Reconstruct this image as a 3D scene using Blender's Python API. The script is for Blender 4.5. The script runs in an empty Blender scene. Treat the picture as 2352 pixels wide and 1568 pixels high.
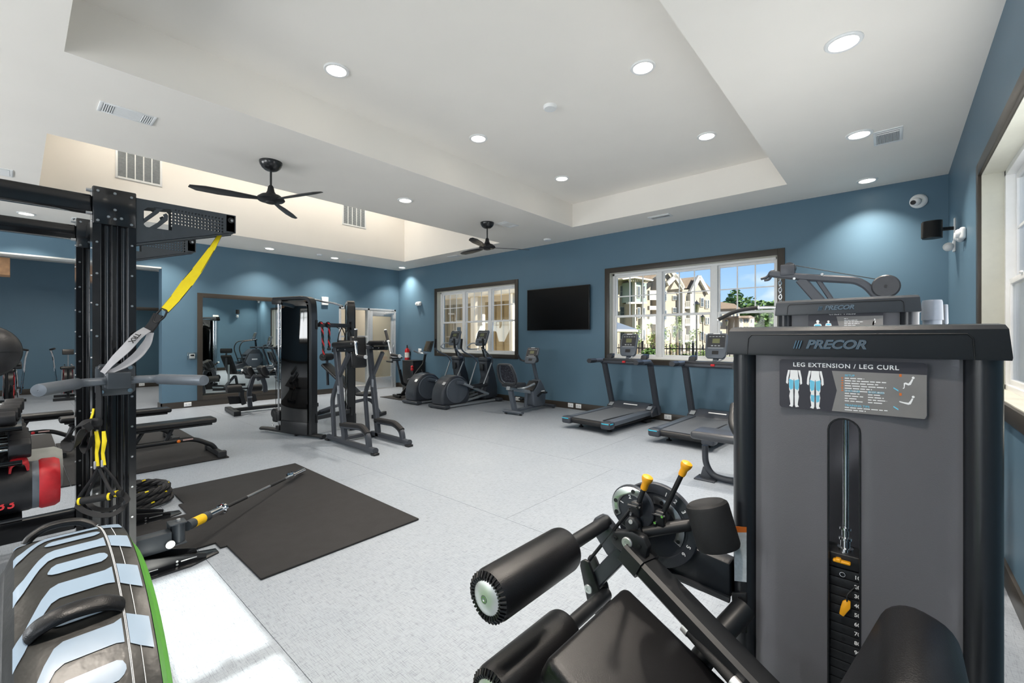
import bpy, bmesh, math, random
from mathutils import Vector, Matrix, Quaternion
random.seed(7)
SC = bpy.context.scene
COL = SC.collection
PI = math.pi

# ------------------------------------------------------------------ camera
EYE = 1.30
YAW = 0.7201683
FPX = 999.75
cam_d = bpy.data.cameras.new('camera')
cam_d.sensor_width = 36.0
cam_d.lens = FPX * 36.0 / 2352.0
cam_d.shift_y = -7.8 / 2352.0
cam_d.clip_start = 0.02
cam_d.clip_end = 400
cam = bpy.data.objects.new('camera', cam_d)
COL.objects.link(cam)
cam.location = (0, 0, EYE)
cam.rotation_euler = (PI / 2, 0, YAW)
SC.camera = cam

# ------------------------------------------------------------------ sky, sun, exposure
W = bpy.data.worlds.new('sky')
SC.world = W
W.use_nodes = True
nt = W.node_tree
nt.nodes.clear()
o_ = nt.nodes.new('ShaderNodeOutputWorld')
bg = nt.nodes.new('ShaderNodeBackground')
tc = nt.nodes.new('ShaderNodeTexCoord')
sp = nt.nodes.new('ShaderNodeSeparateXYZ')
rp = nt.nodes.new('ShaderNodeValToRGB')
rp.color_ramp.elements[0].position = 0.0
rp.color_ramp.elements[0].color = (0.50, 0.68, 0.92, 1)
rp.color_ramp.elements[1].position = 0.6
rp.color_ramp.elements[1].color = (0.10, 0.26, 0.62, 1)
e = rp.color_ramp.elements.new(0.22); e.color = (0.22, 0.45, 0.86, 1)
mp = nt.nodes.new('ShaderNodeMapping'); mp.inputs['Scale'].default_value = (1, 1, 2.6)
nz = nt.nodes.new('ShaderNodeTexNoise'); nz.inputs['Scale'].default_value = 4.2; nz.inputs['Detail'].default_value = 6
cr = nt.nodes.new('ShaderNodeValToRGB')
cr.color_ramp.elements[0].position = 0.52; cr.color_ramp.elements[0].color = (0, 0, 0, 1)
cr.color_ramp.elements[1].position = 0.68; cr.color_ramp.elements[1].color = (1, 1, 1, 1)
mx = nt.nodes.new('ShaderNodeMixRGB'); mx.inputs['Color2'].default_value = (0.9, 0.93, 0.97, 1)
L = nt.links.new
L(tc.outputs['Generated'], sp.inputs[0]); L(sp.outputs['Z'], rp.inputs[0])
L(tc.outputs['Generated'], mp.inputs[0]); L(mp.outputs[0], nz.inputs['Vector']); L(nz.outputs['Fac'], cr.inputs[0])
L(cr.outputs[0], mx.inputs['Fac']); L(rp.outputs[0], mx.inputs['Color1'])
L(mx.outputs[0], bg.inputs['Color']); L(bg.outputs[0], o_.inputs['Surface'])
SKY_STRENGTH = 0.85
bg.inputs['Strength'].default_value = SKY_STRENGTH

sun_d = bpy.data.lights.new('sun', 'SUN')
sun_d.energy = 9.0
sun_d.angle = math.radians(0.6)
sun_d.color = (1.0, 0.95, 0.86)
sun = bpy.data.objects.new('sun', sun_d)
COL.objects.link(sun)
sun.location = (20, -2, 20)
sun.rotation_euler = Vector((-1.0, 0.015, -0.655)).to_track_quat('-Z', 'Y').to_euler()

DOWNLIGHT_W = 12.5          # each recessed downlight
# added soft fill panels in four window openings, standing in for stronger daylight
def window_fill(name, loc, direction, w, h, watts):
    l = bpy.data.lights.new(name, 'AREA'); l.shape = 'RECTANGLE'; l.size = w; l.size_y = h; l.energy = watts; l.color = (0.97, 0.985, 1.0)
    o = bpy.data.objects.new(name, l); COL.objects.link(o); o.location = loc
    o.rotation_euler = Vector(direction).to_track_quat('-Z', 'Z').to_euler()
window_fill('fill_rear_window', (-6.85, -3.60, 1.69), (0, 1, .7), 2.4, 1.4, 92)
window_fill('fill_rear_window', (-3.25, -3.60, 1.69), (0, 1, .7), 2.4, 1.4, 92)
window_fill('fill_right_window', (0.47, -2.10, 1.69), (-1, 0, .7), 2.3, 1.4, 30)
window_fill('fill_right_window', (0.50, 3.10, 1.69), (-1, 0, .7), 2.4, 1.4, 22)
SC.view_settings.view_transform = 'Standard'
SC.view_settings.look = 'None'
SC.view_settings.gamma = 1.0
SC.view_settings.use_curve_mapping = False
SC.view_settings.exposure = 0.60

# ------------------------------------------------------------------ survey helpers: a sight line met with a known plane
CY, SY = math.cos(YAW), math.sin(YAW)
def sight(px, py):
    r = (px - 1176.0) / FPX; u = (776.2 - py) / FPX
    return Vector((r * CY - SY, r * SY + CY, u))
E0 = Vector((0, 0, EYE))
def atY(px, py, Y): d = sight(px, py); return E0 + d * (Y / d.y)
def atX(px, py, X): d = sight(px, py); return E0 + d * (X / d.x)
def atZ(px, py, Z=0.0): d = sight(px, py); return E0 + d * ((Z - EYE) / d.z)
def atD(px, py, D): return E0 + sight(px, py) * D
def atP(px, py, P, N):
    d = sight(px, py); P = Vector(P); N = Vector(N)
    return E0 + d * ((P - E0).dot(N) / d.dot(N))

# ------------------------------------------------------------------ materials
def srgb(h):
    h = h.lstrip('#'); c = [int(h[i:i + 2], 16) / 255 for i in (0, 2, 4)]
    return tuple((x / 12.92 if x <= 0.04045 else ((x + 0.055) / 1.055) ** 2.4) for x in c) + (1,)
MATS = {}
def mat(name, col, rough=0.5, metal=0.0, var=0.06, nscale=30.0, bump=0.0, bscale=200.0, coat=0.0, spec=0.5, emit=None, estr=0.0, alpha=None):
    if name in MATS: return MATS[name]
    m = bpy.data.materials.new(name); m.use_nodes = True
    t = m.node_tree; b = t.nodes['Principled BSDF']
    c = srgb(col) if isinstance(col, str) else tuple(col) + (1,)
    tcn = t.nodes.new('ShaderNodeTexCoord')
    n = t.nodes.new('ShaderNodeTexNoise'); n.inputs['Scale'].default_value = nscale; n.inputs['Detail'].default_value = 4
    t.links.new(tcn.outputs['Object'], n.inputs['Vector'])
    r = t.nodes.new('ShaderNodeValToRGB')
    r.color_ramp.elements[0].position = 0.3; r.color_ramp.elements[1].position = 0.7
    r.color_ramp.elements[0].color = tuple(x * (1 - var) for x in c[:3]) + (1,)
    r.color_ramp.elements[1].color = tuple(min(1, x * (1 + var)) for x in c[:3]) + (1,)
    t.links.new(n.outputs['Fac'], r.inputs[0]); t.links.new(r.outputs[0], b.inputs['Base Color'])
    b.inputs['Roughness'].default_value = rough; b.inputs['Metallic'].default_value = metal
    b.inputs['Specular IOR Level'].default_value = spec
    if coat: b.inputs['Coat Weight'].default_value = coat; b.inputs['Coat Roughness'].default_value = 0.12
    if bump:
        n2 = t.nodes.new('ShaderNodeTexNoise'); n2.inputs['Scale'].default_value = bscale; n2.inputs['Detail'].default_value = 3
        t.links.new(tcn.outputs['Object'], n2.inputs['Vector'])
        bp = t.nodes.new('ShaderNodeBump'); bp.inputs['Strength'].default_value = bump; bp.inputs['Distance'].default_value = 0.002
        t.links.new(n2.outputs['Fac'], bp.inputs['Height']); t.links.new(bp.outputs[0], b.inputs['Normal'])
    if emit:
        b.inputs['Emission Color'].default_value = srgb(emit) if isinstance(emit, str) else tuple(emit) + (1,)
        b.inputs['Emission Strength'].default_value = estr
    MATS[name] = m
    return m
def glass_mat(name, tint, refl=0.08, alpha_mix=1.0, rough=0.0):
    """thin sheet: mostly lets light straight through, mirrors at grazing angles"""
    if name in MATS: return MATS[name]
    m = bpy.data.materials.new(name); m.use_nodes = True
    t = m.node_tree; t.nodes.clear()
    o = t.nodes.new('ShaderNodeOutputMaterial'); a = t.nodes.new('ShaderNodeMixShader')
    tr = t.nodes.new('ShaderNodeBsdfTransparent'); tr.inputs['Color'].default_value = tuple(tint) + (1,)
    gl = t.nodes.new('ShaderNodeBsdfGlossy'); gl.inputs['Roughness'].default_value = rough
    lw = t.nodes.new('ShaderNodeLayerWeight'); lw.inputs['Blend'].default_value = 0.25
    mr = t.nodes.new('ShaderNodeMapRange'); mr.inputs['To Min'].default_value = refl; mr.inputs['To Max'].default_value = refl + 0.45
    t.links.new(lw.outputs['Fresnel'], mr.inputs['Value']); t.links.new(mr.outputs[0], a.inputs[0])
    t.links.new(tr.outputs[0], a.inputs[1]); t.links.new(gl.outputs[0], a.inputs[2]); t.links.new(a.outputs[0], o.inputs[0])
    MATS[name] = m
    return m

M_WALL = mat('wall_paint_blue', '#597689', 0.45, var=0.02, nscale=3, bump=0.08, bscale=350, spec=0.35)
M_CEIL = mat('ceiling_paint_white', '#f5f1ea', 0.7, var=0.012, nscale=2, bump=0.05, bscale=300, spec=0.2)
M_TRIM = mat('trim_paint_brown', '#3a352f', 0.4, var=0.04, nscale=6)
M_REVEAL = mat('reveal_paint', '#c9c9bd', 0.5, var=0.02)
M_WHITE = mat('white_plastic', '#eceeee', 0.35, var=0.02)
M_VINYL = mat('white_vinyl', '#f2f3f3', 0.3, var=0.015)
M_MIRROR = mat('mirror_silver', (0.80, 0.86, 0.85), 0.0, 1.0, var=0.0)
M_GLASS = glass_mat('window_glass', (0.97, 0.985, 0.98), 0.0)
M_BLACK = mat('black_plastic', '#15171a', 0.42, var=0.1)
M_SATIN = mat('satin_black_steel', '#17191c', 0.3, 0.0, var=0.08, nscale=60, coat=0.35)
M_DGREY = mat('dark_grey_steel', '#3a3e45', 0.38, 0.15, var=0.05, nscale=80, bump=0.06, bscale=900)
M_MGREY = mat('mid_grey_steel', '#6c737b', 0.38, 0.2, var=0.05)
M_CHAR = mat('charcoal_plastic', '#2c2f34', 0.42, var=0.08, bump=0.1, bscale=700)
M_VINYLBLK = mat('black_upholstery', '#0e0e10', 0.36, var=0.1, nscale=25, bump=0.25, bscale=420)
M_RUBBER = mat('black_rubber', '#18181a', 0.75, var=0.2, nscale=12, bump=0.5, bscale=160)
M_FOAM = mat('black_foam', '#1b1c1e', 0.7, var=0.12, bump=0.3, bscale=500)
M_CHROME = mat('chrome', (0.82, 0.83, 0.85), 0.09, 1.0, var=0.03)
M_STEEL = mat('zinc_steel', (0.60, 0.61, 0.62), 0.28, 1.0, var=0.08)
M_ALU = mat('brushed_aluminium', (0.74, 0.75, 0.76), 0.4, 0.75, var=0.04)
M_YELLOW = mat('safety_yellow', '#f0a81c', 0.38, var=0.05)
M_STRAPY = mat('strap_yellow', '#ffe21a', 0.65, var=0.05, bump=0.3, bscale=900)
M_STRAPB = mat('strap_black', '#1a1b1e', 0.7, var=0.12, bump=0.3, bscale=900)
M_STRAPG = mat('strap_grey', '#b4b4b8', 0.7, var=0.06, bump=0.3, bscale=900)
M_RED = mat('red_fabric', '#c3202a', 0.5, var=0.08, bump=0.2, bscale=300)
M_GREEN = mat('green_vinyl', '#5fae3a', 0.4, var=0.08, nscale=12, bump=0.3, bscale=60)
M_CYAN = mat('cyan_plastic', '#2fb6d8', 0.3, var=0.03)
M_ORANGE = mat('orange_plastic', '#ee7a1c', 0.4, var=0.04)
M_PRINTW = mat('print_white', '#eef0f2', 0.5, var=0.01)
M_PRINTC = mat('print_cyan', '#6cc4e4', 0.5, var=0.02)
M_PRINTO = mat('print_orange', '#d0702c', 0.5, var=0.02)
M_SCREEN = mat('dark_screen', '#08090a', 0.12, var=0.0)

def floor_mat():
    m = bpy.data.materials.new('linen_vinyl'); m.use_nodes = True
    t = m.node_tree; b = t.nodes['Principled BSDF']
    g = t.nodes.new('ShaderNodeNewGeometry')
    def streak(sx, sy, lo, hi):
        mpp = t.nodes.new('ShaderNodeMapping'); mpp.inputs['Scale'].default_value = (sx, sy, 1)
        n = t.nodes.new('ShaderNodeTexNoise'); n.inputs['Scale'].default_value = 1; n.inputs['Detail'].default_value = 3; n.inputs['Roughness'].default_value = 0.7
        r = t.nodes.new('ShaderNodeMapRange'); r.inputs['From Min'].default_value = lo; r.inputs['From Max'].default_value = hi
        t.links.new(g.outputs['Position'], mpp.inputs[0]); t.links.new(mpp.outputs[0], n.inputs['Vector']); t.links.new(n.outputs['Fac'], r.inputs['Value'])
        return r.outputs[0]
    a = streak(18, 260, 0.50, 0.80); c = streak(260, 18, 0.52, 0.82); w = streak(2.2, 2.2, 0.3, 0.7)
    ad = t.nodes.new('ShaderNodeMath'); ad.operation = 'ADD'; t.links.new(a, ad.inputs[0]); t.links.new(c, ad.inputs[1])
    mxx = t.nodes.new('ShaderNodeMixRGB'); mxx.inputs['Color1'].default_value = srgb('#9ea6af'); mxx.inputs['Color2'].default_value = srgb('#666d76')
    t.links.new(ad.outputs[0], mxx.inputs['Fac'])
    m2 = t.nodes.new('ShaderNodeMixRGB'); m2.blend_type = 'MULTIPLY'; m2.inputs['Color2'].default_value = (0.93, 0.94, 0.95, 1)
    t.links.new(w, m2.inputs['Fac']); t.links.new(mxx.outputs[0], m2.inputs['Color1']); t.links.new(m2.outputs[0], b.inputs['Base Color'])
    b.inputs['Roughness'].default_value = 0.36; b.inputs['Specular IOR Level'].default_value = 0.45
    bp = t.nodes.new('ShaderNodeBump'); bp.inputs['Strength'].default_value = 0.12; bp.inputs['Distance'].default_value = 0.001
    t.links.new(ad.outputs[0], bp.inputs['Height']); t.links.new(bp.outputs[0], b.inputs['Normal'])
    return m
M_FLOOR = floor_mat()

# ------------------------------------------------------------------ mesh helpers
def V(*a): return Vector(a[0]) if len(a) == 1 else Vector(a)
def frame_of(d, up=None):
    d = Vector(d).normalized()
    u = Vector(up) if up is not None else (Vector((0, 0, 1)) if abs(d.z) < 0.95 else Vector((0, 1, 0)))
    s = d.cross(u)
    if s.length < 1e-6: s = d.cross(Vector((1, 0, 0)))
    s.normalize(); return s, s.cross(d).normalized(), d      # side, up, along
def fillet(pts, r, n=5):
    pts = [Vector(p) for p in pts]
    if r <= 0 or len(pts) < 3: return pts
    out = [pts[0]]
    for i in range(1, len(pts) - 1):
        a, b, c = pts[i - 1], pts[i], pts[i + 1]
        d1 = (a - b); d2 = (c - b); l = min(r, d1.length * 0.48, d2.length * 0.48)
        p, q = b + d1.normalized() * l, b + d2.normalized() * l
        for k in range(n + 1):
            t = k / n; out.append(p * (1 - t) ** 2 + b * 2 * t * (1 - t) + q * t * t)
    out.append(pts[-1]); return out
class MB:
    def __init__(s): s.v = []; s.f = []
    def add(s, vs, fs):
        o = len(s.v); s.v += [Vector(x) for x in vs]; s.f += [tuple(i + o for i in f) for f in fs]; return s
    def box(s, a, b):
        (x0, y0, z0), (x1, y1, z1) = a, b
        return s.add([(x0,y0,z0),(x1,y0,z0),(x1,y1,z0),(x0,y1,z0),(x0,y0,z1),(x1,y0,z1),(x1,y1,z1),(x0,y1,z1)],
                     [(0,3,2,1),(4,5,6,7),(0,1,5,4),(1,2,6,5),(2,3,7,6),(3,0,4,7)])
    def cbox(s, c, size, ax=None):
        """box round centre c, ax = (x,y,z) unit axes"""
        ax = [Vector(x).normalized() for x in ax] if ax else [Vector((1,0,0)), Vector((0,1,0)), Vector((0,0,1))]
        c = Vector(c); vs = []
        for k in (-.5, .5):
            for (i, j) in ((-.5,-.5),(.5,-.5),(.5,.5),(-.5,.5)):
                vs.append(c + ax[0]*size[0]*i + ax[1]*size[1]*j + ax[2]*size[2]*k)
        return s.add(vs, [(0,3,2,1),(4,5,6,7),(0,1,5,4),(1,2,6,5),(2,3,7,6),(3,0,4,7)])
    def rbox(s, c, size, r=0.01, ax=None, seg=3):
        ax = [Vector(x).normalized() for x in ax] if ax else [Vector((1,0,0)), Vector((0,1,0)), Vector((0,0,1))]
        bm = bmesh.new(); bmesh.ops.create_cube(bm, size=1)
        for v in bm.verts: v.co = Vector((v.co.x*size[0], v.co.y*size[1], v.co.z*size[2]))
        bmesh.ops.bevel(bm, geom=bm.edges[:], offset=min(r, min(size)*0.49), segments=seg, profile=0.5, affect='EDGES')
        bm.verts.index_update(); c = Vector(c)
        vs = [c + ax[0]*v.co.x + ax[1]*v.co.y + ax[2]*v.co.z for v in bm.verts]
        fs = [[v.index for v in f.verts] for f in bm.faces]; bm.free()
        return s.add(vs, fs)
    def sweep(s, pts, prof, up=None, closed=False, caps=True, scale=None):
        """sweep a closed 2D profile [(side,up)] along pts, fixed up hint or parallel transport"""
        pts = [Vector(p) for p in pts]; n = len(pts); m = len(prof); vs = []; fs = []
        prev = None
        for i, p in enumerate(pts):
            if closed: d = pts[(i + 1) % n] - pts[i - 1]
            elif i == 0: d = pts[1] - pts[0]
            elif i == n - 1: d = pts[-1] - pts[-2]
            else: d = (pts[i + 1] - p).normalized() + (p - pts[i - 1]).normalized()
            if d.length < 1e-9: d = pts[min(i+1, n-1)] - pts[i-1]
            d.normalize()
            if up is not None: sd, uu, _ = frame_of(d, up)
            elif prev is None: sd, uu, _ = frame_of(d)
            else:
                uu = prev - d * prev.dot(d)
                if uu.length < 1e-6: sd, uu, _ = frame_of(d)
                else: uu.normalize(); sd = d.cross(uu).normalized()
            prev = uu
            k = scale[i] if scale else 1.0
            for a, b in prof: vs.append(p + sd * a * k + uu * b * k)
        for i in range(n if closed else n - 1):
            j = (i + 1) % n
            for q in range(m):
                r = (q + 1) % m; fs.append((i*m+q, i*m+r, j*m+r, j*m+q))
        if caps and not closed:
            fs.append(tuple(range(m))[::-1]); fs.append(tuple((n-1)*m + q for q in range(m)))
        return s.add(vs, fs)
    def tube(s, pts, r, n=10, fil=0.0, closed=False, caps=True, scale=None):
        prof = [(r*math.cos(2*PI*k/n), r*math.sin(2*PI*k/n)) for k in range(n)]
        return s.sweep(fillet(pts, fil), prof, closed=closed, caps=caps, scale=scale)
    def bar(s, pts, w, h, fil=0.0, up=None, ch=0.0, nf=5):
        """rectangular section, w sideways, h along up, corners eased by ch"""
        if ch:
            a, b, c = w/2, h/2, ch
            prof = [(-a+c,-b),(a-c,-b),(a,-b+c),(a,b-c),(a-c,b),(-a+c,b),(-a,b-c),(-a,-b+c)]
        else: prof = [(-w/2,-h/2),(w/2,-h/2),(w/2,h/2),(-w/2,h/2)]
        return s.sweep(fillet(pts, fil, nf), prof, up=up)
    def oval(s, pts, w, h, fil=0.0, up=None, n=14, scale=None):
        prof = [(w/2*math.cos(2*PI*k/n), h/2*math.sin(2*PI*k/n)) for k in range(n)]
        return s.sweep(fillet(pts, fil), prof, up=up, scale=scale)
    def cyl(s, p, q, r, r2=None, n=16, caps=True):
        p, q = Vector(p), Vector(q); r2 = r if r2 is None else r2
        a, b, _ = frame_of(q - p); vs = []
        for (c, rr) in ((p, r), (q, r2)):
            for k in range(n): t = 2*PI*k/n; vs.append(c + a*rr*math.cos(t) + b*rr*math.sin(t))
        fs = [(k, (k+1) % n, n + (k+1) % n, n + k) for k in range(n)]
        if caps: fs += [tuple(range(n))[::-1], tuple(range(n, 2*n))]
        return s.add(vs, fs)
    def lathe(s, o, axis, prof, n=20, start=None):
        """prof [(radius, distance along axis)]"""
        o = Vector(o); a, b, d = frame_of(axis); vs = []; fs = []
        for (r, t) in prof:
            for k in range(n): w = 2*PI*k/n; vs.append(o + d*t + a*r*math.cos(w) + b*r*math.sin(w))
        for i in range(len(prof) - 1):
            for k in range(n): j = (k+1) % n; fs.append((i*n+k, i*n+j, (i+1)*n+j, (i+1)*n+k))
        if prof[0][0] > 1e-5: fs.append(tuple(range(n))[::-1])
        if prof[-1][0] > 1e-5: fs.append(tuple((len(prof)-1)*n + k for k in range(n)))
        return s.add(vs, fs)
    def prism(s, poly, vec):
        poly = [Vector(p) for p in poly]; vec = Vector(vec); n = len(poly)
        vs = poly + [p + vec for p in poly]
        fs = [tuple(range(n))[::-1], tuple(range(n, 2*n))] + [(i, (i+1) % n, n + (i+1) % n, n + i) for i in range(n)]
        return s.add(vs, fs)
    def strip(s, pts, w, t, side):
        """flat webbing along pts: w along the vectors in side, t thick"""
        pts = [Vector(p) for p in pts]; n = len(pts); vs = []; fs = []
        for i, p in enumerate(pts):
            d = (pts[min(i+1, n-1)] - pts[max(i-1, 0)]).normalized()
            sd = Vector(side[i] if isinstance(side, list) else side); sd = (sd - d*sd.dot(d)).normalized(); nn = d.cross(sd).normalized()
            ww = w[i] if isinstance(w, list) else w
            for a, b in ((-1,-1),(1,-1),(1,1),(-1,1)): vs.append(p + sd*a*ww/2 + nn*b*t/2)
        for i in range(n-1):
            for q in range(4): r = (q+1) % 4; fs.append((i*4+q, i*4+r, (i+1)*4+r, (i+1)*4+q))
        fs += [(3,2,1,0), tuple((n-1)*4+q for q in range(4))]
        return s.add(vs, fs)
    def sphere(s, c, r, n=16, m=10, sz=(1,1,1)):
        c = Vector(c); vs = [c + Vector((0,0,-r*sz[2]))]; fs = []
        for i in range(1, m):
            t = -PI/2 + PI*i/m
            for k in range(n): w = 2*PI*k/n; vs.append(c + Vector((r*sz[0]*math.cos(t)*math.cos(w), r*sz[1]*math.cos(t)*math.sin(w), r*sz[2]*math.sin(t))))
        vs.append(c + Vector((0,0,r*sz[2]))); last = len(vs) - 1
        for k in range(n): fs.append((0, 1+(k+1) % n, 1+k)); fs.append((last, last-n+k, last-n+(k+1) % n))
        for i in range(m-2):
            for k in range(n): a = 1+i*n+k; b = 1+i*n+(k+1) % n; fs.append((a, b, b+n, a+n))
        return s.add(vs, fs)

ORI = {}
def mesh_of(name, mb, m, off=Vector((0,0,0)), bevel=0.0, seg=2, smooth=True, angle=35):
    me = bpy.data.meshes.new(name)
    me.from_pydata([v - off for v in mb.v], [], mb.f)
    bm = bmesh.new(); bm.from_mesh(me)
    bmesh.ops.recalc_face_normals(bm, faces=bm.faces[:])
    if bevel > 0:
        es = [e for e in bm.edges if len(e.link_faces) == 2 and e.calc_face_angle(0) > math.radians(28)]
        bmesh.ops.bevel(bm, geom=es, offset=bevel, segments=seg, profile=0.5, affect='EDGES', clamp_overlap=True)
    bm.to_mesh(me); bm.free()
    if smooth:
        me.polygons.foreach_set('use_smooth', [True] * len(me.polygons))
        me.set_sharp_from_angle(angle=math.radians(angle))
    me.materials.append(m)
    return me
def thing(name, label, cat, loc, group=None):
    o = bpy.data.objects.new(name, None); COL.objects.link(o)
    o.empty_display_size = 0.1; o.location = loc; o['label'] = label; o['category'] = cat
    if group: o['group'] = group
    ORI[o.name] = Vector(loc); return o
def part(name, mb, m, parent, bevel=0.0, seg=2, label=None, kind=None, angle=35):
    off = ORI[parent.name]
    o = bpy.data.objects.new(name, mesh_of(name, mb, m, off, bevel, seg, angle=angle)); COL.objects.link(o)
    o.parent = parent; ORI[o.name] = off
    if label: o['label'] = label
    if kind: o['kind'] = kind
    return o
def solo(name, mb, m, label, cat, loc, group=None, bevel=0.0, seg=2, kind=None):
    o = bpy.data.objects.new(name, mesh_of(name, mb, m, Vector(loc), bevel, seg)); COL.objects.link(o)
    o.location = loc; ORI[o.name] = Vector(loc); o['label'] = label; o['category'] = cat
    if group: o['group'] = group
    if kind: o['kind'] = kind
    return o
def struct(name, mb, m, bevel=0.0, label=None):
    o = bpy.data.objects.new(name, mesh_of(name, mb, m, Vector((0,0,0)), bevel)); COL.objects.link(o)
    o['kind'] = 'structure'; ORI[o.name] = Vector((0,0,0))
    if label: o['label'] = label
    return o
def dup(root, loc, label=None, rotz=None, group=None):
    def cp(o, par):
        c = o.copy(); COL.objects.link(c); c.parent = par
        for ch in o.children: cp(ch, c)
        return c
    r = cp(root, None); r.location = loc; ORI[r.name] = Vector(loc)
    if rotz is not None: r.rotation_euler = (0, 0, rotz)
    if label: r['label'] = label
    if group: r['group'] = group
    return r
def text_mb(body, size, o, xd, yd, depth=0.001, align='CENTER', shear=0.0, spacing=1.0, bold=0.0, xs=1.0):
    cu = bpy.data.curves.new('txt', 'FONT'); cu.body = body; cu.size = size; cu.extrude = depth / 2
    cu.align_x = align; cu.align_y = 'CENTER'; cu.shear = shear; cu.space_character = spacing; cu.resolution_u = 3; cu.offset = bold
    ob = bpy.data.objects.new('txt', cu); COL.objects.link(ob)
    dg = bpy.context.evaluated_depsgraph_get(); me = ob.evaluated_get(dg).to_mesh()
    xd, yd = Vector(xd).normalized(), Vector(yd).normalized(); zd = xd.cross(yd); o = Vector(o)
    mb = MB(); mb.add([o + xd*v.co.x*xs + yd*v.co.y + zd*(v.co.z + depth/2) for v in me.vertices], [tuple(p.vertices) for p in me.polygons])
    ob.evaluated_get(dg).to_mesh_clear(); bpy.data.objects.remove(ob); bpy.data.curves.remove(cu)
    return mb
def each_bolt(name, spots, nrm, r, h, m, parent):
    n = Vector(nrm).normalized(); a = Vector(spots[0])
    first = part(name, MB().cyl(a, a + n*h, r, r*0.8, n=10), m, parent)
    for p in spots[1:]:
        o = first.copy(); COL.objects.link(o); o.location = Vector(p) - a
def bolts(spots, nrm, r=0.008, h=0.006):
    mb = MB()
    for p in spots: mb.cyl(p, Vector(p) + Vector(nrm).normalized()*h, r, r*0.8, n=8)
    return mb
# ================================================================== THE ROOM
XR, XM, YB, YR, ZC = 0.45, -9.95, 6.75, -3.6, 3.10
XA, YA0, YA1 = -15.0, -3.6, 4.3           # alcove behind the left opening
# ---- floor: sheets laid in strips along X with fine recessed joints
fb = MB().box((XA - .2, YR - .3, -0.12), (XR + .3, YB + .3, -0.004))
floor = struct('floor', fb, mat('floor_joint', '#7e8084', 0.8))
ys = [0.737 + 1.586 * k for k in range(-3, 5)]
ys = [YR] + [y for y in ys if YR + .1 < y < YB - .1] + [YB]
for i in range(len(ys) - 1):
    j0 = -2.10 - ((i * 2.9) % 7.0) if i != 4 else -2.10
    xs = [x for x in (j0 - 7.6, j0, j0 + 7.6) if XA + .4 < x < XR - .3]
    xs = [XA] + sorted(xs) + [XR]
    for a, b in zip(xs[:-1], xs[1:]):
        g = 0.0013
        part('floor_sheet', MB().box((a + g, ys[i] + g, -0.004), (b - g, ys[i + 1] - g, 0.0)), M_FLOOR, floor)
# ---- ceiling with two trays
T1 = (-3.92, -0.94, 0.20, 5.96, 3.47)
T2 = (-8.67, -5.60, 0.18, 6.04, 4.40)
cb = MB()
def slab(x0, x1, y0, y1, z=ZC, t=0.06): cb.box((x0, y0, z), (x1, y1, z + t))
xs = [XA - .2, T2[0], T2[1], T1[0], T1[1], XR + .3]
slab(XA - .2, T2[0], YR - .3, YB + .3); slab(T2[1], T1[0], YR - .3, YB + .3); slab(T1[1], XR + .3, YR - .3, YB + .3)
for T in (T1, T2):
    x0, x1, y0, y1, z1 = T
    slab(x0, x1, YR - .3, y0); slab(x0, x1, y1, YB + .3)
    slab(x0, x1, y0, y1, z1)
    zz = ZC + .06
    cb.box((x0 - .06, y0 - .06, zz), (x0, y1 + .06, z1 + .06)); cb.box((x1, y0 - .06, zz), (x1 + .06, y1 + .06, z1 + .06))
    cb.box((x0, y0 - .06, zz), (x1, y0, z1 + .06)); cb.box((x0, y1, zz), (x1, y1 + .06, z1 + .06))
ceiling = struct('ceiling', cb, M_CEIL)
# ---- windows: (u along wall, w outwards, z) mapped per wall
def wall_map(kind):
    if kind == 'far': return lambda u, w, z: (u, YB + w, z)
    if kind == 'right': return lambda u, w, z: (XR + w, u, z)
    if kind == 'rear': return lambda u, w, z: (u, YR - w, z)
    if kind == 'left': return lambda u, w, z: (XM - w, u, z)
def ub(mb, f, u0, u1, w0, w1, z0, z1):
    a, b = f(u0, w0, z0), f(u1, w1, z1)
    return mb.box([min(p, q) for p, q in zip(a, b)], [max(p, q) for p, q in zip(a, b)])
def wall_with_holes(name, kind, u0, u1, holes, t=0.25, z1=3.3):
    f = wall_map(kind); mb = MB(); u = u0
    for (a, b, za, zb) in sorted(holes):
        if a > u: ub(mb, f, u, a, 0, t, 0, z1)
        if za > 0: ub(mb, f, a, b, 0, t, 0, za)
        ub(mb, f, a, b, 0, t, zb, z1); u = b
    if u1 > u: ub(mb, f, u, u1, 0, t, 0, z1)
    return struct(name, mb, M_WALL)
TR = 0.085
WZ0, WZ1 = 0.87, 2.50
wins = {'far': [(-8.43, -5.75), (-3.77, -1.09)], 'right': [(1.76, 4.44), (.215, 0.83), (-3.45, -.75)], 'rear': [(-8.2, -5.5), (-4.6, -1.9)]}  # narrow right window is shaped so its sun patch misses the tyre
hole = lambda a, b: (a + TR, b - TR, WZ0 + TR, WZ1 - TR)
wall_far = wall_with_holes('wall_far', 'far', XM - .25, XR + .25, [hole(*w) for w in wins['far']])
wall_right = wall_with_holes('wall_right', 'right', YR, YB, [hole(*w) for w in wins['right']])
wall_rear = wall_with_holes('wall_rear', 'rear', XA, XR + .25, [hole(*w) for w in wins['rear']])
DY0, DY1, SY0, DZ = 5.86, 6.64, 5.08, 2.05
wall_left = wall_with_holes('wall_left', 'left', 1.74, YB, [(SY0, DY1 + .01, 0, DZ)], t=0.25)
hd = MB(); ub(hd, wall_map('left'), -3.6, 1.74, 0, 0.30, 2.58, 3.3); hdo = struct('wall_header', hd, M_WALL)
struct('trim_1', MB().box((XM - .305, -3.6, 2.555), (XM + .004, 1.735, 2.579)), mat('header_edge_white', '#d8dad8', 0.5), 0.002, label='pale underside of the header over the alcove opening')
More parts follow.
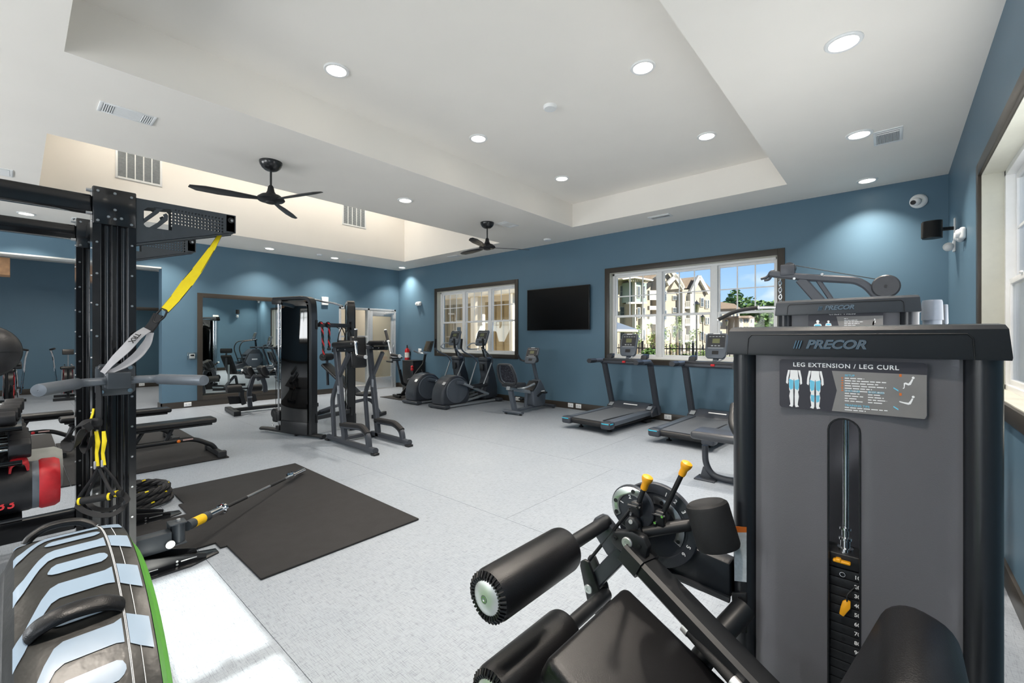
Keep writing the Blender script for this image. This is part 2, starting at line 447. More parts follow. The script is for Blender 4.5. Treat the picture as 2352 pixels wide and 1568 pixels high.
al = MB().box((XA - .2, YA0, 0), (XA, YA1 + .2, 3.2)); al.box((XA, YA1, 0), (XM - .25, YA1 + .2, 3.2))
struct('wall_alcove', al, M_WALL)
wn = 0
def window(kind, u0, u1):
    global wn; wn += 1
    f = wall_map(kind)
    a, b, z0, z1 = hole(u0, u1)
    root = thing('window_%d' % wn, 'x', 'window', f((a + b) / 2, 0, z0)); del root['category']; del root['label']; root['kind'] = 'structure'
    t = MB(); o = 0.018
    ub(t, f, u0, a, -o, .001, WZ0, WZ1); ub(t, f, b, u1, -o, .001, WZ0, WZ1)
    ub(t, f, a, b, -o, .001, z1, WZ1); ub(t, f, a, b, -o, .001, WZ0, z0)
    part('window_casing', t, M_TRIM, root, 0.002)
    r = MB(); e = .006
    ub(r, f, a, a + e, 0, .115, z0, z1); ub(r, f, b - e, b, 0, .115, z0, z1); ub(r, f, a, b, 0, .115, z1 - e, z1); ub(r, f, a, b, 0, .115, z0, z0 + e)
    part('window_reveal', r, M_REVEAL, root)
    w0, w1 = .105, .19; ft = .04
    fr = MB()
    ub(fr, f, a, a + ft, w0, w1, z0, z1); ub(fr, f, b - ft, b, w0, w1, z0, z1); ub(fr, f, a, b, w0, w1, z1 - ft, z1); ub(fr, f, a, b, w0, w1, z0, z0 + ft)
    part('window_frame', fr, M_VINYL, root, 0.003)
    n = 3 if u1 - u0 > 1.5 else 1; uw = (b - a - 2 * ft); mw = .085; pw = (uw - (n - 1) * mw) / n
    zm = 1.67
    for k in range(n - 1):
        q = a + ft + pw * (k + 1) + mw * k
        part('mullion', ub(MB(), f, q, q + mw, w0, w1, z0 + ft, z1 - ft), M_VINYL, root, 0.003)
    for k in range(n):
        p = a + ft + (pw + mw) * k; q = p + pw
        st = .028
        for (nm, za, zb, wa) in (('upper_sash', zm - .012, z1 - ft, .150), ('lower_sash', z0 + ft, zm + .018, .122)):
            s = MB(); wb = wa + .026
            ub(s, f, p, p + st, wa, wb, za, zb); ub(s, f, q - st, q, wa, wb, za, zb); ub(s, f, p + st, q - st, wa, wb, zb - .035, zb); ub(s, f, p + st, q - st, wa, wb, za, za + .035)
            so = part(nm, s, M_VINYL, root, 0.0025)
            part('pane', ub(MB(), f, p + st - .004, q - st + .004, wa + .011, wa + .014, za + .03, zb - .03), M_GLASS, so)
            if nm == 'upper_sash' and n > 1:
                for j in (1, 2):
                    c = p + st + (pw - 2 * st) * j / 3
                    part('muntin', ub(MB(), f, c - .009, c + .009, wa + .004, wa + .0105, za + .03, zb - .03), M_VINYL, so)
                c = (za + zb) / 2
                part('muntin', ub(MB(), f, p + st, q - st, wa + .003, wa + .0105, c - .009, c + .009), M_VINYL, so)
        part('sash_lock', ub(MB(), f, (p + q) / 2 - .025, (p + q) / 2 + .025, .112, .124, zm + .018, zm + .03), M_VINYL, root, 0.002)
    return root
for kind in ('far', 'right', 'rear'):
    for w in wins[kind]: window(kind, *w)
# ---- baseboards
BH, BT = 0.115, 0.016
def base(name, kind, u0, u1):
    f = wall_map(kind); struct(name, ub(MB(), f, u0, u1, -BT, .001, 0, BH), M_TRIM, 0.002)
base('baseboard_far', 'far', XM, XR); base('baseboard_right', 'right', YR, YB); base('baseboard_rear', 'rear', XA, XR)
lb = MB(); ub(lb, wall_map('left'), 1.74 - BT, SY0, -BT, .001, 0, BH); lb.box((XM - .25 - BT, 1.74 - BT, 0), (XM + BT, 1.741, BH)); ub(lb, wall_map('left'), DY1 + .01, YB, -BT, .001, 0, BH)
struct('baseboard_left', lb, M_TRIM)
struct('baseboard_alcove', MB().box((XA, YA0, 0), (XA + BT, YA1, .13)), M_TRIM, 0.002)
# ---- big framed mirror on the left wall, and the one in the alcove
def framed_mirror(label, x, y0, y1, z0, z1, seams):
    t = thing('wall_mirror', label, 'mirror', (x, y0, z0))
    fw = .085; m = MB()
    m.box((x, y0, z0), (x + .022, y0 + fw, z1)); m.box((x, y1 - fw, z0), (x + .022, y1, z1)); m.box((x, y0 + fw, z1 - fw), (x + .022, y1 - fw, z1)); m.box((x, y0 + fw, z0), (x + .022, y1 - fw, z0 + fw))
    part('frame', m, M_TRIM, t, 0.002)
    e = [y0 + fw] + seams + [y1 - fw]
    for a, b in zip(e[:-1], e[1:]):
        part('mirror_panel', MB().box((x + .002, a + .0015, z0 + fw), (x + .009, b - .0015, z1 - fw)), M_MIRROR, t)
    return t
framed_mirror('wide mirror in a dark brown frame on the blue wall behind the cable trainer', XM, 2.27, 4.45, 0.116, 2.16, [3.36])
framed_mirror('mirror in the alcove seen past the black rig post', XA, 1.0, 3.9, 0.131, 2.12, [2.0, 2.95])
# ---- door with sidelight at the far end of the left wall
f = wall_map('left')
d = thing('door_1', 'x', 'door', (XM, DY0, 0)); del d['category']; del d['label']; d['kind'] = 'structure'
m = MB(); fw = .05
for (u0, u1) in ((SY0, SY0 + fw), (DY0 - .03, DY0 + .02), (DY1 - fw + .01, DY1 + .01)): ub(m, f, u0, u1, -.02, .12, 0, DZ)
ub(m, f, SY0, DY1 + .01, -.02, .12, DZ - fw, DZ); ub(m, f, SY0, DY0, -.02, .12, 0, .12)
part('door_frame', m, M_ALU, d, 0.003)
m = MB(); a, b = DY0 + .025, DY1 - .045; st = .085
ub(m, f, a, a + st, -.012, .035, .02, DZ - fw - .005); ub(m, f, b - st, b, -.012, .035, .02, DZ - fw - .005)
ub(m, f, a + st, b - st, -.012, .035, DZ - fw - .14, DZ - fw - .005); ub(m, f, a + st, b - st, -.012, .035, .02, .30)
lf = part('door_leaf', m, M_ALU, d, 0.003)
part('pane', ub(MB(), f, a + st, b - st, .008, .016, .30, DZ - fw - .14), glass_mat('door_glass', (0.86, 0.87, 0.84), 0.08), lf)
m = MB(); m.tube([(XM + .012, b - .05, .92), (XM + .06, b - .05, .92), (XM + .06, b - .05, 1.12), (XM + .012, b - .05, 1.12)], .009, 8, .02)
part('door_handle', m, M_CHROME, lf)
m = MB(); ub(m, f, b - .30, b - .04, -.07, -.012, DZ - fw - .09, DZ - fw - .03); ub(m, f, b - .2, b + .02, -.10, -.085, DZ - fw - .03, DZ - fw - .015)
part('door_closer', m, M_ALU, d, 0.004)
sl = part('sidelight_bars', ub(MB(), f, SY0 + fw, DY0 - .03, .03, .06, 1.32, 1.36), M_ALU, d)
part('pane', ub(MB(), f, SY0 + fw, DY0 - .03, .04, .048, .12, 1.32), M_GLASS, sl); part('pane', ub(MB(), f, SY0 + fw, DY0 - .03, .04, .048, 1.36, DZ - fw), M_GLASS, sl)
# passage behind the door
pm = MB().box((XM - 2.6, YA1 + .2, 0), (XM - 2.5, YB + .25, 3.1)); pm.box((XM - 2.6, YB, 0), (XM - .25, YB + .25, 3.1))
struct('wall_passage', pm, mat('passage_paint_tan', '#c4bcae', 0.6, var=0.02))
# ---- downlights
def area(name, loc, size, watts, col, parent=None, spread=106):
    l = bpy.data.lights.new(name, 'AREA'); l.shape = 'DISK'; l.size = size; l.energy = watts; l.color = col; l.spread = math.radians(spread)
    o = bpy.data.objects.new(name, l); COL.objects.link(o)
    if parent is not None: o.parent = parent; o.location = Vector(loc) - ORI[parent.name]
    else: o.location = loc
    return o
WARM = (1.0, 0.90, 0.79)
M_LENS = mat('lamp_lens', '#fff4e4', 0.4, var=0.0, emit=(1.0, 0.90, 0.76), estr=9.0)
def downlight(x, y, z, label, group, watts=None, spread=106):
    t = thing('ceiling_downlight', label, 'ceiling light', (x, y, z), group)
    part('trim_ring', MB().lathe((x, y, z), (0, 0, -1), [(.098, -.002), (.098, .006), (.092, .012), (.076, .012), (.072, .005), (.070, -.002)], 24), M_WHITE, t)
    part('lens', MB().lathe((x, y, z), (0, 0, -1), [(.0, .006), (.071, .006), (.071, -.001)], 24), M_LENS, t)
    area('lamp', (x, y, z - .016), .13, watts or DOWNLIGHT_W, WARM, t, spread)
dl = {}
for x, lab, rows in ((-0.23, 'in the row beside the right-hand wall', [(6.40, 'farthest'), (4.91, 'middle'), (3.32, 'nearest')]),
                     (-9.42, 'in the row above the mirror wall', [(6.49, 'farthest'), (4.71, 'middle'), (3.36, 'nearest')])):
    for y, w in rows: downlight(x, y, ZC, 'round recessed downlight %s, %s of the three' % (lab, w), 'ceiling downlights')
downlight(-4.79, 3.35, ZC, 'round recessed downlight between the two black ceiling fans', 'ceiling downlights')
for x, c in ((-3.39, 'left'), (-1.51, 'right')):
    for y, w in ((4.89, 'far'), (3.31, 'middle'), (1.71, 'near')):
        if (x, y) == (-1.51, 1.71): continue
        downlight(x, y, T1[4], 'round recessed downlight in the raised tray, %s one of the %s row' % (w, c), 'ceiling downlights')
OUTL = ['near end of the tray', 'beside the right window', 'by the near window', 'by the alcove opening', 'over the dumbbell rack', 'left rear corner', 'rear middle', 'unused', 'rear right', 'rear left']
for i, (x, y, z) in enumerate([(-1.51, 1.71, T1[4]), (-.23, 1.7, ZC), (-.23, .1, ZC), (-9.42, 1.7, ZC), (-9.42, 0.1, ZC), (-9.42, -1.6, ZC), (-4.79, -1.2, ZC), (-4.79, 6.4, ZC), (-2.4, -1.2, ZC), (-7.1, -1.2, ZC)]):
    if (x, y) == (-4.79, 6.4): continue
    downlight(x, y, z, 'round recessed downlight outside the picture, ' + OUTL[i], 'downlights beyond the picture')
lf_ = thing('tray_fill_light', 'added unseen light strip that brightens the tall tray above the grilles', 'ceiling light', (-8.2, 3.1, T2[4]))  # added light strip, out of view, to brighten the tall tray
part('housing', MB().box((-8.26, .45, T2[4] - .05), (-8.14, 5.8, T2[4] + .001)), M_WHITE, lf_, .004)
part('diffuser', MB().box((-8.25, .46, T2[4] - .056), (-8.15, 5.79, T2[4] - .049)), M_LENS, lf_)
ll = bpy.data.lights.new('tube', 'AREA'); ll.shape = 'RECTANGLE'; ll.size = .09; ll.size_y = 5.3; ll.energy = 4.5; ll.color = (1.0, .95, .88)
lo_ = bpy.data.objects.new('tube', ll); COL.objects.link(lo_); lo_.parent = lf_; lo_.location = (0, .02, -.06)
# added lamp to light the passage, then the alcove lamps
downlight(-11.2, 6.0, 3.098, 'added unseen downlight that lights the passage behind the glass door', 'downlights beyond the picture', 30, 150)
for y, w in ((0.3, 'near'), (2.4, 'far')): downlight(-12.6, y, ZC, 'round downlight in the alcove ceiling hidden by the header, the %s one' % w, 'downlights beyond the picture', 20, 150)
struct('ceiling_passage', MB().box((XM - 2.6, YA1 + .2, 3.10), (XM - .2, YB + .25, 3.16)), M_CEIL)
struct('floor_outside_base', MB().box((XM - 2.6, YB, -.12), (XM, YB + .3, -.001)), M_FLOOR)
# ================================================================== LEG EXTENSION MACHINE (right foreground)
def frosted():
    m = bpy.data.materials.new('smoked_frosted_shroud'); m.use_nodes = True
    t = m.node_tree; b = t.nodes['Principled BSDF']
    b.inputs['Base Color'].default_value = (0.30, 0.30, 0.325, 1); b.inputs['Roughness'].default_value = 0.34
    b.inputs['Transmission Weight'].default_value = 0.6; b.inputs['IOR'].default_value = 1.25
    tcn = t.nodes.new('ShaderNodeTexCoord'); n = t.nodes.new('ShaderNodeTexNoise'); n.inputs['Scale'].default_value = 420; n.inputs['Detail'].default_value = 2
    bp = t.nodes.new('ShaderNodeBump'); bp.inputs['Strength'].default_value = 0.35; bp.inputs['Distance'].default_value = 0.001
    t.links.new(tcn.outputs['Object'], n.inputs['Vector']); t.links.new(n.outputs['Fac'], bp.inputs['Height']); t.links.new(bp.outputs[0], b.inputs['Normal'])
    return m
M_FROST = frosted()
M_CAP = mat('cap_charcoal', '#1b1f24', 0.34, spec=0.4, var=0.03, nscale=90, bump=0.12, bscale=1400)
M_POST = mat('post_black_texture', '#22252a', 0.36, var=0.05, nscale=90, bump=0.1, bscale=1100, coat=0.15)
M_MATTE = mat('matte_black_steel', '#1d1f22', 0.42, var=0.08, nscale=60)
M_PLAC_D = mat('placard_dark', '#35353d', 0.4, var=0.02)
M_PLAC_G = mat('placard_grey', '#7d7c7c', 0.45, var=0.12, nscale=8)
M_LABELW = mat('label_pale', '#b9c3cb', 0.5, var=0.1, nscale=160)

def logo(parent, o, w, xd, yd):
    """slanted maker's lettering with three bars before it, chrome edged"""
    xd, yd = Vector(xd).normalized(), Vector(yd).normalized(); o = Vector(o); nrm = xd.cross(yd)
    h = w * 0.145; sz = w * .205
    part('lettering', text_mb('PRECOR', sz, o + xd * w * 0.065, xd, yd, 0.0016, 'CENTER', 0.30, .98, 0.0011, 1.08), M_CHROME, parent)
    part('lettering_face', text_mb('PRECOR', sz, o + xd * w * 0.065 + nrm * 0.0016, xd, yd, 0.0006, 'CENTER', 0.30, .98, -0.0002, 1.08), mat('logo_face', '#6a7178', 0.3, 0.6), parent)
    mb = MB()
    for k in range(3):
        c = o + xd * (-w * 0.50 + k * w * 0.040)
        q = [c + xd*(-.004*w*3) - yd*h*.5 - xd*h*.14, c + xd*(.004*w*2) - yd*h*.5 - xd*h*.14, c + xd*(.004*w*2) + yd*h*.5 + xd*h*.14, c + xd*(-.004*w*3) + yd*h*.5 + xd*h*.14]
        mb.prism(q, nrm * 0.0016)
    part('lettering_bars', mb, M_CHROME, parent)

def flat(parent, name, pts, m, o, xd, yd, h=0.0006, lift=0.0):
    xd, yd = Vector(xd), Vector(yd); n = xd.cross(yd)
    return part(name, MB().prism([o + xd*a + yd*b + n*lift for a, b in pts], n*h), m, parent)
def text_lines(parent, o, xd, yd, x0, ys, lens, h, m, lift=0.0008, name='small_print'):
    xd, yd = Vector(xd), Vector(yd); n = xd.cross(yd); mb = MB(); rr = random.Random(3)
    for y, l in zip(ys, lens):
        x = x0
        while x < x0 + l:
            w = rr.uniform(.006, .016); w = min(w, x0 + l - x)
            mb.prism([o + xd*x + yd*y + n*lift, o + xd*(x+w) + yd*y + n*lift, o + xd*(x+w) + yd*(y+h) + n*lift, o + xd*x + yd*(y+h) + n*lift], n*0.0004); x += w + .0022
    return part(name, mb, m, parent)

def rot2(pts, a, ox, oy, s=1.0, mir=1):
    return [(ox + s*(mir*x*math.cos(a) - y*math.sin(a)), oy + s*(mir*x*math.sin(a) + y*math.cos(a))) for x, y in pts]

def tower(t, x0, x1, yf, zcap, ztop, title, lx, ly, depth=0.30, logo_w=None, placard=None, slot=None):
    """weight-stack tower facing -Y: two oval posts, cap, frosted front shroud"""
    pw = 0.068; w = x1 - x0
    for nm, a in (('side_post', x0 + pw/2), ('side_post', x1 - pw/2)):
        o = part(nm, MB().oval([(a, yf + .055, 0.02), (a, yf + .055, zcap + .01)], pw, .115, up=(0, 1, 0), n=24), M_POST, t)
    # cap: slightly flared shell with a bowed front
    mb = MB(); N = 14; rows = []
    for (z, fl, dp) in ((zcap, .004, 0), (zcap + .006, .005, 0), (ztop - .012, .000, 0), (ztop - .003, -.004, .004), (ztop, -.012, .014)):
        ring = []
        for k in range(N + 1):
            s = -1 + 2 * k / N; ring.append((x0 + w/2 + s*(w/2 + fl), yf - .004 - fl - .012*(1 - s*s) + dp, z))
        ring += [(x1 + fl, yf + depth, z), (x0 - fl, yf + depth, z)]
        rows.append(ring)
    m_ = len(rows[0]); vs = [p for r in rows for p in r]; fs = []
    for i in range(len(rows) - 1):
        for k in range(m_): j = (k + 1) % m_; fs.append((i*m_ + k, i*m_ + j, (i+1)*m_ + j, (i+1)*m_ + k))
    fs.append(tuple(range(m_))[::-1]); fs.append(tuple((len(rows)-1)*m_ + k for k in range(m_)))
    mb.add(vs, fs); cap = part('cap', mb, M_CAP, t)
    # raised name panel on the cap
    def capf(s, z, lift=0.0): # point on the cap face
        q = (z - zcap) / (ztop - zcap); fl = .005 - .005*q
        return Vector((x0 + w/2 + s*(w/2 + fl), yf - .004 - fl - .012*(1 - s*s) - lift, z))
    q = .80; zt = ztop - .022; path = [capf(-q, zcap + .002, .0006), capf(-q, zt - .01, .0006), capf(-q + .03, zt, .0006)] + [capf(-q + .03 + (2*q - .06)*k/12, zt, .0006) for k in range(1, 12)] + [capf(q - .03, zt, .0006), capf(q, zt - .01, .0006), capf(q, zcap + .002, .0006)]
    part('panel_groove', MB().tube(path, .0015, 6), M_BLACK, cap)
    logo(cap, capf(lx, (zcap + zt)/2 + .002, .0012), logo_w, (1, 0, 0), (0, 0, 1))
    # front shroud with an arched slot
    xa, xb = x0 + pw - .004, x1 - pw + .004; yp = yf + .020
    sx, sw, sz = slot
    arc = [(sx + sw/2*math.cos(a), sz - sw/2 + sw/2*math.sin(a)) for a in [PI*k/10 for k in range(11)]]
    def bow(x): s = (x - (xa+xb)/2)/((xb-xa)/2); return yp - .016*(1 - s*s)
    zb = 0.10; zt = zcap + .02
    mb = MB(); th = .005
    def sheet(pts):
        n = len(pts); vs = [Vector((x, bow(x), z)) for x, z in pts] + [Vector((x, bow(x) + th, z)) for x, z in pts]
        mb.add(vs, [tuple(range(n))[::-1], tuple(range(n, 2*n))] + [(i, (i+1) % n, n + (i+1) % n, n + i) for i in range(n)])
    def cols(a, b, n): return [a + (b-a)*k/n for k in range(n+1)]
    for xs_ in (cols(xa, sx - sw/2, 6), cols(sx + sw/2, xb, 6)):
        for a, b in zip(xs_[:-1], xs_[1:]): sheet([(a, zb), (b, zb), (b, zt), (a, zt)])
    ar = sorted(arc)
    for (a, za), (b, zb_) in zip(ar[:-1], ar[1:]): sheet([(a, za), (b, zb_), (b, zt), (a, zt)])
    bm = bmesh.new()
    sh = part('front_shroud', mb, M_FROST, t, angle=20)
    edge = [(sx - sw/2, zb)] + [(x, z) for x, z in reversed(arc)] + [(sx + sw/2, zb)]
    part('slot_rim', MB().tube([(x, bow(x) - .001, z) for x, z in edge], .0022, 6), M_BLACK, sh)
    part('rear_shroud', MB().box((xa, yf + .27, .08), (xb, yf + .276, zcap)), M_FROST, t)
    part('base_frame', MB().box((x0, yf, 0.0), (x1, yf + depth - .02, .06)), M_POST, t, .006)
    return capf, bow, (xa, xb)

def placard(t, bow, x0, x1, z0, z1, title, lower=True, tilt=0.0):
    """instruction placard: dark header and left field, grey right field, figures, text"""
    w, h = x1 - x0, z1 - z0; xm = (x0 + x1)/2
    o = Vector((x0, bow(xm) - .0045, z0)); xd, yd = Vector((1, 0, tilt)), Vector((0, 0, 1)); n = xd.cross(yd)
    r = .008
    def rr(a, b, c, d, rad):
        pts = []
        for (cx, cy, s) in ((c - rad, b + rad, -PI/2), (c - rad, d - rad, 0), (a + rad, d - rad, PI/2), (a + rad, b + rad, PI)):
            pts += [(cx + rad*math.cos(s + PI/2*k/4), cy + rad*math.sin(s + PI/2*k/4)) for k in range(5)]
        return pts
    pl = flat(t, 'placard', rr(0, 0, w, h, r), M_PLAC_D, o, xd, yd, .0024)
    flat(pl, 'text_field', [(w*.42, h*.09), (w*.97, h*.0 + .002), (w - .001, h*.05), (w - .001, h*.78), (w*.40, h*.80), (w*.44, h*.46), (w*.40, .002), (w*.95, .002)][1:8] if False else [(w*.395, .002), (w*.985, .002), (w - .001, .010), (w - .001, h*.79), (w*.395, h*.80), (w*.43, h*.42)], M_PLAC_G, o, xd, yd, .0004, .0024)
    part('heading', text_mb(title, h*.115 if len(title) > 14 else h*.12, o + xd*w*.47 + yd*h*.895 + n*.0026, xd, yd, .0005, 'CENTER', 0, 1.12, .0003), M_PRINTW, pl)
    if lower:
        # two lower-body figures with the working muscles picked out
        leg = [(-.10,.0),(-.13,-.18),(-.12,-.42),(-.10,-.47),(-.12,-.60),(-.09,-.84),(-.12,-.90),(-.04,-.92),(-.02,-.86),(-.015,-.60),(-.02,-.47),(-.005,-.10),(.005,-.10),(.02,-.47),(.015,-.60),(.02,-.86),(.04,-.92),(.12,-.90),(.09,-.84),(.12,-.60),(.10,-.47),(.12,-.42),(.13,-.18),(.10,0),(.09,.16),(-.09,.16)]
        arm = [(-.10,.16),(-.15,.16),(-.19,-.06),(-.20,-.22),(-.16,-.26),(-.145,-.20),(-.14,-.06),(-.11,.08)]
        for cx in (.115, .275):
            s = h*.70
            flat(pl, 'figure', [(w*cx + x*s, h*.67 + y*s) for x, y in leg], M_PRINTW, o, xd, yd, .0004, .0026)
            for mir in (-1, 1): flat(pl, 'figure_arm', [(w*cx + mir*x*s, h*.67 + y*s) for x, y in arm], M_PRINTW, o, xd, yd, .0004, .0026)
            for mir in (-1, 1):
                flat(pl, 'muscle', [(w*cx + mir*x*s, h*.67 + y*s) for x, y in [(.012,-.14),(.125,-.10),(.122,-.34),(.09,-.42),(.025,-.38)]], M_PRINTC, o, xd, yd, .0003, .0031)
                if cx > .2: flat(pl, 'muscle', [(w*cx + mir*x*s, h*.67 + y*s) for x, y in [(.018,-.54),(.105,-.52),(.10,-.70),(.03,-.74)]], M_PRINTC, o, xd, yd, .0003, .0031)
        for cy, bent in ((.60, True), (.26, False)):
            s = h*.22
            body = [(.10,.12),(.22,.30),(.30,.50),(.40,.48),(.33,.26),(.24,.02),(.10,-.04),(-.10,.06),(-.14,-.28),(-.22,-.34),(-.24,-.28),(-.18,-.22),(-.18,.14),(-.06,.20)] if bent else [(.10,.10),(.22,.28),(.30,.48),(.40,.46),(.33,.24),(.24,.0),(.10,-.06),(-.20,.02),(-.44,.10),(-.46,.20),(-.40,.18),(-.18,.13)]
            flat(pl, 'seated_figure', [(w*.88 + x*s, h*cy + y*s) for x, y in body], M_PRINTW, o, xd, yd, .0004, .0029)
            flat(pl, 'figure_head', [(w*.88 + (.39 + .09*math.cos(k*PI/5))*s, h*cy + (.60 + .10*math.sin(k*PI/5))*s) for k in range(10)], M_PRINTW, o, xd, yd, .0004, .0029)
            flat(pl, 'motion_mark', [(w*.80, h*cy - .01), (w*.83, h*cy - .016), (w*.83, h*cy - .013), (w*.80, h*cy - .007)], M_PRINTC, o, xd, yd, .0004, .0029)
            flat(pl, 'arrow_mark', [(w*.835, h*cy + .018), (w*.85, h*cy + .018), (w*.85, h*cy + .024), (w*.835, h*cy + .024)], M_PRINTO, o, xd, yd, .0004, .0029)
        text_lines(pl, o, xd, yd, w*.485, [h*(.66 - .048*k) for k in range(6)], [w*.13, w*.27, w*.22, w*.27, w*.18, w*.26], h*.017, M_PRINTW, .0029)
        text_lines(pl, o, xd, yd, w*.485, [h*(.37 - .048*k) for k in range(4)], [w*.10, w*.13, w*.08, w*.12], h*.016, M_PRINTW, .0029)
        text_lines(pl, o, xd, yd, w*.64, [h*(.37 - .048*k) for k in range(4)], [w*.08, w*.10, w*.12, w*.09], h*.016, M_PRINTW, .0029)
        text_lines(pl, o, xd, yd, w*.485, [h*.10, h*.055], [w*.28, w*.14], h*.015, M_PRINTW, .0029)
        for s_, x_, y_ in (('SETUP', .485, .72), ('EXERCISE', .485, .425), ('EXERCISE', .64, .425), ('TRAINING TIPS', .485, .15)):
            part('sub_heading', text_mb(s_, h*.052, o + xd*w*x_ + yd*h*y_ + n*.0029, xd, yd, .0004, 'LEFT', 0, 1.05, .0001), M_PRINTC, pl)
        text_lines(pl, o, xd, yd, w*.462, [h*(.66 - .048*k) for k in range(6)], [w*.012]*6, h*.022, M_PRINTO, .0029, 'number_marks')
    else:
        for cx, s in ((.135, h*.30), (.285, h*.22)):
            flat(pl, 'figure_head', [(w*cx + .16*s*math.cos(k*PI/6), h*.60 + .2*s*math.sin(k*PI/6) + s*.1) for k in range(12)], M_PRINTW, o, xd, yd, .0004, .0026)
            flat(pl, 'figure', [(w*cx + x*s, h*.60 + y*s) for x, y in [(-.08,-.05),(.08,-.05),(.10,-.14),(.34,-.22),(.44,-.6),(.36,-1.2),(-.36,-1.2),(-.44,-.6),(-.34,-.22),(-.10,-.14)]], M_PRINTW, o, xd, yd, .0004, .0026)
            flat(pl, 'muscle', [(w*cx + x*s, h*.60 + y*s) for x, y in [(-.30,-.26),(.30,-.26),(.32,-.48),(0,-.54),(-.32,-.48)]], M_PRINTC, o, xd, yd, .0003, .0031)
        text_lines(pl, o, xd, yd, w*.50, [h*(.70 - .06*k) for k in range(7)], [w*.05, w*.18, w*.25, w*.20, w*.15, w*.22, w*.2], h*.02, M_PRINTW, .0029)
        flat(pl, 'seated_figure', [(w*.89 + x*h*.25, h*.55 + y*h*.25) for x, y in [(0,.6),(.1,.5),(.12,0),(-.2,-.05),(-.2,-.4),(-.1,-.4),(-.1,.05)]], M_PRINTW, o, xd, yd, .0004, .0029)
    return pl

LYF = 1.35
lx0, lx1 = -0.355, 0.178
leg = thing('leg_extension_machine', 'black leg extension machine with padded rollers and smoked weight tower, right foreground', 'gym machine', (-.15, 1.1, 0))
sl0, sl1 = atY(1902, 1100, LYF).x, atY(1975, 1100, LYF).x
sxc, sww = (sl0 + sl1)/2, sl1 - sl0
zslot = atY(1938, 962, LYF).z
capf, bow, (pxa, pxb) = tower(leg, lx0, lx1, LYF, 1.2535, 1.331, 'x', -0.115, 0, logo_w=.145, slot=(sxc, sww, zslot))
pa, pb = atY(1791, 936, LYF), atY(2130, 962, LYF); pt = atY(1791, 826, LYF)
placard(leg, bow, pa.x, pb.x, (pa.z + pb.z)/2 , pt.z + .002, 'LEG EXTENSION / LEG CURL', True, 0.0)
# weight stack behind the slot
yw = LYF + .07
ztop_s = atY(1938, 1308, yw - .045).z
wx0, wx1 = atY(1842, 1330, yw).x, atY(2040, 1330, yw).x
stk = thing_dummy = None
ps = 0.0232
for k in range(16):
    z1 = ztop_s - k*ps
    if z1 - ps < .1: break
    pl_ = part('weight_plate', MB().box((wx0, yw - .045, z1 - ps + .0016), (wx1, yw + .07, z1)), M_MATTE, leg, .0015)
    part('pin_hole', MB().cyl((sxc - .002, yw - .0455, z1 - ps/2), (sxc - .002, yw - .042, z1 - ps/2), .0045, n=12), M_BLACK, pl_)
    if k < 12: part('plate_number', text_mb(str((k + 1)*10), .013, (sxc + .019, yw - .0455, z1 - ps/2), (1, 0, 0), (0, 0, 1), .0006, 'LEFT', 0, 1, .0002), M_PRINTW, pl_)
hb = MB().rbox((sxc - .004, yw - .01, ztop_s + .020), (.085, .07, .036), .003); head = part('top_block', hb, M_MATTE, leg)
part('add_on_lever', MB().rbox((sxc - .005, yw - .052, ztop_s + .022), (.036, .014, .007), .003).rbox((sxc - .012, yw - .052, ztop_s + .024), (.012, .016, .010), .003), M_YELLOW, head)
part('selector_ring', MB().tube([(sxc - .004 + .0055*math.cos(a), yw - .048, ztop_s - .0115 + .0055*math.sin(a)) for a in [2*PI*k/14 for k in range(14)]], .0012, 6, closed=True), M_CHROME, head)
part('guide_rod', MB().cyl((sxc + .001, yw - .02, .1), (sxc + .001, yw - .02, 1.24), .0065, n=14), M_CHROME, leg)
part('guide_rod', MB().cyl((wx0 + .035, yw + .015, .1), (wx0 + .035, yw + .015, 1.24), .009, n=12), M_CHROME, leg)
part('guide_rod', MB().cyl((wx1 - .035, yw + .015, .1), (wx1 - .035, yw + .015, 1.24), .009, n=12), M_CHROME, leg)
part('cable_anchor', MB().lathe((sxc, yw - .02, ztop_s + .036), (0, 0, 1), [(.017, 0), (.017, .012), (.011, .014), (.011, .03), (.014, .032), (.014, .038), (.008, .040), (.008, .056), (.013, .058), (.013, .064), (.0, .066)], 16), M_CHROME, leg)
pk = atY(1942, 1398, yw - .06)
part('selector_pin', MB().prism([pk + Vector((a, 0, b)) for a, b in ((-.013,-.018),(-.004,-.022),(.010,.004),(.010,.020),(.002,.022),(-.006,.016),(-.010,.0))], (0, .008, 0)), M_YELLOW, leg, .002)
part('pin_cord', MB().tube([pk + Vector((.003, 0, .02)), pk + Vector((.002, 0, .035)), pk + Vector((.010, .01, .045)), pk + Vector((.030, .02, .07))], .0018, 6, .01), M_BLACK, leg)
# bracket and arm out of the left post
def lp(px, py, Y): return atY(px, py, Y)
br = MB().prism([lp(1682, 1356, 1.352), lp(1717, 1358, 1.352), lp(1717, 1452, 1.352), lp(1686, 1446, 1.352)], (0, -.012, 0)); part('post_bracket', br, M_MATTE, leg, .004)
part('bracket_bolt', bolts([lp(1698, 1373, 1.335)], (0, -1, 0), .005, .004), M_BLACK, leg)
part('cross_tube', MB().tube([lp(1710, 1395, 1.335), lp(1660, 1450, 1.26), lp(1600, 1530, 1.20)], .030, 16), M_MATTE, leg)
part('warning_label', MB().prism([lp(1687, 1222, 1.349), lp(1715, 1222, 1.347), lp(1715, 1336, 1.347), lp(1687, 1333, 1.349)], (0, -.0012, 0)), M_LABELW, leg)
part('warning_label_head', MB().prism([lp(1687, 1208, 1.349), lp(1715, 1210, 1.347), lp(1715, 1222, 1.347), lp(1687, 1222, 1.349)], (0, -.0012, 0)), M_PRINTO, leg)
